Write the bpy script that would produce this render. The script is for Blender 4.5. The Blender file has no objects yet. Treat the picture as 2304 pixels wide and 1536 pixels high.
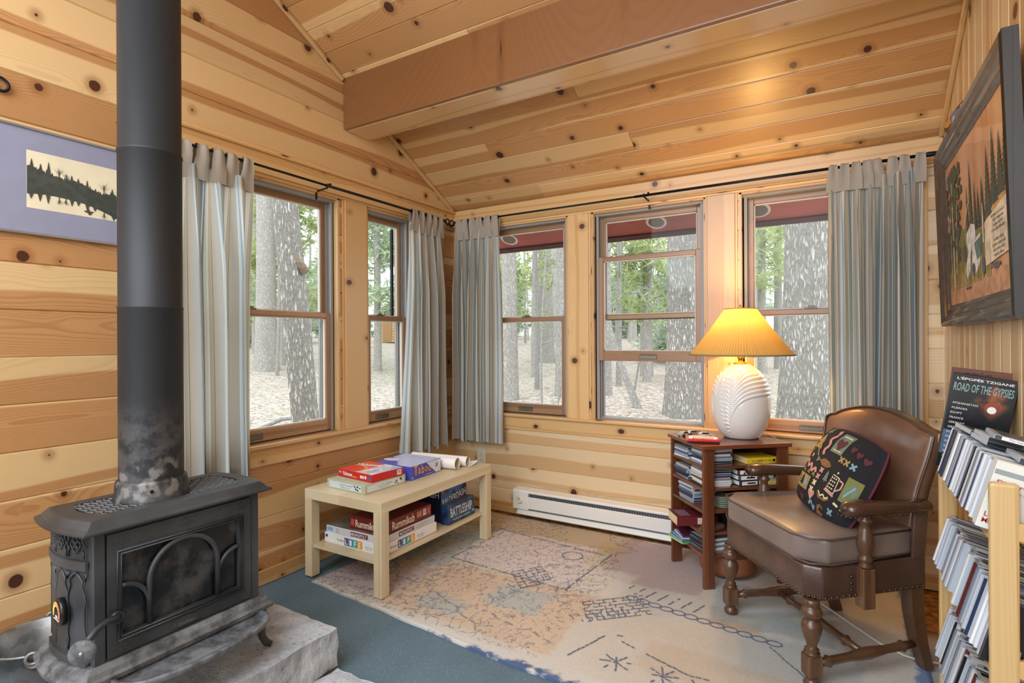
import bpy, bmesh, math, random
from mathutils import Vector, Matrix
rnd = random.Random(7)
C = bpy.context.scene.collection
R = math.radians

# ---------------------------------------------------------------- camera, sky, lights, exposure
scene = bpy.context.scene
cam_data = bpy.data.cameras.new('camera')
cam = bpy.data.objects.new('camera', cam_data)
C.objects.link(cam)
cam_data.sensor_width = 36.0
cam_data.lens = 1228.0 / 2304.0 * 36.0
cam_data.clip_start = 0.02
yaw, pitch, roll = R(-30.95), R(-0.03), R(-0.30)
fw = Vector((math.sin(yaw) * math.cos(pitch), math.cos(yaw) * math.cos(pitch), math.sin(pitch)))
rt = Vector((math.cos(yaw), -math.sin(yaw), 0))
up = rt.cross(fw)
r2 = rt * math.cos(roll) + up * math.sin(roll)
u2 = up * math.cos(roll) - rt * math.sin(roll)
cam.matrix_world = Matrix(((r2.x, u2.x, -fw.x, 0), (r2.y, u2.y, -fw.y, 0), (r2.z, u2.z, -fw.z, 1.185), (0, 0, 0, 1)))
scene.camera = cam

world = bpy.data.worlds.new('overcast_sky')
scene.world = world
world.use_nodes = True
wn = world.node_tree.nodes
wn['Background'].inputs[0].default_value = (0.90, 0.95, 1.0, 1)
wn['Background'].inputs[1].default_value = 2.4

def area_light(name, loc, target, sx, sy, power, col=(1, 1, 1)):
    d = bpy.data.lights.new(name, 'AREA')
    d.shape = 'RECTANGLE'; d.size = sx; d.size_y = sy; d.energy = power; d.color = col
    o = bpy.data.objects.new(name, d); C.objects.link(o)
    o.location = loc
    o.rotation_euler = (Vector(target) - Vector(loc)).to_track_quat('-Z', 'Y').to_euler()
    return o
# added fill lights, unseen behind the camera: daylight at the rear opening, one overhead
area_light('rear_daylight_fill', (-0.85, -2.45, 1.35), (-0.95, 3.0, 1.3), 2.3, 1.7, 34, (0.84, 0.93, 1.0))
area_light('overhead_fill_light', (-1.0, -0.70, 2.46), (-1.06, 0.6, 0.4), 2.3, 1.9, 88, (0.88, 0.94, 1.0))

scene.view_settings.view_transform = 'Standard'
scene.view_settings.look = 'None'
scene.view_settings.gamma = 1.0
scene.view_settings.use_curve_mapping = False
scene.view_settings.exposure = 0.26
cy = scene.cycles
cy.max_bounces = 8; cy.diffuse_bounces = 4; cy.glossy_bounces = 3
cy.transmission_bounces = 6; cy.transparent_max_bounces = 16
cy.caustics_reflective = False; cy.caustics_refractive = False
cy.sample_clamp_indirect = 6.0

# ---------------------------------------------------------------- mesh helpers
class MB:
    def __init__(self):
        self.bm = bmesh.new()
        self.uv = self.bm.loops.layers.uv.new('UVMap')
    def face(self, pts, mi=0, uvs=None, smooth=False):
        vs = [self.bm.verts.new(p) for p in pts]
        try:
            f = self.bm.faces.new(vs)
        except ValueError:
            return None
        f.material_index = mi; f.smooth = smooth
        if uvs:
            for l, q in zip(f.loops, uvs): l[self.uv].uv = q
        return f
    def hexa(self, p, mi=0):
        # p: 8 corners (bottom 4 ccw, top 4 ccw)
        v = [self.bm.verts.new(q) for q in p]
        out = []
        for k, idx in enumerate(((3, 2, 1, 0), (4, 5, 6, 7), (0, 1, 5, 4), (1, 2, 6, 5), (2, 3, 7, 6), (3, 0, 4, 7))):
            f = self.bm.faces.new([v[i] for i in idx]); f.material_index = mi[k] if isinstance(mi, (tuple, list)) else mi
            out.append(f)
        # uv: metres along the longest edge, metres across it
        for f in out:
            a = (f.loops[1].vert.co - f.loops[0].vert.co); b = (f.loops[2].vert.co - f.loops[1].vert.co)
            la, lb = a.length, b.length
            q = [(0, 0), (la, 0), (la, lb), (0, lb)] if la >= lb else [(0, 0), (0, la), (lb, la), (lb, 0)]
            for l, t in zip(f.loops, q): l[self.uv].uv = t
        return out
    def box(self, x0, x1, y0, y1, z0, z1, mi=0):
        return self.hexa([(x0, y0, z0), (x1, y0, z0), (x1, y1, z0), (x0, y1, z0), (x0, y0, z1), (x1, y0, z1), (x1, y1, z1), (x0, y1, z1)], mi)
    def obox(self, c, ax, ay, az, hx, hy, hz, mi=0):
        c = Vector(c); ax = Vector(ax).normalized() * hx; ay = Vector(ay).normalized() * hy; az = Vector(az).normalized() * hz
        return self.hexa([c - ax - ay - az, c + ax - ay - az, c + ax + ay - az, c - ax + ay - az,
                          c - ax - ay + az, c + ax - ay + az, c + ax + ay + az, c - ax + ay + az], mi)
    def ring(self, c, n, r, seg, ref=None, rx=1.0, ry=1.0):
        n = Vector(n).normalized()
        a = Vector(ref) if ref is not None else (Vector((0, 0, 1)) if abs(n.z) < .9 else Vector((1, 0, 0)))
        a = (a - n * a.dot(n)).normalized(); b = n.cross(a)
        return [self.bm.verts.new(Vector(c) + a * (math.cos(2 * math.pi * i / seg) * r * rx) + b * (math.sin(2 * math.pi * i / seg) * r * ry)) for i in range(seg)]
    def bridge(self, r0, r1, mi=0, smooth=True, v0=0, v1=1):
        n = len(r0)
        for i in range(n):
            j = (i + 1) % n
            try:
                f = self.bm.faces.new((r0[i], r0[j], r1[j], r1[i]))
            except ValueError:
                continue
            f.material_index = mi; f.smooth = smooth
            for l, q in zip(f.loops, ((i / n, v0), ((i + 1) / n, v0), ((i + 1) / n, v1), (i / n, v1))): l[self.uv].uv = q
    def cap(self, r, mi=0, flip=False):
        try:
            f = self.bm.faces.new(list(reversed(r)) if flip else r); f.material_index = mi
        except ValueError:
            pass
    def tube(self, pts, rad, seg=8, mi=0, closed=False, cap=True, ref=None, rx=1.0, ry=1.0):
        pts = [Vector(p) for p in pts]; rings = []
        n = len(pts)
        for i, p in enumerate(pts):
            if closed: d = pts[(i + 1) % n] - pts[(i - 1) % n]
            else: d = pts[min(i + 1, n - 1)] - pts[max(i - 1, 0)]
            r = rad[i] if isinstance(rad, (list, tuple)) else rad
            if ref is None:
                if i == 0:
                    dn = d.normalized(); t = Vector((0, 0, 1)) if abs(dn.z) < .9 else Vector((1, 0, 0))
                    cur = (t - dn * t.dot(dn)).normalized()
                else:
                    dn = d.normalized(); cur = (cur - dn * cur.dot(dn)).normalized()
                rr = cur
            else: rr = ref
            rings.append(self.ring(p, d, r, seg, rr, rx, ry))
        L = 0
        for i in range(n - 1):
            l2 = L + (pts[i + 1] - pts[i]).length
            self.bridge(rings[i], rings[i + 1], mi, True, L, l2); L = l2
        if closed: self.bridge(rings[-1], rings[0], mi)
        elif cap: self.cap(rings[0], mi, True); self.cap(rings[-1], mi)
        return rings
    def lathe(self, prof, c=(0, 0, 0), seg=24, mi=0, axis=(0, 0, 1), cap=True, rx=1.0, ry=1.0, ref=None):
        # prof: list of (radius, height along axis)
        a = Vector(axis).normalized(); rings = []
        for r, h in prof: rings.append(self.ring(Vector(c) + a * h, a, max(r, 1e-4), seg, ref, rx, ry))
        L = 0
        for i in range(len(rings) - 1):
            dl = math.hypot(prof[i + 1][0] - prof[i][0], prof[i + 1][1] - prof[i][1])
            self.bridge(rings[i], rings[i + 1], mi, True, L, L + dl); L += dl
        if cap: self.cap(rings[0], mi, True); self.cap(rings[-1], mi)
        return rings
    def grid(self, fn, nu, nv, mi=0, uvf=None, smooth=True):
        g = [[self.bm.verts.new(fn(i / nu, j / nv)) for j in range(nv + 1)] for i in range(nu + 1)]
        for i in range(nu):
            for j in range(nv):
                f = self.bm.faces.new((g[i][j], g[i + 1][j], g[i + 1][j + 1], g[i][j + 1])); f.smooth = smooth; f.material_index = mi
                for l, (a, b) in zip(f.loops, ((i, j), (i + 1, j), (i + 1, j + 1), (i, j + 1))):
                    l[self.uv].uv = uvf(a / nu, b / nv) if uvf else (a / nu, b / nv)
        return g
    def prism(self, poly, origin, ax, ay, az, depth, mi=0, smooth=False):
        # poly in (ax, ay) plane, extruded along az
        o = Vector(origin); ax = Vector(ax); ay = Vector(ay); az = Vector(az)
        a = [self.bm.verts.new(o + ax * p[0] + ay * p[1]) for p in poly]
        b = [self.bm.verts.new(o + ax * p[0] + ay * p[1] + az * depth) for p in poly]
        n = len(poly); L = 0
        for i in range(n):
            j = (i + 1) % n
            f = self.bm.faces.new((a[i], a[j], b[j], b[i])); f.material_index = mi; f.smooth = smooth
            l2 = L + (a[j].co - a[i].co).length
            for l, q in zip(f.loops, ((0, L), (0, l2), (depth, l2), (depth, L))): l[self.uv].uv = q
            L = l2
        for vs in (list(reversed(a)), b):
            f = self.bm.faces.new(vs); f.material_index = mi
            for l in f.loops:
                d = l.vert.co - o; l[self.uv].uv = (d.dot(ax), d.dot(ay))
    def bevel(self, w, seg=1, angle=30):
        self.bm.normal_update()
        es = [e for e in self.bm.edges if len(e.link_faces) == 2 and e.calc_face_angle(0) > R(angle)]
        if es: bmesh.ops.bevel(self.bm, geom=es, offset=w, segments=seg, affect='EDGES', profile=.5, clamp_overlap=True)
        return self
    def xform(self, m):
        bmesh.ops.transform(self.bm, matrix=m, verts=self.bm.verts); return self
    def build(self, name, mats, parent=None, normals=True):
        if normals: bmesh.ops.recalc_face_normals(self.bm, faces=self.bm.faces)
        me = bpy.data.meshes.new(name); self.bm.to_mesh(me); self.bm.free()
        for m in (mats if isinstance(mats, (list, tuple)) else [mats]): me.materials.append(m)
        o = bpy.data.objects.new(name, me); C.objects.link(o)
        if parent: o.parent = parent
        return o

def thing(name, label, cat, loc=(0, 0, 0), rz=0, group=None, rot=None):
    o = bpy.data.objects.new(name, None); C.objects.link(o)
    o.location = loc; o.rotation_euler = rot if rot is not None else (0, 0, rz); o.empty_display_size = .05
    o['label'] = label; o['category'] = cat
    if group: o['group'] = group
    return o
def tag(o, label, cat, group=None, kind=None):
    o['label'] = label; o['category'] = cat
    if group: o['group'] = group
    if kind: o['kind'] = kind
    return o
def struct(o, label=None, cat=None):
    o['kind'] = 'structure'
    if label: o['label'] = label
    if cat: o['category'] = cat
    return o
def copy_tree(o, parent=None):
    c = o.copy(); C.objects.link(c)
    if parent: c.parent = parent
    for ch in o.children: copy_tree(ch, c)
    return c

def text(s, mat, parent, center, xdir, ydir, height, width=None, depth=.0004, name='lettering', bold=False, shear=0):
    """Raised lettering as a mesh, fitted to a height (and width), centred at a point of its parent."""
    cu = bpy.data.curves.new('lettering', 'FONT'); cu.body = s; cu.size = 1.0; cu.extrude = 0; cu.resolution_u = 2
    cu.shear = shear
    if bold: cu.offset = .018
    t = bpy.data.objects.new('lettering', cu); C.objects.link(t)
    bpy.context.view_layer.update()
    me = bpy.data.meshes.new_from_object(t.evaluated_get(bpy.context.evaluated_depsgraph_get()))
    bpy.data.objects.remove(t); bpy.data.curves.remove(cu)
    if not me.vertices: return None
    xs = [v.co.x for v in me.vertices]; ys = [v.co.y for v in me.vertices]
    cx, cyy = (min(xs) + max(xs)) / 2, (min(ys) + max(ys)) / 2
    sy = height / (max(ys) - min(ys)); sx = width / (max(xs) - min(xs)) if width else sy
    X = Vector(xdir).normalized(); Y = Vector(ydir).normalized(); Z = X.cross(Y)
    c = Vector(center)
    for v in me.vertices: v.co = c + X * ((v.co.x - cx) * sx) + Y * ((v.co.y - cyy) * sy) + Z * depth
    me.materials.clear(); me.materials.append(mat)
    o = bpy.data.objects.new(name, me); C.objects.link(o); o.parent = parent
    return o

def scribble(mat, parent, center, xdir, ydir, height, width, depth=.0004):
    """Small print too fine to read: a row of pen strokes grouped into words."""
    rg = random.Random(int(width * 1e5) + int(abs(center[1]) * 1e4) + int(abs(center[2]) * 1e4)); mb = MB()
    X = Vector(xdir).normalized(); Y = Vector(ydir).normalized(); Z = X.cross(Y); c = Vector(center) + Z * depth; x = -width / 2; k_ = 0
    while x < width / 2:
        if k_ and rg.random() < .18: x += height * .5; k_ = 0; continue
        k_ += 1; h = height * rg.choice((.62, .62, 1.)) ; w = height * rg.uniform(.30, .55); t = height * .11
        for (a, b, u, v) in ((x, x + t * 1.3, 0, h), (x, x + w, h * rg.choice((.4, .5, .85)), h * .0 + t), (x + w - t, x + w, 0, h * rg.uniform(.4, 1.)))[:rg.choice((2, 3, 3))]:
            if v == t: u, v = u - t / 2, u + t / 2
            mb.face([c + X * a + Y * (u - height / 2), c + X * b + Y * (u - height / 2), c + X * b + Y * (v - height / 2), c + X * a + Y * (v - height / 2)])
        x += w + height * .14
    return mb.build('lettering', mat, parent, normals=False)

# ---------------------------------------------------------------- material helpers
def srgb(r, g=None, b=None):
    if g is None: r, g, b = r
    f = lambda c: (c / 255 / 12.92) if c / 255 <= .04045 else ((c / 255 + .055) / 1.055) ** 2.4
    return (f(r), f(g), f(b), 1)
class NT:
    def __init__(self, name):
        self.m = bpy.data.materials.new(name); self.m.use_nodes = True
        self.t = self.m.node_tree; self.n = self.t.nodes; self.bsdf = self.n['Principled BSDF']; self.out = self.n['Material Output']
    def node(self, typ, **kw):
        x = self.n.new(typ)
        for k, v in kw.items(): setattr(x, k, v)
        return x
    def put(self, sock, v):
        if v is None: return
        if isinstance(v, bpy.types.NodeSocket): self.t.links.new(v, sock)
        elif isinstance(v, (tuple, list)):
            if len(v) == 3 and sock.type == 'RGBA': v = (*v, 1)
            sock.default_value = v
        else: sock.default_value = v
    def math(self, op, a, b=None, c=None, clamp=False):
        x = self.node('ShaderNodeMath', operation=op, use_clamp=clamp)
        for i, v in enumerate((a, b, c)): self.put(x.inputs[i], v)
        return x.outputs[0]
    def xyz(self, x=0., y=0., z=0.):
        k = self.node('ShaderNodeCombineXYZ')
        for i, v in enumerate((x, y, z)): self.put(k.inputs[i], v)
        return k.outputs[0]
    def sep(self, v):
        k = self.node('ShaderNodeSeparateXYZ'); self.put(k.inputs[0], v); return k.outputs
    def coord(self, which='Object'):
        return self.node('ShaderNodeTexCoord').outputs[which]
    def noise(self, vec, scale=1., detail=2., rough=.5, out=0):
        k = self.node('ShaderNodeTexNoise'); self.put(k.inputs['Vector'], vec); k.inputs['Scale'].default_value = scale
        k.inputs['Detail'].default_value = detail; k.inputs['Roughness'].default_value = rough
        return k.outputs[out]
    def white(self, w):
        k = self.node('ShaderNodeTexWhiteNoise', noise_dimensions='1D'); self.put(k.inputs['W'], w); return k.outputs
    def voronoi(self, vec, scale=1., feature='F1', dims='3D', rand=1.):
        k = self.node('ShaderNodeTexVoronoi', feature=feature, voronoi_dimensions=dims)
        self.put(k.inputs['Vector'], vec); k.inputs['Scale'].default_value = scale; k.inputs['Randomness'].default_value = rand
        return k.outputs
    def vscale(self, v, s):
        k = self.node('ShaderNodeVectorMath', operation='MULTIPLY'); self.put(k.inputs[0], v); self.put(k.inputs[1], s); return k.outputs[0]
    def step(self, v, a, b, lo=0., hi=1.):
        k = self.node('ShaderNodeMapRange', interpolation_type='SMOOTHSTEP')
        for i, q in enumerate((v, a, b, lo, hi)): self.put(k.inputs[i], q)
        return k.outputs[0]
    def mix(self, f, a, b, mode='MIX'):
        k = self.node('ShaderNodeMix', data_type='RGBA', blend_type=mode)
        self.put(k.inputs[0], f); self.put(k.inputs[6], a); self.put(k.inputs[7], b); return k.outputs[2]
    def ramp(self, f, stops, const=False):
        k = self.node('ShaderNodeValToRGB'); self.put(k.inputs[0], f); e = k.color_ramp.elements
        if const: k.color_ramp.interpolation = 'CONSTANT'
        while len(e) < len(stops): e.new(.5)
        for q, (p, c) in zip(e, stops): q.position = p; q.color = c
        return k.outputs[0]
    def bump(self, h, strength=.3, dist=.01):
        k = self.node('ShaderNodeBump'); self.put(k.inputs['Height'], h); k.inputs['Strength'].default_value = strength; k.inputs['Distance'].default_value = dist
        self.t.links.new(k.outputs[0], self.bsdf.inputs['Normal'])
    def set(self, color=None, rough=None, metal=None, coat=None, spec=None, **kw):
        b = self.bsdf.inputs
        for k, v in (('Base Color', color), ('Roughness', rough), ('Metallic', metal), ('Coat Weight', coat), ('Specular IOR Level', spec)): self.put(b[k], v)
        for k, v in kw.items(): self.put(b[k.replace('_', ' ')], v)
        return self.m

_plain = {}
def plain(name, col, rough=.5, metal=0., var=.0, scale=20., bump=0., coat=0., spec=None, bscale=None):
    """A procedural surface: one colour with faint noise variation and optional fine bump."""
    if name in _plain: return _plain[name]
    k = NT(name); c = srgb(col); co = k.coord('Object')
    if var or bump:
        n = k.noise(co, scale, 4.)
        if var:
            dk = tuple(max(0, q * (1 - var)) for q in c[:3]) + (1,); lt = tuple(min(1, q * (1 + var)) for q in c[:3]) + (1,)
            k.set(k.mix(k.step(n, .3, .7), dk, lt))
        else: k.set(c)
        if bump: k.bump(k.noise(co, bscale or scale * 3, 3.), bump, .004)
    else: k.set(c)
    k.set(None, rough, metal, coat, spec)
    _plain[name] = k.m
    return k.m

def pine(name, sap, heart, dark, width=.163, ratio=.55, knots=True, rough=.34, coat=.25, grain=.5, knotcol=(86, 46, 28)):
    """Knotty pine: UV u = metres along the board, v = board number + place across it. Every board number gets its own cut."""
    k = NT(name)
    u, v, _ = k.sep(k.node('ShaderNodeUVMap').outputs[0])
    bi = k.math('FLOOR', v); f = k.math('FRACT', v)
    w = k.white(bi); rc = k.sep(w[1]); r1, r2, r3 = rc[0], rc[1], rc[2]
    U = k.math('MULTIPLY_ADD', r1, 61., u)
    vm = k.math('MULTIPLY', f, width)
    low = k.math('SUBTRACT', k.noise(k.xyz(k.math('MULTIPLY', U, .75), k.math('MULTIPLY', bi, 3.7), k.math('MULTIPLY', f, .5)), 1., 1.5), .5)
    # knots
    kd = 1.0; col = None
    if knots:
        s = 3.5
        vec = k.xyz(k.math('MULTIPLY', U, s), k.math('MULTIPLY_ADD', bi, 9., k.math('MULTIPLY_ADD', vm, s, .25)), 0.)
        vo = k.voronoi(vec, 1., 'F1', '2D')
        wob = k.math('MULTIPLY', k.math('SUBTRACT', k.noise(k.xyz(U, vm, bi), 45., 2.), .5), .007)
        d = k.math('ADD', k.math('DIVIDE', vo[0], s), wob)
        kr = k.sep(vo[1])
        rad = k.math('MULTIPLY', k.math('POWER', kr[0], 1.6), .025)
        rad = k.math('MAXIMUM', rad, .0035)
        on = k.math('GREATER_THAN', kr[1], .3)
        dist = k.math('SUBTRACT', d, rad)
        kmask = k.math('MULTIPLY', k.step(dist, .0022, -.0022), on)
        halo = k.math('MULTIPLY', k.math('MULTIPLY', k.step(dist, .03, .0), on), .55)
        swirl = k.math('MULTIPLY', k.math('MULTIPLY', k.math('EXPONENT', k.math('MULTIPLY', k.math('DIVIDE', d, .045), -1.)), on), .022)
    # heartwood band
    c0 = k.math('MULTIPLY_ADD', r2, 1.1, -.05)
    hw = k.math('MULTIPLY_ADD', r3, .75, ratio - .45)
    dd = k.math('SUBTRACT', k.math('ABSOLUTE', k.math('SUBTRACT', k.math('MULTIPLY_ADD', low, .75, f), c0)), hw)
    band = k.step(dd, .035, -.035)
    # growth rings
    off = k.math('MULTIPLY', k.math('SUBTRACT', k.math('MULTIPLY_ADD', low, 1.3, f), k.math('MULTIPLY_ADD', r3, 1.2, -.1)), width)
    dep = k.math('MULTIPLY', k.noise(k.xyz(k.math('MULTIPLY', U, .55), k.math('MULTIPLY', bi, 7.1), 0.), 1., 1.), .11)
    rr = k.math('SQRT', k.math('ADD', k.math('MULTIPLY', off, off), k.math('MULTIPLY', dep, dep)))
    if knots: rr = k.math('ADD', rr, swirl)
    rr = k.math('ADD', rr, k.math('MULTIPLY', k.noise(k.xyz(k.math('MULTIPLY', U, 2.), k.math('MULTIPLY', vm, 18.), bi), 1., 2.), .004))
    g = k.math('FRACT', k.math('MULTIPLY', rr, 170.))
    ring = k.math('MULTIPLY', k.step(g, .35, .95), k.step(g, 1., .93))
    fib = k.noise(k.xyz(k.math('MULTIPLY', U, 5.), k.math('MULTIPLY', vm, 420.), bi), 1., 3.)
    col = k.mix(band, srgb(sap), srgb(heart))
    tone = k.math('MULTIPLY_ADD', r1, .22, .89)
    col = k.mix(1., col, k.node('ShaderNodeCombineColor').outputs[0] if False else k.xyz(tone, tone, tone), 'MULTIPLY')
    gm = k.math('MULTIPLY', k.math('MULTIPLY_ADD', ring, .75, k.math('MULTIPLY', k.step(fib, .5, .75), .25)), k.math('MULTIPLY_ADD', band, .6, .4))
    col = k.mix(k.math('MULTIPLY', gm, grain), col, srgb(dark))
    if knots:
        col = k.mix(halo, col, srgb(dark))
        kring = k.step(k.math('FRACT', k.math('MULTIPLY', d, 260.)), .1, .9)
        kc = k.mix(kring, srgb(tuple(q * .62 for q in knotcol)), srgb(knotcol))
        col = k.mix(kmask, col, kc)
    k.set(col, rough, 0., coat)
    k.bsdf.inputs['Coat Roughness'].default_value = .28
    k.bump(k.math('SUBTRACT', fib, k.math('MULTIPLY', ring, .5)), .06, .002)
    return k.m

M = {}
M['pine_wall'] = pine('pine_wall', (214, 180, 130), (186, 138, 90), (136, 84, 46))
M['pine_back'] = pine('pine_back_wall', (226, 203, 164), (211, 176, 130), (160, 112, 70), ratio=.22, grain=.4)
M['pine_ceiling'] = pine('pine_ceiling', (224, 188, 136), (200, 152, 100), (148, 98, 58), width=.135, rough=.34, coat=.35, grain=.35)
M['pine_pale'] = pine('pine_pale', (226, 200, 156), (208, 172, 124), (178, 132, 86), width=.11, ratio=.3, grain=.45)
M['pine_trim'] = pine('pine_trim', (216, 178, 124), (204, 160, 104), (172, 120, 70), width=.14, ratio=.35, grain=.35, rough=.3)
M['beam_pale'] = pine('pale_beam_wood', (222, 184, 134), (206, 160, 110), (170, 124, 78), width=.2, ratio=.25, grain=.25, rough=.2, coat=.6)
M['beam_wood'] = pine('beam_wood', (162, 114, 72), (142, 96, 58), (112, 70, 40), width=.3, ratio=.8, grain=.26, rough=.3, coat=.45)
M['sash_wood'] = pine('sash_wood', (168, 132, 98), (148, 112, 80), (116, 82, 54), width=.06, knots=False, grain=.4)
M['vinyl'] = plain('grey_vinyl', (150, 150, 150), .45)
M['white_vinyl'] = plain('white_vinyl', (222, 222, 220), .4)
M['sheath'] = plain('wall_sheathing', (150, 120, 90), .8, var=.1)
M['dark_metal'] = plain('black_iron', (34, 33, 33), .45, .6, var=.1, scale=40)
M['lock_metal'] = plain('sash_lock_metal', (120, 116, 106), .4, .7)
M['pale_edge'] = plain('glazing_bead', (206, 200, 192), .5)

def glass_mat(name, tint=(1, 1, 1), refl=.1, rough=.0):
    """Thin clear pane: transparent with a Schlick reflection."""
    k = NT(name); t = k.node('ShaderNodeBsdfTransparent'); t.inputs[0].default_value = (*tint, 1)
    gl = k.node('ShaderNodeBsdfGlossy'); gl.inputs['Roughness'].default_value = rough; gl.inputs['Color'].default_value = (1, 1, 1, 1)
    ge = k.node('ShaderNodeNewGeometry'); dt = k.node('ShaderNodeVectorMath', operation='DOT_PRODUCT')
    k.t.links.new(ge.outputs['Normal'], dt.inputs[0]); k.t.links.new(ge.outputs['Incoming'], dt.inputs[1])
    om = k.math('SUBTRACT', 1., k.math('ABSOLUTE', dt.outputs['Value']))
    fac = k.math('MULTIPLY', k.math('MULTIPLY_ADD', k.math('POWER', om, 5.), .96, .04), refl)
    mx = k.node('ShaderNodeMixShader'); k.t.links.new(fac, mx.inputs[0])
    k.t.links.new(t.outputs[0], mx.inputs[1]); k.t.links.new(gl.outputs[0], mx.inputs[2]); k.t.links.new(mx.outputs[0], k.out.inputs[0])
    return k.m
M['glass'] = glass_mat('window_glass', (.97, .985, .98))
# ---------------------------------------------------------------- the room shell
XL, XR, YB, YF = -2.425, 0.42, 3.225, -2.6
ZS, ZT = 0.690, 1.998            # window openings: sill top and head
HD = 2.130                       # top of the header boards
def ceil_z(y): return 2.134 + .53 * (YB - y)
RIDGE_Y = 0.2

class Frame:
    def __init__(s, o, u, v, n): s.o, s.u, s.v, s.n = map(Vector, (o, u, v, n))
    def p(s, u, v, n=0): return s.o + s.u * u + s.v * v + s.n * n
    def box(s, mb, u0, u1, v0, v1, n0, n1, mi=0):
        return mb.hexa([s.p(u0, v0, n0), s.p(u1, v0, n0), s.p(u1, v0, n1), s.p(u0, v0, n1), s.p(u0, v1, n0), s.p(u1, v1, n0), s.p(u1, v1, n1), s.p(u0, v1, n1)], mi)
_bi = [3]
def board_piece(mb, fr, u0, u1, v0, v1, mi=0, c=.004, d=.005, n=0.0):
    """One tongue and groove board with eased edges, face at height n."""
    _bi[0] += 1; k = _bi[0]
    prof = [(v0, n - d, .02), (v0 + c, n, .02 + .04), (v1 - c, n, .94), (v1, n - d, .98)]
    for a, b in zip(prof, prof[1:]):
        mb.face([fr.p(u0, a[0], a[1]), fr.p(u1, a[0], a[1]), fr.p(u1, b[0], b[1]), fr.p(u0, b[0], b[1])], mi,
                [(u0, k + a[2]), (u1, k + a[2]), (u1, k + b[2]), (u0, k + b[2])])
def plank(mb, fr, u0, u1, v0, v1, n0, n1, mi=0, along='u', c=.004):
    """A solid eased board; grain along u or v."""
    _bi[0] += 1; k = _bi[0]
    q = MB(); fr.box(q, u0, u1, v0, v1, n0, n1)
    if c: q.bevel(c, 2)
    bm = q.bm; uvl = q.uv
    for f in bm.faces:
        f.material_index = mi
        for l in f.loops:
            r = l.vert.co - fr.o; a, b, e = r.dot(fr.u), r.dot(fr.v), r.dot(fr.n)
            if along == 'u': t, s = a, ((b - v0) / (v1 - v0) * .9 + (e - n0) * .3)
            else: t, s = b, ((a - u0) / (u1 - u0) * .9 + (e - n0) * .3)
            l[uvl].uv = (t, k + .03 + min(.94, max(0, s)))
    me = bpy.data.meshes.new('tmp'); bm.to_mesh(me); bm.free(); mb.bm.from_mesh(me); bpy.data.meshes.remove(me)

def board_wall(name, fr, ulen, vlen, pitch, openings, mat, phase=0., splits=True, clip=None, seed=1, thick=.13, vsolid=None):
    rg = random.Random(seed); mb = MB()
    v = phase - pitch * math.ceil(phase / pitch) if phase > 0 else phase
    i = 0
    while v < vlen:
        v0, v1 = max(v, 0.), min(v + pitch, vlen)
        if v1 - v0 > .004:
            cuts = [0., ulen]
            spans = [(0., ulen)]
            for (ou0, ou1, ov0, ov1) in openings:
                if ov0 < v1 - .002 and ov1 > v0 + .002:
                    ns = []
                    for a, b in spans:
                        if ou1 <= a or ou0 >= b: ns.append((a, b)); continue
                        if ou0 > a: ns.append((a, ou0))
                        if ou1 < b: ns.append((ou1, b))
                    spans = ns
            for a, b in spans:
                if splits and b - a > 1.6 and rg.random() < .55:
                    m_ = a + (b - a) * rg.uniform(.25, .75)
                    board_piece(mb, fr, a, m_ - .0006, v0, v1); board_piece(mb, fr, m_ + .0006, b, v0, v1)
                else: board_piece(mb, fr, a, b, v0, v1)
        v += pitch; i += 1
    # solid wall behind the boards, cut round the openings
    us = sorted({0., ulen, *[o[0] for o in openings], *[o[1] for o in openings]})
    for a, b in zip(us, us[1:]):
        hit = sorted([(o[2], o[3]) for o in openings if o[0] < (a + b) / 2 < o[1]])
        z = 0.
        for o0, o1 in hit:
            fr.box(mb, a, b, z, o0, -thick, -.006, 1); z = o1
        fr.box(mb, a, b, z, vlen, -thick, -.006, 1)
    if clip:
        for co, no in clip:
            bmesh.ops.bisect_plane(mb.bm, geom=mb.bm.verts[:] + mb.bm.edges[:] + mb.bm.faces[:], plane_co=co, plane_no=no, clear_outer=True)
    o = mb.build(name, [mat, M['sheath']], normals=False)
    return struct(o)

slope = math.atan(.53)
rn = Vector((0, math.sin(slope), math.cos(slope)))       # roof plane normal, pointing up and to the back
clipL = [(Vector((0, YB, 2.19)), rn), (Vector((0, RIDGE_Y - (YB - RIDGE_Y), 2.19)), Vector((0, -rn.y, rn.z)))]
# openings in wall coordinates
L1, L2 = (1.215, 2.150), (2.352, 2.775)
B1, B2, B3 = (-2.19, -1.505), (-1.345, -.645), (-.472, .215)
fl = Frame((XL, YF, 0), (0, 1, 0), (0, 0, 1), (1, 0, 0))
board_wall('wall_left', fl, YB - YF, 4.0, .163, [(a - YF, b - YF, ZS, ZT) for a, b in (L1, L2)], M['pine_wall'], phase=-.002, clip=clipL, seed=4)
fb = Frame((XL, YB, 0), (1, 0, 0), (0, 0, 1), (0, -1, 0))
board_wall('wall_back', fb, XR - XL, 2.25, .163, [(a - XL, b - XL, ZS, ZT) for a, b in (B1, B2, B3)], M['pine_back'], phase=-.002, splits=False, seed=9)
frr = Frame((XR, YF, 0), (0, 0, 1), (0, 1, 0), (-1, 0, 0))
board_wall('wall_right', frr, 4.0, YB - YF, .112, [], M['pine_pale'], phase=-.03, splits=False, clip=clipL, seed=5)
# wall behind the camera with its wide window opening
ff = Frame((XL, YF, 0), (1, 0, 0), (0, 0, 1), (0, 1, 0))
board_wall('wall_front', ff, XR - XL, 2.25, .163, [(.3, 2.55, .35, 2.1)], M['pine_wall'], seed=6)

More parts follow.
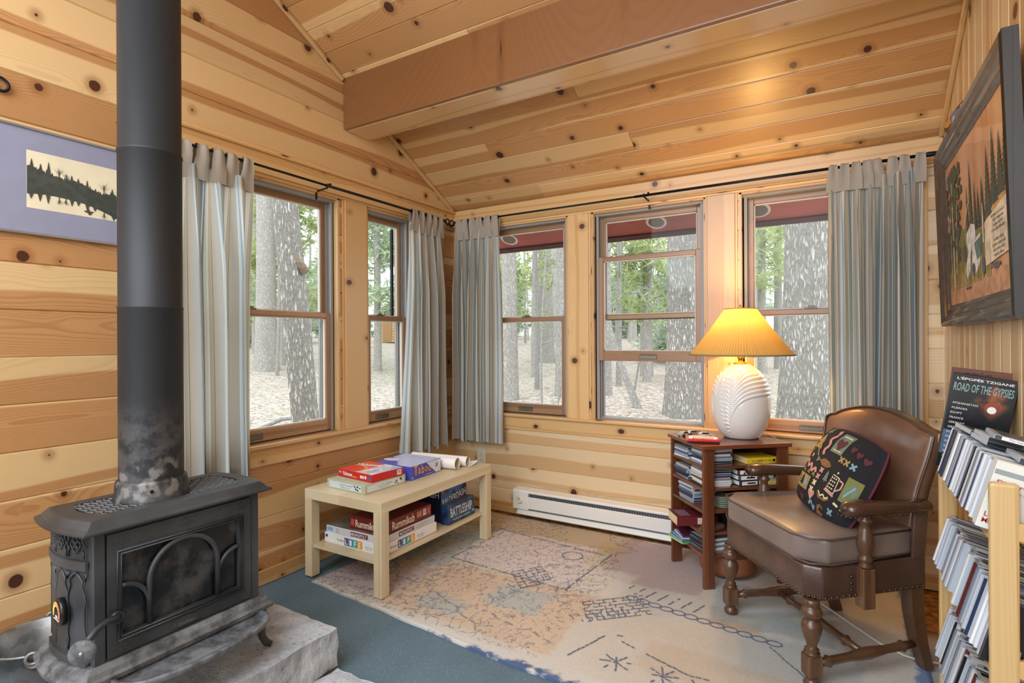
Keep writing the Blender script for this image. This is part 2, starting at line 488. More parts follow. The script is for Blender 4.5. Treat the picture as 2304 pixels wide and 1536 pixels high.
# floor
k = NT('blue_carpet'); co = k.coord('Object')
n1 = k.noise(co, 900., 2.); n2 = k.noise(co, 3., 3.)
fleck = k.step(k.noise(co, 260., 0.), .74, .78)
bc = k.mix(k.step(n1, .3, .7), srgb(70, 92, 106), srgb(130, 156, 172))
bc = k.mix(k.math('MULTIPLY', k.step(n2, .35, .7), .3), bc, srgb(66, 84, 92))
bc = k.mix(k.math('MULTIPLY', fleck, .7), bc, srgb(210, 218, 220))
# bare brown subfloor where the carpet stops by the right-hand wall
sx, sy, sz = k.sep(co)
edge = k.math('ADD', sx, k.math('MULTIPLY', k.math('SUBTRACT', k.noise(co, 14., 3.), .5), .08))
edge2 = k.math('ADD', sy, k.math('MULTIPLY', k.math('SUBTRACT', k.noise(co, 10., 3.), .5), .12))
bare = k.math('MAXIMUM', k.step(edge, .235, .262), k.step(edge2, 3.13, 3.16))
near = k.step(edge2, 2.78, 2.66)
br = k.mix(k.step(k.noise(co, 22., 5., .7), .35, .7), srgb(112, 76, 40), srgb(186, 140, 84))
br = k.mix(k.step(k.noise(co, 9., 5., .75), .58, .68), br, srgb(58, 42, 30))
br = k.mix(near, br, k.mix(k.step(n1, .3, .7), srgb(150, 154, 160), srgb(206, 208, 212)))
k.set(k.mix(bare, bc, br), .95, spec=.15)
k.bump(n1, .5, .006)
M['carpet'] = k.m
mb = MB(); mb.box(XL - .13, XR + .13, YF - .13, YB + .13, -.12, 0)
struct(mb.build('floor', M['carpet']))

# ceiling: two boarded slopes
mb = MB()
cs = math.cos(slope); L = (YB - RIDGE_Y) / cs
for (sgn, y0) in ((1, YB), (-1, 2 * RIDGE_Y - YB)):
    fc = Frame((XL - .02, y0, 2.134), (1, 0, 0), Vector((0, -sgn * cs, math.sin(slope))), Vector((0, -sgn * math.sin(slope), -cs)))
    v = -.01
    while v < L:
        if rnd.random() < .45:
            m_ = rnd.uniform(.5, 2.3); board_piece(mb, fc, 0, m_ - .0008, max(v, 0), min(v + .135, L)); board_piece(mb, fc, m_ + .0008, XR - XL + .04, max(v, 0), min(v + .135, L))
        else: board_piece(mb, fc, 0, XR - XL + .04, max(v, 0), min(v + .135, L))
        v += .135
    fc.box(mb, -.12, XR - XL + .16, -.12, L + .1, -.14, -.006, 1)
struct(mb.build('ceiling', [M['pine_ceiling'], M['sheath']], normals=False))

# beam under the slope, and the crown strips along the gables
mb = MB(); fbm = Frame((XL + .002, 0, 0), (1, 0, 0), (0, 1, 0), (0, 0, 1))
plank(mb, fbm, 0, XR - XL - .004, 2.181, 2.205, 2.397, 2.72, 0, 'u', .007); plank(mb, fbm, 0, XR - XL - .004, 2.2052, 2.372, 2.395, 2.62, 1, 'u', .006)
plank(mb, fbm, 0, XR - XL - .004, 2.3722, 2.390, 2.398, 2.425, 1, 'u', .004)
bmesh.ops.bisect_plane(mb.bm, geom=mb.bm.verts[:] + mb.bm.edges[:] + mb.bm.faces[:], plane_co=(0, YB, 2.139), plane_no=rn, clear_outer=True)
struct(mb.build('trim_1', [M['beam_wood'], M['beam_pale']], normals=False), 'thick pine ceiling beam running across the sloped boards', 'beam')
def crown(name, x0, x1, y0, y1):
    f_ = Frame((x0, y1, ceil_z(y1) - .003), Vector((0, -cs, math.sin(slope))), (1, 0, 0), Vector((0, -math.sin(slope), -cs)))
    mb = MB(); plank(mb, f_, 0, (y1 - y0) / cs, 0, x1 - x0, 0, .024, 0, 'u', .006)
    return struct(mb.build(name, M['pine_trim'], normals=False))
crown('trim_2', XL, XL + .022, 2.395, YB - .02)
crown('trim_3', XL, XL + .022, .6, 2.178)
crown('trim_4', XR - .020, XR, 2.395, YB - .02)
crown('trim_5', XR - .020, XR, .6, 2.178)

# headers, casings between the windows, sills and aprons
def wall_frame(side):
    if side == 'L': return Frame((XL, 0, 0), (0, 1, 0), (0, 0, 1), (1, 0, 0))
    return Frame((0, YB, 0), (1, 0, 0), (0, 0, 1), (0, -1, 0))
WL, WB = wall_frame('L'), wall_frame('B')
def trimset(name, W, u0, u1, posts, ends, lip):
    mb = MB()
    plank(mb, W, u0, u1, ZT + .012, HD, 0, .020, 0, 'u', .004)
    plank(mb, W, u0, u1, ZT - .004, ZT + .012, 0, .013, 0, 'u', .004)
    if lip: plank(mb, W, u0, u1, HD - .020, HD, .020, .034, 0, 'u', .004)
    for a, b in posts:
        plank(mb, W, a - .012, b + .012, ZS - .016, ZT - .004, 0, .008, 0, 'v', .002)
        plank(mb, W, a, b, ZS - .016, ZT - .003, .008, .017, 0, 'v', .003)
    for a, b in ends: plank(mb, W, a, b, ZS - .016, ZT - .003, 0, .012, 0, 'v', .003)
    plank(mb, W, u0, u1, ZS - .022, ZS - .002, -.02, .034, 0, 'u', .006)
    plank(mb, W, u0, u1, ZS - .108, ZS - .022, 0, .014, 0, 'u', .003)
    return struct(mb.build(name, M['pine_trim'], normals=False))
trimset('trim_6', WL, 1.09, YB - .002, [(2.178, 2.345)], [(1.11, 1.203), (2.790, 2.90)], True)
trimset('trim_7', WB, XL + .002, XR - .002, [(-1.495, -1.360), (-.638, -.490)], [(-2.33, -2.205), (.226, .36)], False)
# baseboards
mb = MB(); plank(mb, WL, 1.36, YB - .016, .002, .075, 0, .015, 0, 'u', .004); struct(mb.build('baseboard_left', M['pine_trim'], normals=False))
mb = MB(); plank(mb, WB, XL + .002, XR - .002, .004, .075, 0, .014, 0, 'u', .004); struct(mb.build('baseboard_back', M['pine_trim'], normals=False))
WR = Frame((XR, 0, 0), (0, 1, 0), (0, 0, 1), (-1, 0, 0))
mb = MB(); plank(mb, WR, -.4, YB - .016, .004, .085, 0, .016, 0, 'u', .004); struct(mb.build('baseboard_right', M['pine_trim'], normals=False))

# ---------------------------------------------------------------- windows
def window(n, W, u0, u1, raised=0., screen_right=False):
    root = bpy.data.objects.new('window_%d' % n, None); C.objects.link(root); root['kind'] = 'structure'
    root.location = W.p((u0 + u1) / 2, ZS, 0)
    inv = Matrix.Translation(-Vector(root.location))
    def done(mb, name, mat, par=root, norm=False):
        mb.xform(inv); return mb.build(name, mat, par, normals=norm)
    # jamb lining
    mb = MB()
    for a, b in ((u0 - .001, u0 + .016), (u1 - .016, u1 + .001)): plank(mb, W, a, b, ZS - .004, ZT + .004, -.14, .002, 0, 'v', .002)
    plank(mb, W, u0, u1, ZT - .014, ZT + .003, -.14, .002, 0, 'u', .002)
    done(mb, 'window_frame', M['pine_trim'])
    # vinyl tracks and head liner
    mb = MB()
    for s in (0, 1):
        a = u0 + .016 if s == 0 else u1 - .016 - .022
        W.box(mb, a, a + .022, ZS, ZT - .014, -.135, -.118)
        for d in (-.030, -.068, -.106): W.box(mb, a, a + .022, ZS, ZT - .014, d - .007, d)
        b = u0 + .016 if s == 0 else u1 - .022
        W.box(mb, b, b + .006, ZS, ZT - .014, -.118, -.030)
    W.box(mb, u0 + .016, u1 - .016, ZT - .026, ZT - .014, -.118, -.022)
    W.box(mb, u0 + .016, u1 - .016, ZS - .004, ZS + .006, -.155, -.060)
    done(mb, 'track', M['vinyl'])
    a, b = u0 + .026, u1 - .026
    zm = 1.334
    def sash(name, z0, z1, n0, bot, top, dz=0.):
        z0 += dz; z1 += dz; st = .042; t = .032
        mb = MB()
        plank(mb, W, a, a + st, z0, z1, n0 - t, n0, 0, 'v', .004); plank(mb, W, b - st, b, z0, z1, n0 - t, n0, 0, 'v', .004)
        plank(mb, W, a + st - .002, b - st + .002, z0, z0 + bot, n0 - t, n0, 0, 'u', .004)
        plank(mb, W, a + st - .002, b - st + .002, z1 - top, z1, n0 - t, n0, 0, 'u', .004)
        s = done(mb, name, M['sash_wood'])
        mb = MB(); e = .005
        for (p, q, r, w_) in ((a + st, a + st + e, z0 + bot, z1 - top), (b - st - e, b - st, z0 + bot, z1 - top), (a + st, b - st, z0 + bot, z0 + bot + e), (a + st, b - st, z1 - top - e, z1 - top)):
            W.box(mb, p, q, r, w_, n0 - .022, n0 - .006)
        done(mb, 'glazing_bead', M['pale_edge'], s, True)
        mb = MB(); W.box(mb, a + st - .004, b - st + .004, z0 + bot - .004, z1 - top + .004, n0 - .020, n0 - .016)
        done(mb, 'glass', M['glass'], s, True)
        return s
    sash('upper_sash', zm - .014, ZT - .024, -.074, .030, .036)
    lo = sash('lower_sash', ZS + .004, zm + .014, -.034, .062, .030, raised)
    # finger lift on the lower rail and lock on the meeting rail
    mb = MB(); c = (a + b) / 2 - (.0 if W is WB else .05)
    W.box(mb, c - .055, c + .055, ZS + .018 + raised, ZS + .046 + raised, -.036, -.028)
    W.box(mb, c - .046, c + .046, ZS + .040 + raised, ZS + .046 + raised, -.030, -.020)
    mb.bevel(.002); done(mb, 'finger_lift', M['lock_metal'], lo, True)
    mb = MB(); W.box(mb, c - .03, c + .03, zm + .014 + raised, zm + .022 + raised, -.062, -.040); W.box(mb, c - .012, c + .02, zm + .022 + raised, zm + .030 + raised, -.056, -.046)
    mb.bevel(.002); done(mb, 'sash_lock', M['lock_metal'], lo, True)
    if raised or screen_right:
        mb = MB()
        if raised: W.box(mb, a + .03, b - .03, zm - .018, zm + .014, -.128, -.112)
        if screen_right: W.box(mb, b - .060, b - .044, zm, ZT - .07, -.128, -.112)
        done(mb, 'screen_bar', M['dark_metal'], root, True)
    return root
window(1, WL, *L1); window(2, WL, *L2, screen_right=True)
window(3, WB, *B1); window(4, WB, *B2, raised=.365); window(5, WB, *B3)
# ---------------------------------------------------------------- outdoors
def ground_z(x, y):
    d = math.hypot(x, y)
    return -.42 + .042 * max(0, d - 0) + .10 * math.sin(x * .55 + 1) * math.sin(y * .43) * min(1, d / 10)
k = NT('leaf_litter'); co = k.coord('Object')
v = k.voronoi(k.vscale(co, (1, 1.25, 1)), 15., 'F1'); v2 = k.voronoi(co, 34., 'F1')
lc = k.ramp(k.sep(v[1])[0], [(0, srgb(120, 104, 90)), (.3, srgb(166, 152, 138)), (.6, srgb(198, 187, 174)), (.85, srgb(216, 208, 198)), (1, srgb(146, 128, 112))])
lc2 = k.ramp(k.sep(v2[1])[1], [(0, srgb(96, 82, 72)), (.4, srgb(180, 168, 154)), (1, srgb(214, 207, 198))])
lc = k.mix(.45, lc, lc2)
gr = k.step(k.noise(co, .55, 3.), .60, .70)
fine = k.step(k.noise(co, 26., 4.), .42, .62)
lc = k.mix(k.math('MULTIPLY', k.math('MULTIPLY', gr, fine), .7), lc, srgb(150, 164, 104))
k.set(lc, .95, spec=.1); k.bump(v[0], .7, .03)
M['litter'] = k.m
mb = MB()
mb.grid(lambda a, b: (lambda x, y: Vector((x, y, ground_z(x, y))))(-52 + 68 * a, -8 + 68 * b), 68, 68)
g = mb.build('ground', M['litter']); struct(g)
def gpos(x, y): return Vector((x, y, ground_z(x, y)))

def bark_mat(name, c0, c1, c2, s=1.0, ridge=1.0):
    k = NT(name); co = k.coord('Object')
    st = k.vscale(co, (32 * s, 32 * s, 7.5 * s))
    wv = k.noise(st, 1., 4., .6, out=1)
    mixv = k.node('ShaderNodeVectorMath', operation='ADD'); k.put(mixv.inputs[0], st); k.put(mixv.inputs[1], k.vscale(wv, (2.4, 2.4, 2.4)))
    vo = k.voronoi(mixv.outputs[0], 1., 'DISTANCE_TO_EDGE')
    crack = k.step(vo[0], .0, .30)
    fine = k.noise(k.vscale(co, (60, 60, 22)), 1., 4., .65)
    c = k.mix(k.step(fine, .3, .7), srgb(c1), srgb(c2))
    c = k.mix(k.math('MULTIPLY', k.step(k.noise(co, 2.2, 3.), .45, .7), .35), c, srgb(196, 196, 190))
    c = k.mix(k.math('MULTIPLY_ADD', crack, .75, .25), srgb(c0), c)
    k.set(c, .95, spec=.1)
    k.bump(k.math('ADD', k.math('MULTIPLY', crack, .8), k.math('MULTIPLY', fine, .4)), .8 * ridge, .03)
    return k.m
M['bark_big'] = bark_mat('furrowed_grey_bark', (126, 121, 114), (176, 172, 164), (224, 220, 212))
M['bark_mid'] = bark_mat('scaly_grey_bark', (144, 138, 132), (182, 177, 170), (214, 210, 204), 1.3, .7)
M['bark_thin'] = bark_mat('smooth_grey_bark', (128, 124, 118), (158, 155, 150), (190, 188, 184), 2., .4)
M['stub'] = plain('broken_branch_wood', (140, 124, 106), .9, var=.25, scale=30, bump=.3)
M['bark_far'] = bark_mat('hazed_far_bark', (158, 154, 150), (184, 181, 176), (206, 203, 198), 1., .4)  # bark paled so the haze of distance is painted into its colour
def foliage_mat(name, c0, c1):
    k = NT(name); col = k.mix(k.node('ShaderNodeObjectInfo').outputs['Random'], srgb(c0), srgb(c1))
    n = k.noise(k.coord('Object'), 1.6, 3.); col = k.mix(k.step(n, .3, .7), srgb(c0), srgb(c1))
    tr = k.node('ShaderNodeBsdfTranslucent'); k.put(tr.inputs[0], col)
    k.set(col, .8, spec=.1)
    mx = k.node('ShaderNodeMixShader'); mx.inputs[0].default_value = .4
    k.t.links.new(k.bsdf.outputs[0], mx.inputs[1]); k.t.links.new(tr.outputs[0], mx.inputs[2]); k.t.links.new(mx.outputs[0], k.out.inputs[0])
    return k.m
M['needles'] = foliage_mat('pale_pine_needles', (170, 184, 134), (212, 220, 172))
M['needles_far'] = foliage_mat('hazy_far_needles', (176, 190, 168), (208, 216, 196))  # distance haze mixed into the needle greens
M['needles_cool'] = foliage_mat('blue_green_pine_needles', (168, 186, 156), (210, 221, 190))

def trunk_mesh(mb, h, r, lean=(0, 0), seg=14, rough=.06, flare=1.25, sd=0, bend=0.):
    rg = random.Random(sd); nz = max(10, int(h / .45)); ph = rg.uniform(0, 6)
    rings = []
    for i in range(nz + 1):
        t = i / nz; z = h * t
        rr = r * (1 - .45 * t) * (1 + (flare - 1) * math.exp(-z / (r * 2.2)))
        cx = lean[0] * z + bend * math.sin(t * 5 + ph) ; cyy = lean[1] * z + bend * math.cos(t * 4 + ph)
        rings.append([mb.bm.verts.new((cx + rr * math.cos(2 * math.pi * j / seg) * (1 + rough * math.sin(j * 2.3 + z * .9 + ph)),
                                       cyy + rr * math.sin(2 * math.pi * j / seg) * (1 + rough * math.sin(j * 1.7 + z * 1.3 + ph)), z - .25)) for j in range(seg)])
    for a, b in zip(rings, rings[1:]): mb.bridge(a, b)
    mb.cap(rings[-1])
    return lambda z: Vector((lean[0] * z + bend * math.sin(z / h * 5 + ph), lean[1] * z + bend * math.cos(z / h * 4 + ph), z - .25))

def branches(mb, axis, z0, z1, n, ln, r, sd, droop=0.):
    rg = random.Random(sd); tips = []
    for i in range(n):
        z = z0 + (z1 - z0) * (i + rg.random()) / n; a = rg.uniform(0, 2 * math.pi); l = ln * rg.uniform(.5, 1.1) * (1 - .4 * (z - z0) / (z1 - z0 + .01))
        p = axis(z); pts = [p]; d = Vector((math.cos(a), math.sin(a), rg.uniform(.05, .4)))
        for q in range(5):
            p = p + d * (l / 5); d = d + Vector((rg.uniform(-.15, .15), rg.uniform(-.15, .15), -droop + rg.uniform(-.08, .1))); pts.append(p.copy())
        mb.tube(pts, [r * (1 - q / 6.) for q in range(6)], 5)
        tips.append(pts)
    return tips
def needles(mb, tips, per, sd, size=.16):
    rg = random.Random(sd); uni = rg.uniform
    for pts in tips:
        for q in range(per):
            t = uni(.12, 1.); i = min(int(t * 5), 4); p = pts[i].lerp(pts[i + 1], t * 5 - i)
            p = p + Vector((rg.gauss(0, .20), rg.gauss(0, .20), rg.gauss(0, .13)))
            for s in range(7):
                d = Vector((rg.gauss(0, 1), rg.gauss(0, 1), rg.gauss(-.1, .6))).normalized() * size * uni(.6, 1.3)
                w = d.cross(Vector((uni(-1, 1), uni(-1, 1), uni(-1, 1)))).normalized() * size * .09
                mb.face([p - w, p + d * .7 - w, p + d * 1.05, p + w])
tree_n = [0]; plot = []
def tree(x, y, r, h, label, bark='bark_mid', lean=(0, 0), group=None, nbr=0, bl=1.4, green=0, gmat='needles', z0=1.2, z1=None, sd=None, bend=.0, seg=14, flare=1.25, leaf=.16):
    plot.append((x, y, (bl * .9 + (.25 if green else 0)) if nbr else r * 1.3))
    tree_n[0] += 1; sd = sd or tree_n[0] * 13
    t = thing('pine_tree' if green else 'tree', label, 'tree', gpos(x, y), 0, group)
    mb = MB(); ax = trunk_mesh(mb, h, r, lean, seg, .06, flare, sd, bend)
    mb.build('trunk', M[bark], t)
    if nbr:
        mb = MB(); tips = branches(mb, ax, z0, z1 or h * .95, nbr, bl, max(.012, r * .12), sd, .06 if green else -.02)
        mb.build('crown', M['bark_thin'], t)
        if green:
            mb = MB(); needles(mb, tips, green, sd, leaf); mb.build('foliage', M[gmat], t)
    return t

def free_spot(x, y, r, far=50.):
    """Slide a distant tree outwards along its line until it stands clear of the others."""
    d = math.hypot(x, y); ux, uy = x / d, y / d
    while d < far:
        if all((d * ux - a) ** 2 + (d * uy - b) ** 2 > (r + c) ** 2 for a, b, c in plot): plot.append((d * ux, d * uy, r)); return d * ux, d * uy
        d += .6
    return None
# trees seen through the windows
tree(-4.98, 4.01, .150, 11, 'rough leaning trunk with a broken stub, close outside the left wall window', 'bark_big', (-.075, -.045), flare=1.1)
st = [o for o in C.objects if o.name.startswith('tree')][-1]
mb = MB(); p0 = Vector((-.12, -.11, 2.28)); mb.tube([p0 + Vector((.10, .06, -.12)), p0 + Vector((-.02, -.04, .08)), p0 + Vector((-.10, -.08, .24))], [.055, .05, .034], 8)
mb.build('branch_stub', M['stub'], st)
tree(-14.41, 10.03, .31, 14, 'thick straight trunk far behind the leaning trunk, nearest the first curtain', 'bark_mid', nbr=9, bl=1.6, z0=2)
tree(-15.21, 11.22, .115, 12, 'slim bare trunk behind the leaning trunk outside the left wall window', 'bark_mid', (.01, -.02), nbr=12)
tree(-13.29, 9.52, .05, 9, 'spindly dark sapling in front of the thick far trunk', 'bark_thin', (.01, .01), nbr=10, bl=.9, bend=.06)
tree(-17.34, 17.42, .05, 6, 'thin forked sapling on the leaf litter outside the narrow window', 'bark_thin', (.02, .02), nbr=7, bl=1.2)
tree(-5.40, 8.92, .152, 14, 'pale straight trunk just right of the curtain on the back wall', 'bark_mid', nbr=0)
tree(-7.11, 12.98, .075, 12, 'slim dark trunk next to the pale straight trunk', 'bark_mid', (.015, 0), nbr=12, bl=1.3)
tree(-8.81, 17.06, .26, 15, 'thick grey trunk in the middle of the first back wall window', 'bark_mid', (-.01, 0), nbr=8, bl=2)
tree(-4.69, 9.69, .115, 13, 'birch-like pale trunk beside the post of the first back wall window', 'bark_mid', (.005, .005), nbr=5)
tree(-5.55, 10.3, .06, 11, 'thin grey trunk left of the birch-like trunk', 'bark_thin', (-.012, .0), nbr=8)
tree(-3.90, 10.16, .078, 12, 'narrow pale trunk at the left edge of the raised-sash window', 'bark_mid', nbr=5)
tree(-4.18, 11.54, .064, 12, 'dark mossy slim trunk behind the narrow pale trunk', 'bark_thin', (.01, 0), nbr=16, bl=1.6)
tree(-2.14, 8.96, .275, 14, 'massive furrowed trunk in the raised-sash window', 'bark_big', (.0, 0), seg=20, flare=1.35)
tree(-4.48, 14.56, .17, 14, 'mid-grey trunk under the green boughs in the raised-sash window', 'bark_mid', nbr=6)
tree(-3.9, 14.9, .11, 13, 'second grey trunk under the green boughs, left of the massive trunk', 'bark_mid', nbr=6)
tree(-.34, 7.26, .30, 14, 'massive pale trunk with a knot hole behind the lamp and right-hand curtain', 'bark_big', (.022, 0), seg=22, flare=1.25)
tree(-1.53, 17.75, .12, 13, 'dark slim trunk left of the massive pale trunk', 'bark_thin', nbr=14, bl=1.5)
tree(-2.95, 9.22, .072, 3.2, 'crooked leaning dead trunk in the raised-sash window', 'bark_mid', (-.30, .02), bend=.07, flare=1.4)
tree(-3.96, 7.54, .018, 4.5, 'thin wavy sapling in front of the thick grey trunk', 'bark_thin', (.02, .01), nbr=6, bl=.7, bend=.05)
tree(-4.02, 7.95, .014, 4, 'whip-thin slanting sapling outside the first back wall window', 'bark_thin', (.16, .08), nbr=4, bl=.6, bend=.03)
tree(-3.35, 9.82, .02, 4.4, 'dark slanting pole leaning against the massive furrowed trunk', 'bark_thin', (.19, -.02), bend=.02)
# pines with green boughs
pl = 'green-boughed pine '
tree(-3.93, 12.8, .10, 9, pl + 'filling the raised-sash window above the slim trunks', 'bark_mid', nbr=46, bl=2.0, green=46, z0=1.7, gmat='needles', leaf=.2)
tree(-1.82, 16.4, .12, 10, pl + 'left of the massive pale trunk', 'bark_mid', nbr=44, bl=2.1, green=40, z0=2.4, leaf=.2)
tree(-17.44, 12.86, .14, 12, pl + 'beyond the leaning trunk', 'bark_mid', nbr=56, bl=2.8, green=44, z0=1.8, leaf=.26)
tree(-12.33, 12.43, .12, 11, pl + 'filling the narrow window', 'bark_mid', nbr=56, bl=2.6, green=46, z0=1.9, gmat='needles_cool', leaf=.22)
tree(-14.96, 16.68, .14, 12, pl + 'behind the shed roof', 'bark_mid', nbr=44, bl=2.4, green=22, z0=2.8, gmat='needles_cool', leaf=.24)
tree(-8.5, 13.56, .10, 10, pl + 'partly behind the curtain of the back wall', 'bark_mid', nbr=36, bl=1.8, green=36, z0=1.7, leaf=.2)
tree(-22.0, 14.78, .16, 13, pl + 'behind the thick far trunk by the first curtain', 'bark_mid', nbr=44, bl=2.8, green=18, z0=2.0, gmat='needles_cool', leaf=.28)
tree(-9.4, 23.5, .16, 14, pl + 'in the distance left of the raised-sash window', 'bark_mid', nbr=44, bl=2.8, green=16, z0=2.0, gmat='needles_cool', leaf=.3)
tree(-4.16, 25.5, .16, 14, pl + 'in the distance behind the lampshade', 'bark_mid', nbr=44, bl=2.8, green=16, z0=2.0, gmat='needles_cool', leaf=.3)
plot.append((-25.3, 26.8, 2.4))
# far bare trunks
far = [(-32.0, 21.43, .2), (-31.29, 21.81, .16), (-26.32, 18.39, .07), (-33.24, 24.4, .05), (-32.28, 24.22, .12), (-26.65, 20.72, .05), (-23.36, 18.83, .07), (-28.67, 23.98, .07), (-17.14, 14.72, .12), (-17.55, 16.66, .07), (-29.34, 28.15, .16), (-23.57, 23.78, .07), (-23.98, 25.05, .12), (-19.17, 20.25, .07), (-17.19, 19.16, .09), (-21.63, 24.41, .05), (-22.4, 26.39, .05), (-23.47, 28.33, .12), (-14.81, 18.75, .12), (-12.9, 16.91, .05), (-16.08, 22.02, .12), (-21.14, 29.02, .09), (-21.04, 30.32, .12), (-13.26, 19.59, .07), (-13.6, 20.9, .12), (-14.3, 23.02, .16), (-15.06, 25.09, .16), (-17.71, 31.29, .09), (-19.01, 33.98, .05), (-14.26, 26.73, .09), (-11.96, 24.07, .2), (-11.48, 23.72, .09), (-15.33, 32.76, .2), (-13.98, 31.01, .12), (-8.37, 19.44, .16), (-10.65, 26.4, .07), (-9.71, 25.52, .09), (-9.97, 27.17, .05), (-10.76, 31.75, .12), (-7.81, 23.47, .2), (-6.92, 22.27, .12), (-8.53, 28.34, .07), (-8.05, 28.3, .07), (-10.52, 40.32, .07), (-7.0, 29.7, .12), (-6.07, 27.09, .09), (-6.22, 29.01, .07), (-7.64, 37.91, .16), (-5.94, 34.38, .12), (-4.0, 25.12, .12), (-5.82, 38.07, .16), (-5.27, 38.49, .09), (-4.26, 36.25, .09), (-4.03, 37.33, .09), (-2.45, 28.03, .2), (-2.22, 35.53, .05), (-2.06, 40.13, .09), (-1.19, 33.4, .16), (-.95, 41.35, .09), (-.46, 31.1, .12)]
protos = []
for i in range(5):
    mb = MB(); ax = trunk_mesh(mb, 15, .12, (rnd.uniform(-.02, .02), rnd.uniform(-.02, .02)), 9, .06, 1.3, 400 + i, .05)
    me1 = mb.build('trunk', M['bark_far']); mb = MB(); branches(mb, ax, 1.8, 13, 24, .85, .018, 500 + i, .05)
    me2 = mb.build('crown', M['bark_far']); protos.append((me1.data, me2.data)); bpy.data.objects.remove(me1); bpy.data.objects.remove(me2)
for i, (x, y, r) in enumerate(far):
    if abs(math.atan2(y, x) - math.atan2(26.8, -25.3)) < .03: continue
    q_ = free_spot(x, y, .95 * r / .12)
    if not q_: continue
    x, y = q_
    t = thing('bare_tree', 'distant bare grey trunk in the woods beyond the windows', 'tree', gpos(x, y), rnd.uniform(0, 6), 'distant bare trunks in the woods')
    s = r / .12
    for nm, me in zip(('trunk', 'crown'), protos[i % 5]):
        o = bpy.data.objects.new(nm, me); C.objects.link(o); o.parent = t
    t.scale = (s, s, 1) if s > .6 else (s, s, .8)
# green pines further back, sharing three crowns
fp = [o for o in C.objects if o.name.startswith('pine_tree')]
spots = [(-27.5, 17.5), (-30, 26), (-24.5, 24), (-20.5, 27.5), (-18.2, 21.2), (-17, 33), (-12.8, 28.5), (-12, 20.8), (-8.2, 32), (-6.8, 25.4), (-5.6, 20.6), (-2.9, 22.6), (-1.6, 29.5), (-.2, 36), (-36, 30), (-28, 34), (-9.6, 36), (-3.5, 33)]
for i, (x, y) in enumerate(spots):
    q_ = free_spot(x, y, 2.6)
    if not q_: continue
    x, y = q_; src = fp[(2, 3, 4, 6, 8)[i % 5]]
    t = copy_tree(src); t.location = gpos(x, y); t.rotation_euler = (0, 0, rnd.uniform(0, 6)); t['label'] = 'distant green pine in the woods beyond the windows'; t['group'] = 'distant pines in the woods'
# young pines closing the view at the back
yp = []
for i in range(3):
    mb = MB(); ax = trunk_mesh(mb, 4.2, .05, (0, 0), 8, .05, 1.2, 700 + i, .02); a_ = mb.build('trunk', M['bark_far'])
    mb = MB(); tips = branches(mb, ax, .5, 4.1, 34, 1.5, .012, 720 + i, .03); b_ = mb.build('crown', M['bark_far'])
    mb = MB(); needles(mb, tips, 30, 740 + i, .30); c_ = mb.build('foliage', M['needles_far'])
    yp.append([q.data for q in (a_, b_, c_)])
    for q in (a_, b_, c_): bpy.data.objects.remove(q)
rg = random.Random(77)
for i in range(46):
    a = R(90 + 0 - 2 + 66 * (i + rg.random()) / 46); d = rg.uniform(26, 41)
    x, y = d * math.cos(a), d * math.sin(a)
    if abs(math.atan2(y, x) - math.atan2(26.8, -25.3)) < .055: continue
    s_ = rg.uniform(.8, 1.3); q_ = free_spot(x * .75, y * .75, 1.5 * s_)
    if not q_: continue
    x, y = q_
    t = thing('young_pine', 'hazy young pine at the far edge of the woods', 'tree', gpos(x, y), rg.uniform(0, 6), 'young pines at the far edge of the woods'); t.scale = (s_, s_, s_)
    for nm, me in zip(('trunk', 'crown', 'foliage'), yp[i % 3]):
        o = bpy.data.objects.new(nm, me); C.objects.link(o); o.parent = t
# fallen sticks by the raised-sash window
mb = MB(); rg = random.Random(3)
for i in range(26):
    x, y = rg.gauss(-2.95, .35), rg.gauss(7.2, .25); a = rg.uniform(-.5, .9); l = rg.uniform(.25, .8)
    p = gpos(x, y) + Vector((0, 0, .03 + rg.random() * .06)); d = Vector((math.cos(a), math.sin(a), rg.uniform(-.05, .1))) * l
    mb.tube([p - d / 2, p + Vector((0, 0, .02)), p + d / 2], [.012, .010, .006], 5)
tag(mb.build('brush_pile', M['bark_thin']), 'heap of fallen sticks on the leaf litter below the raised-sash window', 'brush', kind='stuff')
mb = MB(); p = gpos(-5.75, 4.75); mb.tube([p + Vector((-1.1, -.55, .05)), p + Vector((-.5, -.2, .34)), p + Vector((0, .1, .42)), p + Vector((.35, .3, .2))], [.03, .026, .022, .016], 6)
tag(mb.build('fallen_branch', M['bark_thin']), 'arched fallen branch on the leaves left of the leaning trunk', 'branch')
# shed in the clearing
t = thing('shed', 'small wooden shed in the clearing seen through the narrow window', 'shed', gpos(-25.3, 26.8), .35); t.scale = (.72, .72, .8)
mb = MB()
for i in range(9): mb.box(-1.1, 1.1, -1.0, 1.0, i * .22, i * .22 + .205)
mb.build('wall', plain('shed_boards', (206, 168, 120), .8, var=.15, scale=6), t)
mb = MB(); mb.prism([(-1.35, 1.9), (0, 2.75), (1.35, 1.9), (1.35, 2.0), (0, 2.88), (-1.35, 2.0)], (0, -1.25, 0), (1, 0, 0), (0, 0, 1), (0, 1, 0), 2.5)
mb.build('roof', plain('shed_roof', (196, 196, 192), .8, var=.1, scale=5), t)
mb = MB(); mb.box(-.4, .4, -1.05, -.98, .1, 1.8); mb.build('door', plain('shed_door', (180, 140, 96), .8, var=.1), t)

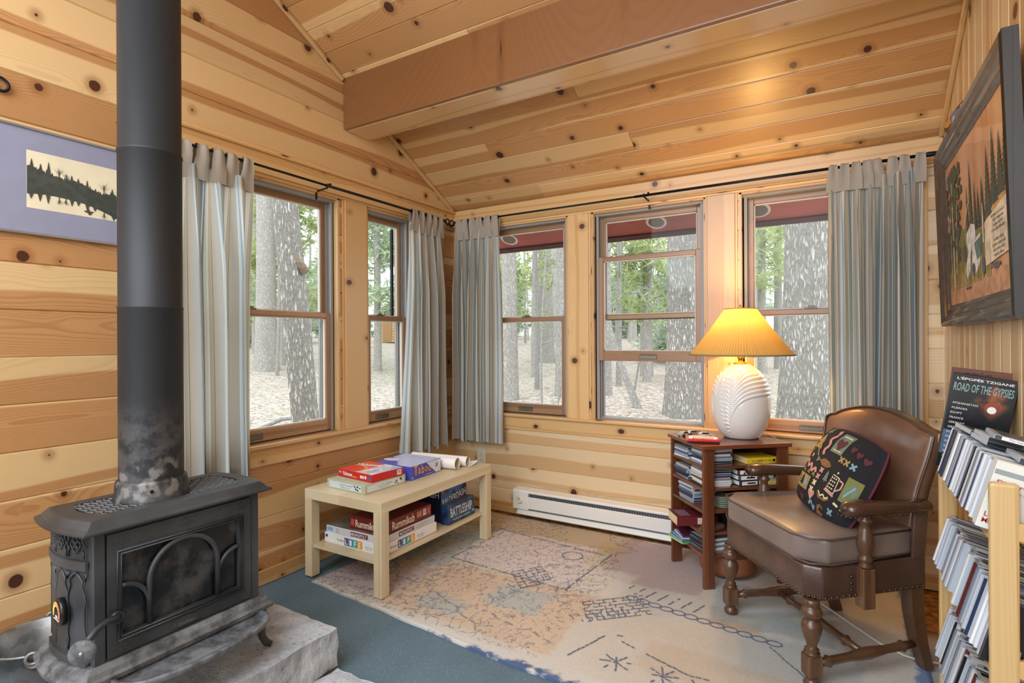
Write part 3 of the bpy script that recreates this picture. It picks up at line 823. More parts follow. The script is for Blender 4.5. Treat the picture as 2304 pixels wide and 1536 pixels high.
# eaves of the cabin outside the back wall, with round vents
t = bpy.data.objects.new('roof_eaves', None); C.objects.link(t); struct(t, 'red-stained soffit under the eaves outside the back windows', 'eaves')
fe = Frame((XL - .6, YB + .13, 2.20 - .53 * .13), (1, 0, 0), Vector((0, cs, -math.sin(slope))), Vector((0, -math.sin(slope), -cs)))
mb = MB(); fe.box(mb, 0, 4.4, 0, .475, -.02, .0); mb.build('soffit', plain('red_soffit_stain', (178, 98, 90), .7, var=.12, scale=6, bump=.1), t)
mb = MB(); fe.box(mb, 0, 4.4, .430, .475, 0., .012); mb.build('edge_board', plain('dark_eave_edge', (82, 46, 44), .7, var=.3, scale=9), t)
mb = MB(); mb.box(XL - .6, XL + 3.8, YB + .13 + .476 * cs, YB + .155 + .476 * cs, 1.902, 2.05); mb.build('fascia', plain('red_fascia', (140, 70, 64), .7, var=.1), t)
for px_, uu in (('a', .821), ('b', 1.974), ('c', 2.604)):
    vt = None
    mb = MB(); c = fe.p(uu, .325, .0); mb.lathe([(.052, .0), (.052, .002)], c, 28, axis=fe.n); a = mb.build('vent_screen', plain('vent_mesh', (128, 118, 108), .7, var=.3, scale=300), t)
    mb = MB(); mb.lathe([(.052, .0), (.054, .004), (.064, .005), (.069, .0)], c, 32, axis=fe.n, cap=False); mb.build('vent_ring', plain('vent_ring_white', (232, 228, 220), .5), a)
# ---------------------------------------------------------------- curtains on iron rods
k = NT('striped_curtain_cloth')
u, v, _ = k.sep(k.node('ShaderNodeUVMap').outputs[0])
fr_ = k.math('FRACT', k.math('DIVIDE', u, .31))
gre, wht, blu, nav, slt, crm, sag, tan = [srgb(q) for q in ((186, 184, 178), (238, 238, 234), (198, 216, 226), (48, 64, 96), (124, 144, 156), (222, 218, 204), (142, 156, 148), (198, 186, 164))]
stops = [(0, gre), (.13, wht), (.145, blu), (.19, nav), (.196, blu), (.21, nav), (.216, blu), (.25, wht), (.28, crm), (.35, slt), (.38, tan), (.50, nav), (.507, wht), (.53, sag), (.57, wht), (.577, sag), (.62, slt), (.68, blu), (.72, nav), (.727, slt), (.75, nav), (.757, crm), (.82, wht), (.85, tan), (.925, nav), (.932, tan)]
col = k.ramp(fr_, stops, True)
weave = k.noise(k.xyz(k.math('MULTIPLY', u, 900.), k.math('MULTIPLY', v, 120.), 0.), 1., 1.)
col = k.mix(k.math('MULTIPLY', weave, .25), col, srgb(236, 236, 230))
k.set(col, .9, spec=.1)
tr = k.node('ShaderNodeBsdfTranslucent'); k.put(tr.inputs[0], col)
mx = k.node('ShaderNodeMixShader'); mx.inputs[0].default_value = .5
k.t.links.new(k.bsdf.outputs[0], mx.inputs[1]); k.t.links.new(tr.outputs[0], mx.inputs[2]); k.t.links.new(mx.outputs[0], k.out.inputs[0])
M['curtain'] = k.m
k = NT('curtain_heading_cloth'); u, v, _ = k.sep(k.node('ShaderNodeUVMap').outputs[0])
k.set(k.mix(k.noise(k.xyz(k.math('MULTIPLY', u, 60.), 0., 0.), 1., 2.), srgb(146, 138, 128), srgb(184, 176, 164)), .9, spec=.1); M['tab'] = k.m

def curtain(label, W, a, b, zt, zb, zrod, folds, tabs, seed, flare=0.0, off=.09):
    """Cloth gathered on tabs between a and b along wall W."""
    rg = random.Random(seed); t = thing('curtain', label, 'curtain', W.p((a + b) / 2, zt, off), 0, 'striped tab-top curtains')
    inv = Matrix.Translation(-Vector(t.location)); span = b - a; nu = folds * 14
    ph = [rg.uniform(-.9, .9) for _ in range(folds + 2)]; am = [rg.uniform(.55, 1.25) for _ in range(folds + 2)]; drift = [rg.uniform(-.03, .03) for _ in range(folds + 2)]
    def shape(s, q):
        # q = 0 at the top, 1 at the hem
        x = s * folds; i = min(int(x), folds - 1); f = x - i
        A = (am[i] * (1 - f) + am[i + 1] * f); D = (drift[i] * (1 - f) + drift[i + 1] * f); P = (ph[i] * (1 - f) + ph[i + 1] * f)
        amp = .012 + .036 * min(1, q * 3.5) + .010 * q
        uu = a + span * s + D * q + .013 * math.sin(2 * math.pi * x * 2 + P) * min(1, q * 3) + flare * (s - .5) * q
        nn = off + A * amp * math.sin(2 * math.pi * x + P * q) + .006 * math.sin(9 * s + 5 * q + P)
        return uu, nn
    arc = [0.]
    for i in range(nu):
        u0, n0 = shape(i / nu, .4); u1, n1 = shape((i + 1) / nu, .4); arc.append(arc[-1] + math.hypot(u1 - u0, n1 - n0) * 1.3)
    o0 = rg.uniform(0, .3)
    mb = MB()
    def fn(s, q):
        uu, nn = shape(s, q); z = zt + (zb - zt) * q
        if q == 0: z += .006 * math.sin(s * folds * 6.28)
        if q == 1: z += .012 * math.sin(s * folds * 6.28 + seed)
        return W.p(uu, z, nn)
    mb.grid(fn, nu, 26, 0, lambda s, q: (o0 + arc[int(round(s * nu))], q * (zt - zb)))
    mb.xform(inv); mb.build('panel', M['curtain'], t, normals=False)
    # hem turned up at the bottom
    mb = MB()
    def hem(s, q):
        uu, nn = shape(s, 1 - .055 * q); return W.p(uu, zb + (zt - zb) * .055 * q + (.012 * math.sin(s * folds * 6.28 + seed)) * (1 - q), nn - .003)
    mb.grid(hem, nu, 2, 0, lambda s, q: (o0 + arc[int(round(s * nu))], q * .08)); mb.xform(inv); mb.build('hem', M['curtain'], t, normals=False)
    # tabs looped over the rod
    for i in range(tabs):
        s = (i + .5) / tabs; c = a + span * s + rg.uniform(-.008, .008); w = min(.028, span / tabs * .46); tw = rg.uniform(-.4, .4)
        uu, nn = shape(s, 0)
        mb = MB(); prof = [(nn + .005, zt - .055), (nn + .010, zt), (off + .017, (zt + zrod) / 2), (off + .016, zrod), (off + .009, zrod + .014), (off - .009, zrod + .014), (off - .016, zrod), (off - .014, (zt + zrod) / 2), (nn - .010, zt), (nn - .006, zt - .055)]
        mb.grid(lambda p, q: W.p(c + (p - .5) * 2 * w * (1 + .25 * math.cos(q * 6.28)) + tw * .02 * math.sin(q * 3.14), prof[int(round(q * 9))][1], prof[int(round(q * 9))][0] + .006 * math.sin(p * 6.28 + i) * math.sin(q * 3.14)), 6, 9, 0)
        mb.xform(inv); mb.build('tab', M['tab'], t, normals=False)
    return t
curtain('long pale striped curtain on the left wall, partly behind the stovepipe', WL, 1.06, 1.56, 1.935, .545, 2.018, 5, 7, 3)
curtain('narrow striped curtain on the left wall, next to the room corner', WL, 2.640, 2.975, 1.945, .475, 2.018, 5, 5, 8, flare=.10)
curtain('striped curtain at the corner end of the back wall, short hem above the outlet', WB, -2.345, -1.975, 1.955, .487, 2.032, 6, 6, 12)
curtain('wide striped curtain behind the leather armchair', WB, -.045, .335, 1.965, .490, 2.032, 7, 8, 21, flare=.03)

def rod(label, W, a, b, z, brackets, scroll_a, scroll_b, off=.09):
    t = thing('curtain_rod', label, 'curtain rod', W.p((a + b) / 2, z, off)); inv = Matrix.Translation(-Vector(t.location))
    def done(mb, nm): mb.xform(inv); mb.build(nm, M['dark_metal'], t)
    mid = (a + b) / 2
    mb = MB(); mb.tube([W.p(a, z, off), W.p(mid, z, off)], .0062, 10); mb.tube([W.p(mid - .02, z, off), W.p(b, z, off)], .0078, 10); done(mb, 'rod')
    for c in brackets:
        mb = MB(); plank(mb, W, c - .006, c + .006, z - .062, z - .006, 0, .004, c=.001)
        mb.tube([W.p(c, z - .018, .003), W.p(c, z - .014, off * .6), W.p(c, z - .012, off)], .005, 8)
        mb.tube([W.p(c - .004, z - .012, off), W.p(c - .004, z + .008, off + .012)], .005, 8); mb.tube([W.p(c + .02, z - .006, off), W.p(c + .02, z + .016, off)], .006, 8); done(mb, 'bracket')
    for c, s, kind in ((a, -1, scroll_a), (b, 1, scroll_b)):
        mb = MB()
        if kind == 'ring':
            mb.tube([W.p(c, z, off), W.p(c + s * .02, z, off)], [.011, .006], 10)
            pts = [W.p(c + s * (.045 + (.026 - .011 * i / 22) * math.cos(math.pi - s * 0 + i * .42)), z + (.024 - .010 * i / 22) * math.sin(math.pi + i * .42), off) for i in range(23)]
            mb.tube(pts, [.0055 - .0015 * i / 22 for i in range(23)], 7)
        elif kind == 'spear':
            mb.lathe([(.006, 0), (.012, .004), (.012, .012), (.006, .018), (.009, .024), (.0125, .045), (.011, .07), (.006, .09), (.001, .104)], W.p(c, z, off), 12, axis=W.u * s)
        else: mb.lathe([(.008, 0), (.010, .01), (.002, .02)], W.p(c, z, off), 10, axis=W.u * s)
        done(mb, 'finial')
rod('black curtain rod on the left wall with a curl at the corner end', WL, 1.02, 2.985, 2.018, (1.10, 1.99), 'cap', 'ring')
rod('black curtain rod on the back wall with a spear tip at the right', WB, -2.335, .312, 2.032, (-.97,), 'ring', 'spear')
# ---------------------------------------------------------------- coffee table and the games on it
M['birch'] = pine('birch_effect', (214, 200, 168), (206, 190, 156), (190, 172, 136), width=.5, knots=False, grain=.25, rough=.4, coat=.0)
def wood_box(mb, x0, x1, y0, y1, z0, z1, along, bev=.003):
    """Box with grain running along one axis (UV for the pine shaders)."""
    _bi[0] += 1; kk = _bi[0]; q = MB(); q.box(x0, x1, y0, y1, z0, z1)
    if bev: q.bevel(bev, 2)
    q.bm.normal_update()
    rng = [(x0, x1), (y0, y1), (z0, z1)]; oth = [i for i in range(3) if i != along]
    for f in q.bm.faces:
        n = f.normal; ax = max(oth, key=lambda i: 0 if abs(n[i]) > .5 else rng[i][1] - rng[i][0])
        for l in f.loops:
            c = l.vert.co; l[q.uv].uv = (c[along], kk + .03 + .94 * max(0, min(1, (c[ax] - rng[ax][0]) / (rng[ax][1] - rng[ax][0]))))
    me = bpy.data.meshes.new('tmp'); q.bm.to_mesh(me); q.bm.free(); mb.bm.from_mesh(me); bpy.data.meshes.remove(me)
TX0, TX1, TY0, TY1 = -2.315, -1.790, 1.820, 2.732
t = thing('coffee_table', 'low pale birch coffee table with a lower shelf under the left wall windows', 'table', ((TX0 + TX1) / 2, (TY0 + TY1) / 2, 0))
hx, hy = (TX1 - TX0) / 2, (TY1 - TY0) / 2
mb = MB(); wood_box(mb, -hx, hx, -hy, hy, .400, .450, 1, .002); mb.build('tabletop', M['birch'], t, normals=False)
mb = MB(); mb.grid(lambda a, b: Vector((-hx + .03 + (2 * hx - .06) * a, -hy + .012 + (2 * hy - .024) * b, .158 - .003 * math.sin(math.pi * b))), 2, 12, 0, lambda a, b: (b * .9, 900.1 + a * .8))
mb.grid(lambda a, b: Vector((-hx + .03 + (2 * hx - .06) * a, -hy + .012 + (2 * hy - .024) * b, .174 - .003 * math.sin(math.pi * b))), 2, 12, 0, lambda a, b: (b * .9, 901.1 + a * .8))
for a in (0, 1):
    mb.grid(lambda p, b: Vector((-hx + .03 + (2 * hx - .06) * a, -hy + .012 + (2 * hy - .024) * b, .158 + .016 * p - .003 * math.sin(math.pi * b))), 1, 12, 0, lambda p, b: (b, 902.2 + p * .1))
    mb.grid(lambda p, b: Vector((-hx + .03 + (2 * hx - .06) * b, -hy + .012 + (2 * hy - .024) * a, .158 + .016 * p)), 1, 2, 0, lambda p, b: (b, 903.2 + p * .1))
mb.build('lower_shelf', M['birch'], t)
for sx_ in (-1, 1):
    for sy_ in (-1, 1):
        mb = MB(); wood_box(mb, sx_ * hx - (.05 if sx_ > 0 else 0), sx_ * hx + (.05 if sx_ < 0 else 0), sy_ * hy - (.05 if sy_ > 0 else 0), sy_ * hy + (.05 if sy_ < 0 else 0), .0125, .400, 2, .002)
        mb.build('leg', M['birch'], t, normals=False)

def card(name, c, rough=.45, var=.04): return plain(name, c, rough, var=var, scale=9)
W_, K_ = card('print_white', (238, 238, 238)), card('print_black', (24, 24, 28))
XA, YA, ZA = Vector((1, 0, 0)), Vector((0, 1, 0)), Vector((0, 0, 1))
def game(label, cx, cy, z, lx, ly, lz, rz, mats, lid=.0, group=None):
    """Lidded cardboard box: lid and tray; mats = (side, top)."""
    t = thing('board_game_box', label, 'game box', (cx, cy, z), rz, group)
    mb = MB(); mb.box(-lx / 2, lx / 2, -ly / 2, ly / 2, .004, lz, (0, 1, 0, 0, 0, 0)); mb.bevel(.0012); mb.build('lid', mats, t)
    mb = MB(); mb.box(-lx / 2 + .002, lx / 2 - .002, -ly / 2 + .002, ly / 2 - .002, 0, .02, 0); mb.build('tray', mats[0], t)
    return t
def patch(t, name, mat, c, xd, yd, w, h, d=.0004):
    mb = MB(); X = Vector(xd); Y = Vector(yd); Z = X.cross(Y); c = Vector(c) + Z * d
    mb.face([c - X * w / 2 - Y * h / 2, c + X * w / 2 - Y * h / 2, c + X * w / 2 + Y * h / 2, c - X * w / 2 + Y * h / 2])
    return mb.build(name, mat, t, normals=False)
def blot(t, name, mat, c, xd, yd, pts, d=.0006):
    mb = MB(); X = Vector(xd); Y = Vector(yd); Z = X.cross(Y); c = Vector(c) + Z * d
    mb.face([c + X * p + Y * q for p, q in pts]); return mb.build(name, mat, t, normals=False)
FY, FX = (XA, ZA), (YA, ZA)          # the -Y face and the +X face: reading direction, up
TT = .450
# green box and the red dice game on it
gs = card('sage_box_card', (176, 186, 158)); gl_ = card('pale_blue_label', (206, 218, 224)); ink = card('grey_ink', (120, 134, 140))
lx, ly, lz = .275, .275, .046
t = game('sage green domino box at the bottom of the stack on the coffee table', -2.085, 2.020, TT, lx, ly, lz, R(-2), [gs, gs])
patch(t, 'label_panel', gl_, (-.004, -ly / 2, .024), *FY, .235, .032); patch(t, 'label_panel', gl_, (lx / 2, .0, .024), *FX, .245, .032)
for (c, fc) in (((.0, -ly / 2 - .0003, .029), FY), ((lx / 2 + .0003, -.01, .029), FX)):
    scribble(ink, t, c, *fc, .009, .09); scribble(ink, t, Vector(c) - ZA * .012, *fc, .007, .07)
for fc, o in ((FY, Vector((.085, -ly / 2 - .0008, .024))), (FX, Vector((lx / 2 + .0008, .085, .024)))):
    dmb = MB()
    for i in range(9):
        c = o + fc[0] * rnd.uniform(-.024, .024) + ZA * rnd.uniform(-.010, .010); dmb.obox(c, fc[0], ZA, fc[0].cross(ZA), .0045, .0022, .0003)
    dmb.build('domino_print', K_, t)
rd, rdt = card('red_box_card', (196, 38, 34)), None
k = NT('red_game_lid'); co = k.coord('Object'); x_, y_, z_ = k.sep(co)
dg = k.math('ADD', k.math('MULTIPLY', x_, .55), y_)
c = k.ramp(k.math('MULTIPLY_ADD', dg, 2.6, .5), [(0, srgb(206, 44, 36)), (.40, srgb(214, 60, 40)), (.44, srgb(240, 160, 60)), (.47, srgb(230, 90, 50)), (.62, srgb(214, 56, 40)), (1, srgb(200, 40, 36))])
vo = k.voronoi(co, 26., 'F1'); m_ = k.step(k.math('ADD', x_, k.math('MULTIPLY', k.noise(co, 12.), .12)), .06, .09)
c = k.mix(m_, c, k.ramp(k.sep(vo[1])[0], [(0, srgb(230, 232, 240)), (.5, srgb(176, 190, 216)), (.75, srgb(240, 200, 170)), (1, srgb(120, 150, 210))]))
k.set(c, .35); rdt = k.m
lx, ly, lz = .262, .205, .040
t = game('red dice game box lying on top of the sage green box', -2.078, 2.040, TT + .0462, lx, ly, lz, R(-5), [rd, rdt])
text('Yahtzee', W_, t, (-.055, -ly / 2 - .0004, .022), *FY, .019, .075, bold=True, shear=.15); text('EN', W_, t, (-.112, -ly / 2 - .0004, .025), *FY, .011, .018)
text('Yahtzee', W_, t, (-.055, .035, lz + .0004), XA + YA * .35, YA - XA * .35, .045, .15, bold=True, shear=.15)
yl = card('flame_yellow', (238, 170, 60)); blot(t, 'flame_swoosh', yl, (-.01, -ly / 2, .010), *FY, [(-.06, .0), (.0, .006), (.035, .003), (.02, .0), (-.02, .003)])
for i, q in enumerate(((.05, .020), (.066, .020), (.085, .021))): patch(t, 'dice_print', W_, (q[0], -ly / 2, q[1]), *FY, .012, .014)
patch(t, 'maker_badge', card('badge_blue', (60, 96, 168)), (.112, -ly / 2, .020), *FY, .020, .016)
patch(t, 'barcode', W_, (lx / 2, .075, .022), *FX, .028, .026)
for i in range(6): patch(t, 'barcode_bar', K_, (lx / 2 + .0004, .066 + i * .0036, .024), *FX, .0014, .018)
patch(t, 'maker_badge', card('badge_grey', (150, 70, 66)), (lx / 2, .045, .022), *FX, .018, .014)
# blue word game
bl = card('indigo_box_card', (72, 78, 178))
k = NT('indigo_game_lid'); co = k.coord('Object'); x_, y_, z_ = k.sep(co)
m_ = k.step(k.math('ADD', k.math('MULTIPLY', x_, .8), k.math('ADD', y_, k.math('MULTIPLY', k.noise(co, 9.), .08))), -.06, -.03)
k.set(k.mix(m_, srgb(78, 84, 186), k.mix(k.noise(co, 18., 3.), srgb(214, 220, 240), srgb(166, 176, 226))), .3); blt = k.m
lx, ly, lz = .262, .262, .074
t = game('indigo word guessing game box beside the paper rolls on the coffee table', -2.075, 2.318, TT, lx, ly, lz, R(2), [bl, blt])
og = card('marigold_print', (226, 150, 62)); pl_ = card('lavender_print', (214, 216, 230))
blot(t, 'pale_corner', pl_, (lx / 2, 0, lz / 2), *FX, [(.0, lz / 2 - .002), (.085, -lz / 2 + .004), (ly / 2 - .002, -lz / 2 + .004), (ly / 2 - .002, lz / 2 - .002)])
for i, (ch, h) in enumerate((('T', .052), ('a', .032), ('b', .046), ('o', .030), ('o', .028))):
    text(ch, og, t, (lx / 2 + .0012, -.092 + i * .030, .022 + h / 2 + (.003 if i % 2 else 0)), YA + ZA * .03 * (1 if i % 2 else -1), ZA, h, (.036, .024, .024, .025, .025)[i], bold=True)
patch(t, 'maker_badge', card('badge_sky', (110, 170, 226)), (lx / 2, -.118, .012), *FX, .014, .012); scribble(W_, t, (lx / 2 + .0006, .02, .010), *FX, .006, .08)
blot(t, 'sketch_print', ink, (lx / 2, .09, .046), *FX, [(-.012, -.012), (-.004, .0), (-.010, .014), (.002, .006), (.010, .016), (.012, -.002), (.004, -.014)])
mb = MB(); mb.lathe([(.03, 0), (.03, .0004)], (-.09, -.03, lz + .0003), 20, rx=1.7); mb.build('pale_blob', pl_, t)
# rolled posters and a loose sheet
pw = card('poster_paper', (238, 236, 232), .6); pin = card('tube_inside', (214, 200, 176), .8)
def roll(label, p0, p1, r):
    d = (Vector(p1) - Vector(p0)); t = thing('poster_tube', label, 'paper roll', p0, 0, None)
    mb = MB(); L_ = d.length; a = d.normalized(); side = Vector((a.y, -a.x, 0))
    n = 40; turns = 1.35
    def fn(s, q):
        th = s * turns * 2 * math.pi; rr = r - .0035 * s
        return a * (L_ * q) + side * (rr * math.cos(th)) + ZA * (r + rr * math.sin(th))
    mb.grid(fn, n, 2); mb.build('sheet', pw, t, normals=False)
    mb = MB(); mb.grid(lambda s, q: a * (.004 + (L_ - .008) * q) + side * ((r - .0055) * math.cos(s * 6.2832)) + ZA * (r + (r - .0055) * math.sin(s * 6.2832)), 28, 2); mb.build('inner_layer', pin, t, normals=False)
roll('thick white paper roll lying nearer the table front', (-2.190, 2.475, TT), (-1.880, 2.520, TT), .034)
roll('white paper roll lying behind the thicker roll', (-2.25, 2.560, TT), (-1.872, 2.612, TT), .030)
mb = MB(); mb.grid(lambda a, b: Vector((-2.06 + .20 * a, 2.60 + .10 * b, .4515 + .022 * max(0, a * b) ** 2)), 8, 8)
tag(mb.build('paper_sheet', pw, normals=False), 'loose white sheet curling up beside the rolls at the table corner', 'paper')
# ---- on the lower shelf
ST = .1745
wl = card('white_box_card', (228, 230, 232))
life = [card('life_purple', (92, 70, 120)), card('life_blue', (54, 130, 190)), card('life_teal', (40, 150, 150)), card('life_lime', (150, 170, 60)), card('life_orange', (226, 150, 52))]
lx, ly, lz = .400, .400, .050
t = game('white spinner board game box at the bottom of the pile on the lower shelf', -2.045, 2.085, ST, lx, ly, lz, 0, [wl, wl])
for fc, o in ((FY, Vector((.0, -ly / 2, .026))), (FX, Vector((lx / 2, -.04, .026)))):
    N_ = fc[0].cross(ZA)
    text('The Game of', K_, t, o - fc[0] * .085 + N_ * .0004, fc[0], ZA, .010, .05)
    for i, ch in enumerate('LIFE'):
        c_ = o + fc[0] * (-.042 + i * .031)
        patch(t, 'letter_tile', life[(0, 1, 2, 4)[i]], c_, fc[0], ZA, .030, .038); patch(t, 'tile_edge', life[(1, 2, 3, 4)[i]], c_ + fc[0] * .012, fc[0], ZA, .006, .038, .0007)
        text(ch, W_, t, c_ - fc[0] * .002 + N_ * .0010, fc[0], ZA, .026, .014, bold=True)
    scribble(ink, t, o + fc[0] * .110 + N_ * .0004, fc[0], ZA, .007, .045); scribble(ink, t, o + fc[0] * .110 + N_ * .0004 - ZA * .011, fc[0], ZA, .006, .045)
patch(t, 'maker_badge', card('badge_navy', (44, 60, 110)), (-.185, -ly / 2, .034), *FY, .016, .014)
gt = card('grey_box_card', (206, 208, 210)); mt = card('street_print', (110, 108, 100), var=.35)
lx, ly, lz = .385, .390, .036
t = game('pale grey property board game box, middle of the pile on the lower shelf', -2.045, 2.085, ST + .0505, lx, ly, lz, R(1), [gt, mt])
rb = card('crimson_print', (184, 40, 48))
for fc, o in ((FY, Vector((.035, -ly / 2, .018))), (FX, Vector((lx / 2, -.03, .018)))):
    patch(t, 'title_band', rb, o, fc[0], ZA, .115, .022); patch(t, 'title_box', K_, o, fc[0], ZA, .110, .017, .0006); text('MONOPOLY', W_, t, o + fc[0].cross(ZA) * .0011, fc[0], ZA, .014, .104, bold=True)
patch(t, 'maker_badge', card('badge_sky', (110, 170, 226)), (-.165, -ly / 2, .02), *FY, .040, .018); scribble(K_, t, (-.115, -ly / 2 - .0004, .024), *FY, .005, .02); scribble(K_, t, (-.115, -ly / 2 - .0004, .014), *FY, .005, .02)
scribble(ink, t, (lx / 2 + .0004, .09, .022), *FX, .006, .10); scribble(ink, t, (lx / 2 + .0004, .08, .012), *FX, .005, .07)
mr = card('maroon_box_card', (112, 36, 40)); cm = card('cream_print', (236, 222, 196))
lx, ly, lz = .235, .345, .064
t = game('maroon tile rummy box on top of the pile on the lower shelf', -1.975, 2.085, ST + .0872, lx, ly, lz, R(1), [mr, mr])
text('Rummikub', cm, t, (lx / 2 + .0005, -.045, .032), *FX, .040, .165, bold=True)
text('Rummikub', cm, t, (-.005, -ly / 2 - .0005, .030), *FY, .036, .15, bold=True); patch(t, 'crest', card('rose_print', (206, 80, 80)), (-.10, -ly / 2, .032), *FY, .022, .032)
patch(t, 'tile_picture', card('tile_photo', (170, 120, 84), var=.4), (lx / 2, .075, .036), *FX, .040, .030)
patch(t, 'barcode', W_, (lx / 2, .118, .036), *FX, .026, .032)
for i in range(6): patch(t, 'barcode_bar', K_, (lx / 2 + .0004, .109 + i * .0036, .038), *FX, .0014, .022)
patch(t, 'crest', card('rose_print', (206, 80, 80)), (lx / 2, .152, .036), *FX, .022, .036)
nb = card('navy_box_card', (26, 38, 84))
k = NT('bluff_game_face'); co = k.coord('Object'); n = k.noise(co, 14., 4.)
k.set(k.mix(k.step(n, .42, .58), srgb(30, 42, 96), srgb(60, 110, 180)), .35); nbt = k.m
lx, ly, lz = .27, .27, .205
t = thing('board_game_box', 'tall navy word bluffing game box standing at the back end of the lower shelf', 'game box', (-2.04, 2.505, ST), 0)
mb = MB(); mb.box(-lx / 2, lx / 2, -ly / 2 + .03, ly / 2, .02, lz, (0, 0, 0, 1, 0, 0)); mb.bevel(.001); mb.build('lid', [nb, nbt], t)
mb = MB(); mb.box(-lx / 2 + .002, lx / 2 - .002, -ly / 2 + .032, ly / 2 - .002, 0, .03); mb.build('tray', nb, t)
text('BALDERDASH', W_, t, (lx / 2 + .0006, .015, .118), YA + ZA * .11, ZA - YA * .11, .040, .220, bold=True); text('DASH', W_, t, (.06, -ly / 2 + .03 - .0006, .15), XA, ZA, .034, .12)
patch(t, 'maker_badge', card('badge_rose', (206, 110, 110)), (lx / 2, -.09, .168), *FX, .014, .018)
k = NT('sea_battle_face'); co = k.coord('Object'); n = k.noise(co, 16., 4.)
k.set(k.mix(k.step(n, .4, .6), srgb(18, 34, 66), srgb(40, 74, 116)), .3); sbt = k.m
lx, ly, lz = .055, .250, .105
t = thing('board_game_box', 'dark blue naval game box leaning in front of the tall navy box', 'game box', (-1.870, 2.512, ST + .0015), 0, rot=(0, R(-4), 0))
mb = MB(); mb.box(-lx / 2, lx / 2, -ly / 2, ly / 2, 0, lz, 0); mb.bevel(.001); mb.build('lid', [sbt], t)
st_ = card('steel_print', (190, 200, 208))
text('BATTLESHIP', st_, t, (lx / 2 + .0006, -.002, .058), *FX, .050, .205, bold=True); text('THE CLASSIC NAVAL COMBAT GAME', W_, t, (lx / 2 + .0006, -.005, .018), *FX, .008, .16)
patch(t, 'maker_badge', card('badge_sky', (110, 170, 226)), (lx / 2, .108, .024), *FX, .018, .014)
# ---------------------------------------------------------------- side table with shelves, lamp and toys
M['walnut'] = pine('brown_stained_wood', (122, 70, 44), (104, 58, 36), (64, 34, 22), width=.1, knots=False, grain=.5, rough=.32, coat=.35)
M['walnut_top'] = pine('brown_table_top', (138, 76, 46), (120, 64, 38), (78, 40, 24), width=.3, knots=False, grain=.45, rough=.18, coat=.6)
T1, T2, TH = .44, .35, .690
A1, A2 = R(40), R(130)
P0 = Vector((-.549, 2.66, 0)); E1 = Vector((math.cos(A1), math.sin(A1), 0)); E2 = Vector((math.cos(A2), math.sin(A2), 0))
ST_RZ = A1
side = thing('side_table', 'dark brown shelf table of music cases under the lamp, beside the armchair', 'table', P0, ST_RZ)
mb = MB(); wood_box(mb, -.012, T1 + .012, -.012, T2 + .012, TH - .020, TH, 0, .003); mb.build('tabletop', M['walnut_top'], side, normals=False)
for a in (0, T1 - .055):
    for b in (0, T2 - .018):
        mb = MB(); wood_box(mb, a, a + .055, b, b + .018, 0.0125, TH - .020, 2, .002); mb.build('leg', M['walnut'], side, normals=False)
SH = [.169, .273, .377, .482, .586]
for z in SH:
    mb = MB(); wood_box(mb, .004, T1 - .004, .012, T2 - .012, z - .014, z, 0, .002); mb.build('shelf', M['walnut'], side, normals=False)
mb = MB(); wood_box(mb, T1 - .010, T1 - .002, .02, T2 - .02, SH[0], TH - .02, 2, 0); mb.build('back_panel', M['walnut'], side, normals=False)
mb = MB(); wood_box(mb, .056, T1 - .056, T2 - .012, T2 - .004, SH[0], TH - .02, 0, 0); mb.build('side_panel', M['walnut'], side, normals=False)
def tl(x, y, z=0): return P0 + E1 * x + E2 * y + ZA * z

# music cases: box with a spine, one of several colours
case_edge = plain('clear_case_plastic', (176, 186, 196), .18, spec=.6)
spine_cols = [(226, 228, 232), (210, 214, 220), (24, 26, 32), (60, 64, 72), (188, 196, 208), (120, 128, 140), (40, 52, 84), (232, 230, 224), (150, 158, 170), (96, 36, 40), (70, 96, 140), (200, 190, 160)]
spines = [plain('case_spine_%s' % n, c, .3) for n, c in zip('white pale black graphite silver grey navy cream steel wine blue sand'.split(), spine_cols)]
case_meshes = []
def make_case(i, th=.0104, w=.142, h=.125):
    """Case with its spine on the -x side; x = width, y = thickness, z = height."""
    mb = MB(); mb.box(.004, w, 0, th, 0, h, (0, 0, 0, 0, 0, 0)); mb.box(0, .0045, .0006, th - .0006, .0008, h - .0008, (1, 1, 1, 1, 1, 1))
    mb.box(.012, w - .001, .0012, th - .0012, -.0003, h + .0003, 2)
    o = mb.build('music_case', [case_edge, spines[i], spines[(i * 5 + 2) % 12]]); me = o.data; bpy.data.objects.remove(o); return me
case_meshes = [make_case(i) for i in range(12)]
order = [2, 0, 1, 8, 4, 5, 3, 0, 6, 7, 1, 4, 10, 8, 2, 5, 0, 9, 3, 1, 11, 4]
def case(label, loc, rot, group, mi=None, name='music_case'):
    o = bpy.data.objects.new(name, case_meshes[mi if mi is not None else rnd.choice(order)]); C.objects.link(o)
    o.location = loc; o.rotation_euler = rot; tag(o, label, 'music case', group); return o
blues = [10, 6, 8, 4, 3, 1, 5, 10, 8, 2, 11]
def lying_stack(label, group, x, y, z, n, rz0, cols, jit=.006):
    """Cases lying flat; spine towards the chosen side."""
    for i in range(n):
        rz = rz0 + rnd.uniform(-.09, .09)
        m = Matrix.Translation(tl(x + rnd.uniform(-jit, jit), y + rnd.uniform(-jit, jit), z + .0106 * i)) @ Matrix.Rotation(A1 + rz, 4, 'Z') @ Matrix.Translation((-.071, -.0625, .0104)) @ Matrix.Rotation(R(-90), 4, 'X')
        # width x, height -> y (lying)
        o = case(label, (0, 0, 0), (0, 0, 0), group, cols[(i * 3 + n) % len(cols)]); o.matrix_world = m
lying_stack('music case in the left-hand stack, top shelf of the side table', 'cases left on the top shelf', .080, .258, SH[4] + .0005, 5, .06, blues)
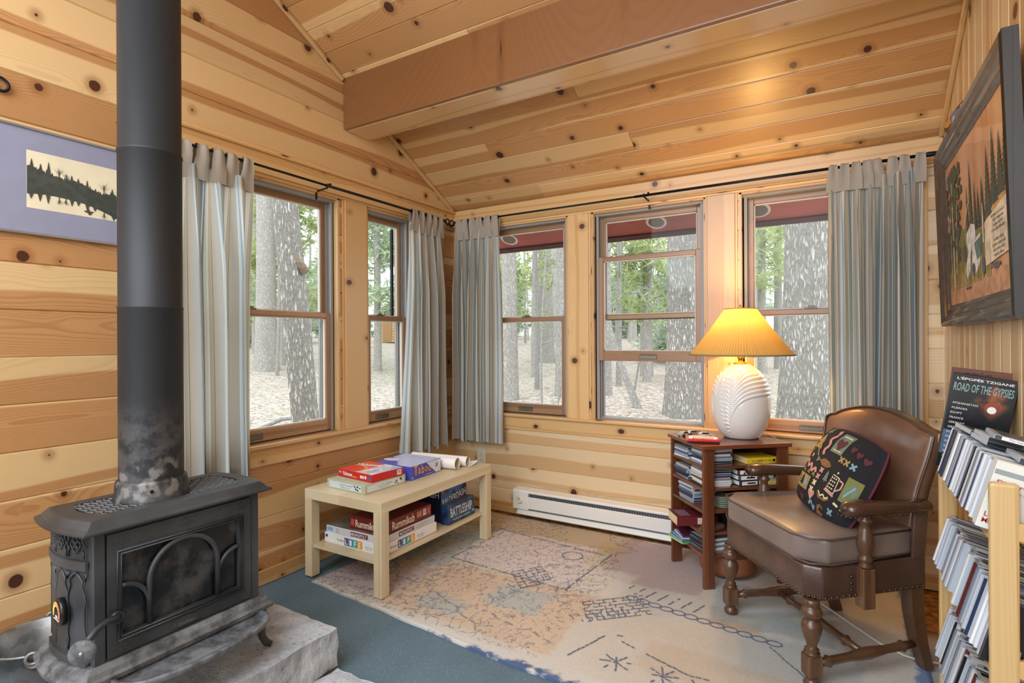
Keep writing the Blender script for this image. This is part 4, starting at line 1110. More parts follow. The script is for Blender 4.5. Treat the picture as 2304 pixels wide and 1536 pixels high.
lying_stack('music case in the stack by the front leg, top shelf of the side table', 'cases by the leg on the top shelf', .087, .093, SH[4] + .0005, 8, .03, blues + [0, 1])
lying_stack('music case in the left-hand stack, second shelf of the side table', 'cases left on the second shelf', .080, .258, SH[3] + .0005, 6, .04, blues)
lying_stack('music case in the stack by the front leg, second shelf of the side table', 'cases by the leg on the second shelf', .087, .095, SH[3] + .0005, 8, -.03, [2, 3, 0, 1, 11, 5, 7, 4])
lying_stack('music case in the tall stack on the third shelf of the side table', 'cases on the third shelf', .083, .215, SH[2] + .0005, 8, .05, blues + [8, 4])
lying_stack('music case in the slanting stack on the lowest shelf of the side table', 'cases on the lowest shelf', .088, .096, SH[0] + .0005, 6, .12, [3, 5, 8, 2, 10, 6])
def book(name, label, cat, x, y, z, lx, ly, lz, rz, cover, pages, mark=None):
    t = thing(name, label, cat, tl(x, y, z), A1 + rz)
    mb = MB(); mb.box(-lx / 2, lx / 2, -ly / 2, ly / 2, 0, .0018); mb.box(-lx / 2, lx / 2, -ly / 2, ly / 2, lz - .0018, lz); mb.box(-lx / 2, lx / 2, -ly / 2, -ly / 2 + .002, 0, lz); mb.bevel(.0006); mb.build('cover', cover, t)
    mb = MB(); mb.box(-lx / 2 + .003, lx / 2 - .003, -ly / 2 + .002, ly / 2 - .004, .0018, lz - .0018); mb.build('pages', pages, t)
    return t
pg = plain('book_pages', (226, 206, 164), .8, var=.12, scale=200)
t = book('book', 'yellow paperback on the top shelf of the side table, behind the chair arm', 'book', .315, .085, SH[4] + .001, .16, .115, .030, R(2), card('yellow_cover', (232, 200, 44)), pg)
scribble(K_, t, (-.0, -.0578, .015), XA, ZA, .009, .10); patch(t, 'maker_badge', K_, (.066, -.0575, .014), *FY, .014, .012)
book('book', 'pale paperback leaning behind the yellow book on the top shelf', 'book', .245, .20, SH[4] + .001, .13, .10, .022, R(14), card('pale_cover', (206, 200, 186)), pg)
for i in range(3):
    t = thing('tape_box', ['white edged', 'grey edged', 'black and white'][i] + ' tape box on the second shelf, %s of its stack' % ['bottom', 'middle', 'topmost'][i], 'tape box', tl(.245, .090, SH[3] + .001 + .0262 * i), A1 + R(4 - 3 * i), 'tape boxes')
    mb = MB(); mb.box(-.052, .052, -.0675, .0675, 0, .0255, 0); mb.bevel(.002); mb.build('case', [card('tape_sleeve_%d' % i, ((40, 42, 50), (70, 74, 90), (84, 48, 44))[i])], t); patch(t, 'label_panel', W_, (0, -.0675, .013), *FY, .085, .018); patch(t, 'label_panel', W_, (-.052, 0, .013), -YA, ZA, .12, .018)
    patch(t, 'title_print', K_, (.01, -.0677, .013), *FY, .045, .007)
book('book', 'faded cream booklet at the right end of the second shelf', 'book', .365, .075, SH[3] + .001, .125, .10, .022, R(-4), card('cream_cover', (206, 194, 130)), pg)
t = thing('tape_box', 'small silver box on top of the cream booklet', 'tape box', tl(.365, .10, SH[3] + .024), A1); mb = MB(); mb.box(-.05, .03, -.05, .05, 0, .020); mb.bevel(.002); mb.build('case', card('silver_box', (176, 180, 184)), t)
# stack of round coasters
for i in range(6):
    mb = MB(); mb.lathe([(.040, 0), (.046, .003), (.046, .007), (.041, .009), (.040, .0062)], (0, 0, 0), 28); o = mb.build('coaster', card('green_tin', (122, 134, 118), .35)); o.location = tl(.135 + rnd.uniform(-.002, .002), .075, SH[2] + .001 + .0092 * i)
    tag(o, 'dull green round coaster in the stack on the third shelf', 'coaster', 'coasters on the third shelf')
t = book('book', 'thick maroon book sticking out of the fourth shelf of the side table', 'book', .035, .180, SH[1] + .001, .205, .135, .046, R(-6), card('maroon_cover', (104, 34, 40)), pg)
patch(t, 'label_panel', card('cream_print', (236, 222, 196)), (.02, -.0675, .023), *FY, .040, .030); scribble(K_, t, (.02, -.068, .029), *FY, .009, .032); scribble(K_, t, (.02, -.068, .016), *FY, .008, .030)
for i in range(7): patch(t, 'title_print', card('lilac_print', (170, 150, 170)), (-.055 + .0, -.045 + i * .014, .046), XA, YA, .055, .006)
t = thing('wallet', 'brown leather wallet on the fourth shelf by the front leg', 'wallet', tl(.075, .055, SH[1] + .001), A1 + R(20)); mb = MB(); mb.box(-.05, .05, -.035, .035, 0, .028); mb.bevel(.011, 3); mb.build('body', plain('wallet_leather', (92, 72, 62), .5, bump=.2, scale=60), t); mb = MB(); mb.box(-.051, -.02, -.012, .012, .012, .0295); mb.build('strap', plain('wallet_strap', (70, 54, 46), .5), t)
t = thing('tape_box', 'dark box at the back of the fourth shelf', 'tape box', tl(.24, .08, SH[1] + .001), A1); mb = MB(); mb.box(-.07, .07, -.06, .06, 0, .07); mb.bevel(.002); mb.build('case', card('dark_box', (52, 48, 50)), t); scribble(card('grey_ink', (120, 134, 140)), t, (0, -.0606, .03), *FY, .02, .09)
cols = [((150, 190, 60), 'lime green'), ((60, 140, 150), 'teal'), ((70, 120, 190), 'sky blue'), ((190, 196, 206), 'silver'), ((92, 40, 70), 'plum')]
for i, (c, n) in enumerate(cols):
    book('picture_book', n + ' thin picture book in the slanting pile on the lowest shelf', 'book', .045 + .006 * i, .235 - .008 * i, SH[0] + .001 + .0085 * i, .17, .13, .008, R(8 - 5 * i), card(n.replace(' ', '_') + '_cover', c), W_)
# leather drum under the table
t = thing('pouf', 'round brown leather pouf on the rug under the side table', 'pouf', tl(.215, .170, .013))
lt = plain('tan_leather', (150, 96, 66), .5, var=.12, scale=10, bump=.15)
mb = MB(); mb.lathe([(.10, .018), (.128, .022), (.132, .04), (.132, .115), (.127, .128), (.06, .135), (.0, .136)], (0, 0, 0), 36); mb.build('body', lt, t)
mb = MB(); mb.lathe([(.133, .112), (.1345, .116), (.133, .12)], (0, 0, 0), 36, cap=False); mb.build('seam', plain('leather_seam', (104, 64, 44), .5), t)
for i in range(4):
    a = i * math.pi / 2 + .4; mb = MB(); mb.lathe([(.016, 0), (.016, .022)], (.09 * math.cos(a), .09 * math.sin(a), 0), 12); mb.build('foot', plain('black_rubber', (28, 26, 26), .6), t)

# lamp
LP = Vector((-.432, 2.985, TH + .0006))
lamp = thing('table_lamp', 'white ceramic lamp with fluted fan relief and glowing gold pleated shade', 'lamp', LP)
k = NT('white_ceramic'); k.set(srgb(224, 223, 220), .12, 0., .5); M['ceramic'] = k.m
mb = MB(); H_ = .375; NU, NV = 200, 150; cam_az = math.atan2(-LP.y, -LP.x)
def body(s, q):
    th = s * 2 * math.pi; zz = H_ * q; u_ = (q - .44) / (.56 if q > .44 else .44 * 1.22)
    r0 = .142 * math.sqrt(max(0., 1 - abs(u_) ** 2.15)); r0 = max(r0, .030) if q > .5 else r0
    d = (th - cam_az + math.pi) % (2 * math.pi) - math.pi          # angle from the side facing the room; + is to the right seen from outside
    dd = d + .55; side_w = .30 if dd > 0 else .20; a = abs(dd)
    tk = q + .62 * math.exp(-a / side_w) - (.05 if dd < 0 else 0)
    if a > 2.2: tk = q
    n = 9.; lo_ = .565
    off = 0.
    if tk > lo_ and q < .95:
        x = (tk - lo_) / (1.06 - lo_) * n; fx = x - math.floor(x)
        off = .0125 * (fx ** .7) * (1 if fx < .86 else (1 - fx) / .14) * min(1, (.96 - q) * 8)
        off *= max(0., min(1., (2.3 - a) * 3))
        off *= min(1, q * 5)
    r = r0 + off - (.004 if tk > lo_ else 0) * (1 if a < 2.2 else 0)
    return Vector((r * math.cos(th), r * math.sin(th), zz + .004))
mb.grid(body, NU, NV); bmesh.ops.remove_doubles(mb.bm, verts=mb.bm.verts, dist=.00005)
mb.lathe([(.060, .0), (.072, .002), (.070, .008)], (0, 0, 0), 32); mb.build('body', M['ceramic'], lamp)
br_ = plain('polished_brass', (206, 160, 72), .2, 1.)
mb = MB(); mb.lathe([(.034, .372), (.034, .378), (.018, .381), (.011, .385), (.011, .398), (.016, .400), (.016, .408), (.012, .411), (.019, .416), (.019, .46)], (0, 0, 0), 24); mb.build('neck', br_, lamp)
mb = MB()
for s in (-1, 1): mb.tube([(s * .012, 0, .408), (s * .05, 0, .43), (s * .058, 0, .52), (s * .03, 0, .615), (0, 0, .645)], .0016, 6)
mb.build('harp', br_, lamp)
mb = MB(); mb.lathe([(.004, .645), (.010, .650), (.004, .658), (.007, .664), (.002, .674)], (0, 0, 0), 16); mb.build('finial', br_, lamp)
k = NT('gold_pleated_shade'); u, v, _ = k.sep(k.node('ShaderNodeUVMap').outputs[0])
pl = k.math('SINE', k.math('MULTIPLY', u, 2 * math.pi * 110)); fold = k.noise(k.xyz(k.math('MULTIPLY', u, 70.), 0., 0.), 1., 2.)
c = k.mix(k.math('MULTIPLY_ADD', pl, .22, .3), srgb(216, 182, 112), srgb(172, 134, 68)); c = k.mix(k.math('MULTIPLY', fold, .35), c, srgb(160, 120, 56))
tr = k.node('ShaderNodeBsdfTranslucent'); k.put(tr.inputs[0], c); k.set(c, .8, spec=.1)
mx = k.node('ShaderNodeMixShader'); mx.inputs[0].default_value = .17
k.t.links.new(k.bsdf.outputs[0], mx.inputs[1]); k.t.links.new(tr.outputs[0], mx.inputs[2]); k.t.links.new(mx.outputs[0], k.out.inputs[0])
M['shade'] = k.m
mb = MB(); n = 220
def shade(s, q):
    th = s * 2 * math.pi; r = .245 + (.074 - .245) * q + .0014 * (1 if int(round(s * n)) % 2 else -1)
    rr = r * (1 + .015 * math.cos(4 * th))
    return Vector((rr * math.cos(th), rr * math.sin(th), .420 + .232 * q - .006 * math.sin(q * math.pi)))
mb.grid(shade, n, 8); mb.build('lamp_shade', M['shade'], lamp, normals=False)
mb = MB(); mb.tube([(.247 * math.cos(i * .0654498) * (1 + .015 * math.cos(4 * i * .0654498)), .247 * math.sin(i * .0654498) * (1 + .015 * math.cos(4 * i * .0654498)), .420) for i in range(96)], .0042, 6, closed=True)
mb.build('bottom_trim', plain('shade_trim', (150, 132, 96), .8), lamp)
mb = MB(); mb.tube([(.076 * math.cos(i * .1309), .076 * math.sin(i * .1309), .652) for i in range(48)], .003, 6, closed=True); mb.build('top_trim', plain('shade_trim_gold', (206, 160, 70), .7), lamp)
k = NT('lit_bulb'); k.set(srgb(255, 240, 210)); k.bsdf.inputs['Emission Color'].default_value = (1, .72, .38, 1); k.bsdf.inputs['Emission Strength'].default_value = 14.; 
mb = MB(); mb.lathe([(.013, .462), (.015, .475), (.028, .505), (.031, .525), (.024, .55), (.006, .562)], (0, 0, 0), 20); mb.build('bulb', k.m, lamp)
ld = bpy.data.lights.new('lamp_bulb_light', 'POINT'); ld.energy = 15; ld.color = (1, .60, .20); ld.shadow_soft_size = .045
lo = bpy.data.objects.new('lamp_bulb_light', ld); C.objects.link(lo); lo.parent = lamp; lo.location = (0, 0, .575)
mb = MB(); mb.tube([(.03, .06, .006), (.08, .085, .006), (.125, .095, .008), (.152, .122, -.012), (.158, .128, -.32)], .003, 6); mb.build('cord', plain('cream_cord', (222, 214, 196), .5), lamp)

# red drawing toy with two white knobs
tp = Vector((-.575, 2.775, TH + .0005)); t = thing('drawing_toy', 'red mechanical drawing toy with grey screen lying on the side table', 'toy', tl(.048, .098, TH + .0005), A1 + R(-24))
rdp = plain('glossy_red_plastic', (186, 28, 34), .2, coat=.4)
mb = MB(); mb.box(-.078, .078, -.062, .062, .006, .020); mb.bevel(.006, 3); mb.build('frame', rdp, t)
mb = MB(); mb.box(-.074, .074, -.058, .058, 0, .006); mb.bevel(.002); mb.build('back', K_, t)
mb = MB(); mb.box(-.060, .060, -.030, .048, .0195, .0206); mb.build('screen', plain('grey_screen', (206, 206, 208), .25), t)
for s in (-1, 1): mb = MB(); mb.lathe([(.0125, .019), (.0125, .027), (.010, .029)], (s * .056, -.044, 0), 20); mb.build('knob', plain('white_plastic', (232, 232, 230), .3), t)
def toycar(label, x, y, rz, c, s=1.):
    t = thing('toy_car', label, 'toy car', tl(x, y, TH + .0005), A1 + rz); cm_ = plain('toy_paint_%d%d%d' % c, c, .2, .3)
    mb = MB(); prof = [(-.036, .006), (.036, .006), (.037, .014), (.020, .017), (.010, .025), (-.014, .026), (-.026, .018), (-.037, .016)]
    mb.prism([(p * s, q * s) for p, q in prof], (0, .014 * s, 0), (1, 0, 0), (0, 0, 1), (0, -1, 0), .028 * s); mb.bevel(.0015); mb.build('body', cm_, t)
    for a in (-.022, .022):
        for b in (-.0135, .0135): mb = MB(); mb.lathe([(.0065 * s, -.003), (.0065 * s, .003)], (a * s, b * s, .0065 * s), 14, axis=(0, 1, 0)); mb.build('wheel', K_, t)
    mb = MB(); mb.prism([(p * s, q * s) for p, q in ((.0185, .0172), (.010, .0242), (-.013, .0252), (-.023, .0185))], (0, .0146 * s, 0), (1, 0, 0), (0, 0, 1), (0, -1, 0), .0292 * s); mb.build('window', plain('toy_window', (40, 44, 52), .1), t)
toycar('silver toy car at the left edge of the side table top', .030, .255, R(25), (188, 188, 184))
toycar('dark toy car just behind the red drawing toy', .062, .205, R(70), (70, 72, 78))
toycar('white toy car between the drawing toy and the lamp', .118, .205, R(-10), (226, 226, 222), 1.05)
toycar('pale blue toy car behind the white toy car', .085, .272, R(5), (176, 190, 200))
t = thing('bottle_cap', 'small white round cap standing by the drawing toy', 'cap', tl(.082, .158, TH + .0005)); mb = MB(); mb.lathe([(.013, 0), (.014, .002), (.014, .016), (.012, .018)], (0, 0, 0), 20); mb.build('shell', plain('white_plastic', (232, 232, 230), .3), t); mb = MB(); mb.lathe([(.0146, .002), (.0146, .004)], (0, 0, 0), 20); mb.build('rim', plain('white_plastic', (232, 232, 230), .3), t)
# ---------------------------------------------------------------- leather armchair and its cushion
k = NT('brown_leather'); co = k.coord('Object')
n = k.noise(co, 5., 3.); cr = k.voronoi(k.vscale(co, (1, 1, 1)), 160., 'DISTANCE_TO_EDGE')
k.set(k.mix(k.step(n, .3, .7), srgb(72, 52, 44), srgb(98, 74, 62)), k.step(n, .2, .8, .22, .32), 0., .35)
k.bump(k.math('ADD', k.math('MULTIPLY', k.step(cr[0], 0., .2), .25), k.math('MULTIPLY', k.noise(co, 9., 2.), .5)), .12, .004); M['leather'] = k.m
k = NT('taupe_seat_leather'); co = k.coord('Object'); n = k.noise(co, 4., 3.)
k.set(k.mix(k.step(n, .3, .7), srgb(110, 96, 90), srgb(138, 122, 114)), .36, 0., .15)
k.bump(k.noise(co, 11., 3.), .15, .004); M['seat_leather'] = k.m
M['chair_wood'] = pine('dark_turned_wood', (104, 74, 50), (90, 62, 42), (58, 38, 26), width=.1, knots=False, grain=.5, rough=.3, coat=.3)
k = NT('glossy_back_leather'); co = k.coord('Object'); n = k.noise(co, 5., 3.)
k.set(k.mix(k.step(n, .3, .7), srgb(96, 68, 52), srgb(124, 92, 72)), k.step(n, .2, .8, .26, .36), 0., .5)
k.bsdf.inputs['Coat Roughness'].default_value = .2
k.bump(k.math('ADD', k.math('MULTIPLY', k.noise(co, 7., 2.), .6), k.math('MULTIPLY', k.noise(co, 60., 3.), .08)), .14, .006); M['back_leather'] = k.m
M['nail'] = plain('antique_brass_nail', (96, 78, 58), .3, .9)
CH_RZ = math.atan2(-.775, .632)
chair = thing('armchair', 'brown leather armchair with turned wooden legs and brass nail trim on the rug', 'armchair', Vector((-.277, 2.328, .012)) + Vector((.632, -.775, 0)) * .045, CH_RZ)
def soft(mb, w, sub=2):
    mb.bevel(w, 3, 35)
    for f in mb.bm.faces: f.smooth = True
    return mb
# seat box: trapezoid, wider in front
fx, bx, y0, y1 = .283, .245, -.020, .455
def trap(mb, f, b, ya, yb, z0, z1, mi=0): return mb.hexa([(-f, ya, z0), (f, ya, z0), (b, yb, z0), (-b, yb, z0), (-f, ya, z1), (f, ya, z1), (b, yb, z1), (-b, yb, z1)], mi)
def cutcorner(mb, f, b, ya, yb, z0, z1, c):
    poly = [(-f + c, ya), (f - c, ya), (f, ya + c), (b, yb), (-b, yb), (-f, ya + c)]
    mb.prism(poly, (0, 0, z0), (1, 0, 0), (0, 1, 0), (0, 0, 1), z1 - z0)
mb = MB(); cutcorner(mb, fx, bx, y0, y1, .298, .412, .045); soft(mb, .008); mb.build('seat_frame', M['leather'], chair)
mb = MB(); cutcorner(mb, fx + .004, bx - .005, y0 - .012, .405, .416, .510, .075); soft(mb, .014)
bmesh.ops.subdivide_edges(mb.bm, edges=mb.bm.edges[:], cuts=5, use_grid_fill=True)
for v in mb.bm.verts:
    if v.co.z > .48: v.co.z += .026 * max(0, 1 - (v.co.x / .29) ** 2) * max(0, 1 - ((v.co.y - .19) / .23) ** 2)
mb.build('seat_cushion', M['seat_leather'], chair)
mb = MB()
for z in (.505, .422):
    c = .085; f, b, ya, yb = fx + .006, bx - .004, y0 - .014, .405
    pts = [(-f + c, ya), (f - c, ya), (f - c * .3, ya + c * .3), (f, ya + c), (b, yb), (-b, yb), (-f, ya + c), (-f + c * .3, ya + c * .3)]
    mb.tube([(p, q, z) for p, q in pts], .0036, 6, closed=True)
mb.build('cushion_piping', plain('dark_piping', (84, 66, 56), .4), chair)
# back: shaped panel leaning backwards
def backpt(s, q, front):
    x = (s - .5) * 2; z0 = .40
    top = .852 + .052 * max(0, math.cos(max(-1, min(1, x / .80)) * math.pi / 2)) ** .8
    if abs(x) > .80: top = .852 - .012 * ((abs(x) - .8) / .2) ** 2 * 1.5
    hw = .222 + .036 * q + .004 * math.sin(q * 9); z = z0 + (top - z0) * q
    y = .405 + .085 * q ** 1.2
    d = (1 - x ** 4) * (1 - (2 * q - 1) ** 6)
    if front: y -= .018 + .020 * d - .012 * math.exp(-((q - .0) / .25) ** 2)
    else: y += .032 + .008 * d
    return Vector((x * hw, y, z))
mb = MB()
g1 = mb.grid(lambda s, q: backpt(s, q, True), 36, 24); g2 = mb.grid(lambda s, q: backpt(s, q, False), 36, 24)
for i in range(36):
    for (a, b) in ((0, 0), (24, 24)):
        f = mb.bm.faces.new((g1[i][a], g1[i + 1][a], g2[i + 1][a], g2[i][a])); f.smooth = True
for j in range(24):
    for a in (0, 36):
        f = mb.bm.faces.new((g1[a][j], g1[a][j + 1], g2[a][j + 1], g2[a][j])); f.smooth = True
mb.build('backrest', M['back_leather'], chair)
for e_ in chair.children:
    pass
bk = [o for o in chair.children if o.name.startswith('backrest')][0]
mb = MB(); mb.tube([backpt(0, q / 20, True) + Vector((-.002, -.002, 0)) for q in range(1, 21)] + [backpt(s / 30, 1, True) + Vector((0, -.002, .001)) for s in range(1, 30)] + [backpt(1, 1 - q / 20, True) + Vector((.002, -.002, 0)) for q in range(0, 20)], .0042, 6)
mb.build('piping', M['leather'], bk)
# arms and their supports
for sx_ in (-1, 1):
    mb = MB()
    pts = [(sx_ * .283, .105, .594), (sx_ * .284, .120, .602), (sx_ * .283, .16, .606), (sx_ * .276, .26, .602), (sx_ * .262, .36, .596), (sx_ * .250, .445, .592)]
    mb.tube(pts, [.022, .036, .038, .032, .030, .030], 14, ref=(0, 0, 1), rx=.72, ry=1.0); mb.build('armrest', plain('arm_wood_leather', (74, 50, 38), .24, coat=.4), chair)
    ar = [o for o in chair.children if o.name.startswith('armrest')][-1]
    mb = MB()
    for i in range(13):
        t_ = i / 12; p = Vector(pts[1]).lerp(Vector(pts[5]), t_); mb.lathe([(.0046, 0), (.0042, .002), (.001, .0036)], p + Vector((sx_ * .0315, 0, -.017)), 8, axis=(sx_, 0, -.3))
    for i in range(5):
        a = R(-70 + 35 * i); mb.lathe([(.0046, 0), (.0042, .002), (.001, .0036)], (sx_ * .283 + .028 * math.sin(a), .112 - .016 * math.cos(a), .583), 8, axis=(math.sin(a), -math.cos(a), -.2))
    mb.build('nail_trim', M['nail'], ar)
    mb = MB(); wood_box(mb, sx_ * .283 - .021, sx_ * .283 + .021, .160, .204, .270, .405, 2, .004)
    mb.lathe([(.020, .405), (.024, .412), (.016, .420), (.022, .430), (.024, .437), (.016, .445), (.019, .455), (.028, .480), (.026, .505), (.018, .535), (.014, .550), (.022, .558), (.024, .566), (.017, .572), (.020, .585)], (sx_ * .283, .182, 0), 20)
    mb.build('arm_support', M['chair_wood'], chair)
# wing of leather joining arm and back on the right
for sx_ in (-1, 1):
    mb = MB(); mb.hexa([(sx_ * .238, .395, .405), (sx_ * .252, .395, .405), (sx_ * .252, .445, .405), (sx_ * .238, .445, .405), (sx_ * .242, .40, .585), (sx_ * .256, .40, .585), (sx_ * .256, .458, .585), (sx_ * .242, .458, .585)]); soft(mb, .005); mb.build('back_side', M['leather'], chair)
# front legs, turned
for sx_ in (-1, 1):
    mb = MB(); prof = [(.016, 0), (.026, .006), (.028, .016), (.020, .026), (.016, .034), (.024, .040)]
    mb.lathe(prof, (sx_ * .254, .005, 0), 20)
    wood_box(mb, sx_ * .254 - .025, sx_ * .254 + .025, -.020, .030, .040, .112, 2, .006)
    mb.lathe([(.024, .112), (.026, .118), (.017, .124), (.023, .130), (.015, .137), (.018, .150), (.030, .185), (.033, .205), (.028, .222), (.018, .230), (.019, .234), (.032, .246), (.034, .258), (.028, .270), (.020, .275), (.026, .282), (.024, .300)], (sx_ * .254, .005, 0), 22)
    mb.build('leg', M['chair_wood'], chair)
    mb = MB(); w_ = .019
    pts = [(sx_ * .222, .418, .302, .024), (sx_ * .222, .425, .20, .023), (sx_ * .220, .445, .10, .021), (sx_ * .218, .478, 0., .017)]
    for a, b in zip(pts, pts[1:]): mb.hexa([(a[0] + dx * a[3], a[1] + dy * a[3], a[2]) if not up_ else (b[0] + dx * b[3], b[1] + dy * b[3], b[2]) for up_, dx, dy in ((1, -1, -1), (1, 1, -1), (1, 1, 1), (1, -1, 1), (0, -1, -1), (0, 1, -1), (0, 1, 1), (0, -1, 1))])
    bmesh.ops.remove_doubles(mb.bm, verts=mb.bm.verts, dist=.0001); mb.build('leg', M['chair_wood'], chair)
    # side stretcher
    mb = MB(); a, b = Vector((sx_ * .254, .028, .078)), Vector((sx_ * .219, .432, .092)); prof = [(.013, 0), (.014, .03), (.020, .04), (.015, .05), (.014, .12), (.019, .17), (.021, .20), (.019, .23), (.014, .28), (.015, .34), (.020, .35), (.014, .36), (.012, .40)]
    mb.lathe(prof, a, 14, axis=b - a); mb.build('stretcher', M['chair_wood'], chair)
mb = MB(); mb.lathe([(.012, 0), (.013, .07), (.020, .08), (.013, .09), (.014, .16), (.018, .235), (.014, .31), (.013, .38), (.020, .39), (.013, .40), (.012, .47)], (-.235, .215, .086), 14, axis=(1, 0, 0)); mb.build('stretcher', M['chair_wood'], chair)
# nails along the seat frame
mb = MB(); c = .045; edge = [((-fx + c, y0), (fx - c, y0), 26, (0, -1)), ((fx - c, y0), (fx, y0 + c), 4, (.7, -.7)), ((fx, y0 + c), (bx, y1), 18, (1, 0)), ((-fx, y0 + c), (-fx + c, y0), 4, (-.7, -.7)), ((-bx, y1), (-fx, y0 + c), 18, (-1, 0))]
for a, b, n_, nn in edge:
    for i in range(n_):
        p = Vector((*a, 0)).lerp(Vector((*b, 0)), (i + .5) / n_); mb.lathe([(.0056, -.001), (.0050, .0022), (.0014, .0042)], p + Vector((0, 0, .308)), 8, axis=(nn[0], nn[1], 0))
for z in (.330, .352, .374): mb.lathe([(.0056, -.001), (.0050, .0022), (.0014, .0042)], (.2785, .135, z), 8, axis=(1, 0, 0))
mb.build('nail_trim', M['nail'], chair)

# patterned cushion: woven picture motifs on black
pc = [plain('cushion_' + n, c, .9, bump=.5, scale=300) for n, c in (('black', (24, 24, 30)), ('wine', (98, 42, 50)), ('tan', (170, 142, 84)), ('pink', (206, 146, 138)), ('sage', (112, 132, 112)), ('blue', (130, 164, 178)), ('cream', (222, 210, 168)), ('olive', (122, 126, 70)), ('brown', (140, 96, 56)))]
BK, WN, TN, PK, SG, BU, CR, OL, BN = range(9)
cushion = thing('throw_pillow', 'black throw cushion woven with trees, hearts, fish and a coffee pot, on the armchair', 'cushion', (0, 0, 0))
PW, PH, PD = .186, .172, .062
def pil(s, t, side=1, d=0.):
    # s, t in -1..1
    e = max(0., (1 - abs(s) ** 3.2)) ** .5 * max(0., (1 - abs(t) ** 3.2)) ** .5
    pin_ = 1 - .05 * (1 - abs(t)) * 0
    k_ = 1 - .10 * (abs(s) * abs(t)) ** 2
    return Vector((s * PW * k_, -side * (PD * e + d * side), t * PH * k_))
mb = MB()
mb.grid(lambda a, b: pil(a * 2 - 1, b * 2 - 1, 1), 36, 36, BK); mb.grid(lambda a, b: pil(a * 2 - 1, b * 2 - 1, -1), 36, 36, WN)
bmesh.ops.remove_doubles(mb.bm, verts=mb.bm.verts, dist=.0004)
def mot(mi, pts, d=.0016):
    """A woven motif laid on the front face; points in cushion coordinates -1..1."""
    def nrm(s, t):
        a = pil(s + .01, t) - pil(s - .01, t); b = pil(s, t + .01) - pil(s, t - .01); return a.cross(b).normalized()
    mb.face([pil(s, t) + nrm(s, t) * d for s, t in pts], mi)
def strip(mi, pts, w, d=.0016):
    for (a, b), (c, e) in zip(pts, pts[1:]):
        l = math.hypot(c - a, e - b); nx, ny = -(e - b) / l * w, (c - a) / l * w
        n_ = max(1, int(l / .12))
        for i in range(n_):
            p, q = i / n_, (i + 1) / n_
            mot(mi, [(a + (c - a) * p - nx, b + (e - b) * p - ny), (a + (c - a) * q - nx, b + (e - b) * q - ny), (a + (c - a) * q + nx, b + (e - b) * q + ny), (a + (c - a) * p + nx, b + (e - b) * p + ny)], d)
def rect(mi, s0, s1, t0, t1, d=.0016):
    n_ = 4
    for i in range(n_):
        for j in range(n_):
            a, b = s0 + (s1 - s0) * i / n_, s0 + (s1 - s0) * (i + 1) / n_; c, e = t0 + (t1 - t0) * j / n_, t0 + (t1 - t0) * (j + 1) / n_
            mot(mi, [(a, c), (b, c), (b, e), (a, e)], d)
def heart(mi, s, t, r, d=.0022):
    mot(mi, [(s, t - r), (s + r * .75, t - .05 * r), (s + r * .85, t + .45 * r), (s + r * .5, t + .8 * r), (s, t + .45 * r), (s - r * .5, t + .8 * r), (s - r * .85, t + .45 * r), (s - r * .75, t - .05 * r)], d)
def xs(mi, s, t, r=.06): strip(mi, [(s - r, t - r), (s + r, t + r)], .024, .0022); strip(mi, [(s - r, t + r), (s + r, t - r)], .024, .0024)
def ptree(mi, s, t, h, w, tr=BN, d=.0022):
    for i in range(3): mot(mi, [(s - w * (1 - .22 * i), t - h * .35 + i * h * .28), (s + w * (1 - .22 * i), t - h * .35 + i * h * .28), (s, t + h * .12 + i * h * .26)], d + .0002 * i)
    strip(tr, [(s, t - h * .5), (s, t - h * .35)], w * .18, d)
strip(PK, [(-.34, .92), (-.26, .80), (-.36, .66), (-.26, .52), (-.34, .38), (-.28, .28)], .035)
rect(SG, -.16, .22, .42, .90); mot(CR, [(-.10, .47), (.16, .47), (.16, .85), (-.10, .85)], .0022); heart(WN, .03, .64, .16, .0030)
ptree(TN, -.62, .40, .56, .22, PK); rect(OL, -.96, -.78, .10, .50); strip(BU, [(-.94, .14), (-.80, .44)], .03, .0024)
ptree(SG, -.62, .88, .22, .10, PK)
for i in range(3): heart(WN, .42 + .20 * i, .66 - .05 * i, .09)
mot(BN, [(-.30, .14), (-.16, .22), (.02, .20), (.14, .12), (.02, .05), (-.16, .05)]); mot(SG, [(-.40, .22), (-.28, .14), (-.40, .06)]); strip(OL, [(-.06, .20), (-.04, .06)], .02, .0024)
for s, m_ in ((.30, TN), (.46, TN), (.64, BU)): xs(m_, s, .36 - .08 * (s - .3))
rect(OL, .66, .94, -.42, .12); mot(SG, [(.72, -.34), (.88, -.34), (.92, -.10), (.82, .04), (.70, -.12)], .0024); strip(BU, [(.74, -.30), (.86, -.02)], .02, .0030)
mot(CR, [(.26, -.34), (.52, -.38), (.50, .0), (.30, .02)]); mot(BK, [(.28, -.32), (.50, -.355), (.48, -.02), (.31, .0)], .0024)
for i in range(4):
    for j in range(3): mot(CR, [(.32 + .058 * j + .02 * math.cos(a_), -.28 + .075 * i + .022 * math.sin(a_)) for a_ in (0, 1.05, 2.1, 3.14, 4.2, 5.2)], .0030)
strip(PK, [(.52, -.04), (.62, -.06), (.62, -.2), (.51, -.30)], .018, .0022); strip(PK, [(.24, -.36), (.54, -.41)], .02, .0022); mot(CR, [(.38, .06), (.42, .06), (.42, .10), (.38, .10)], .0022)
strip(PK, [(-.82, -.06), (-.70, .04), (-.60, -.12), (-.50, -.02), (-.40, -.18), (-.30, -.06), (-.24, -.16)], .032)
for i in range(3): mot(OL, [(-.74 + .2 * i, -.24), (-.60 + .2 * i, -.26), (-.67 + .2 * i, -.14)])
for i, m_ in enumerate((PK, PK, CR, CR)): xs(m_, -.08 - .02 * i, -.04 - .16 * i, .05)
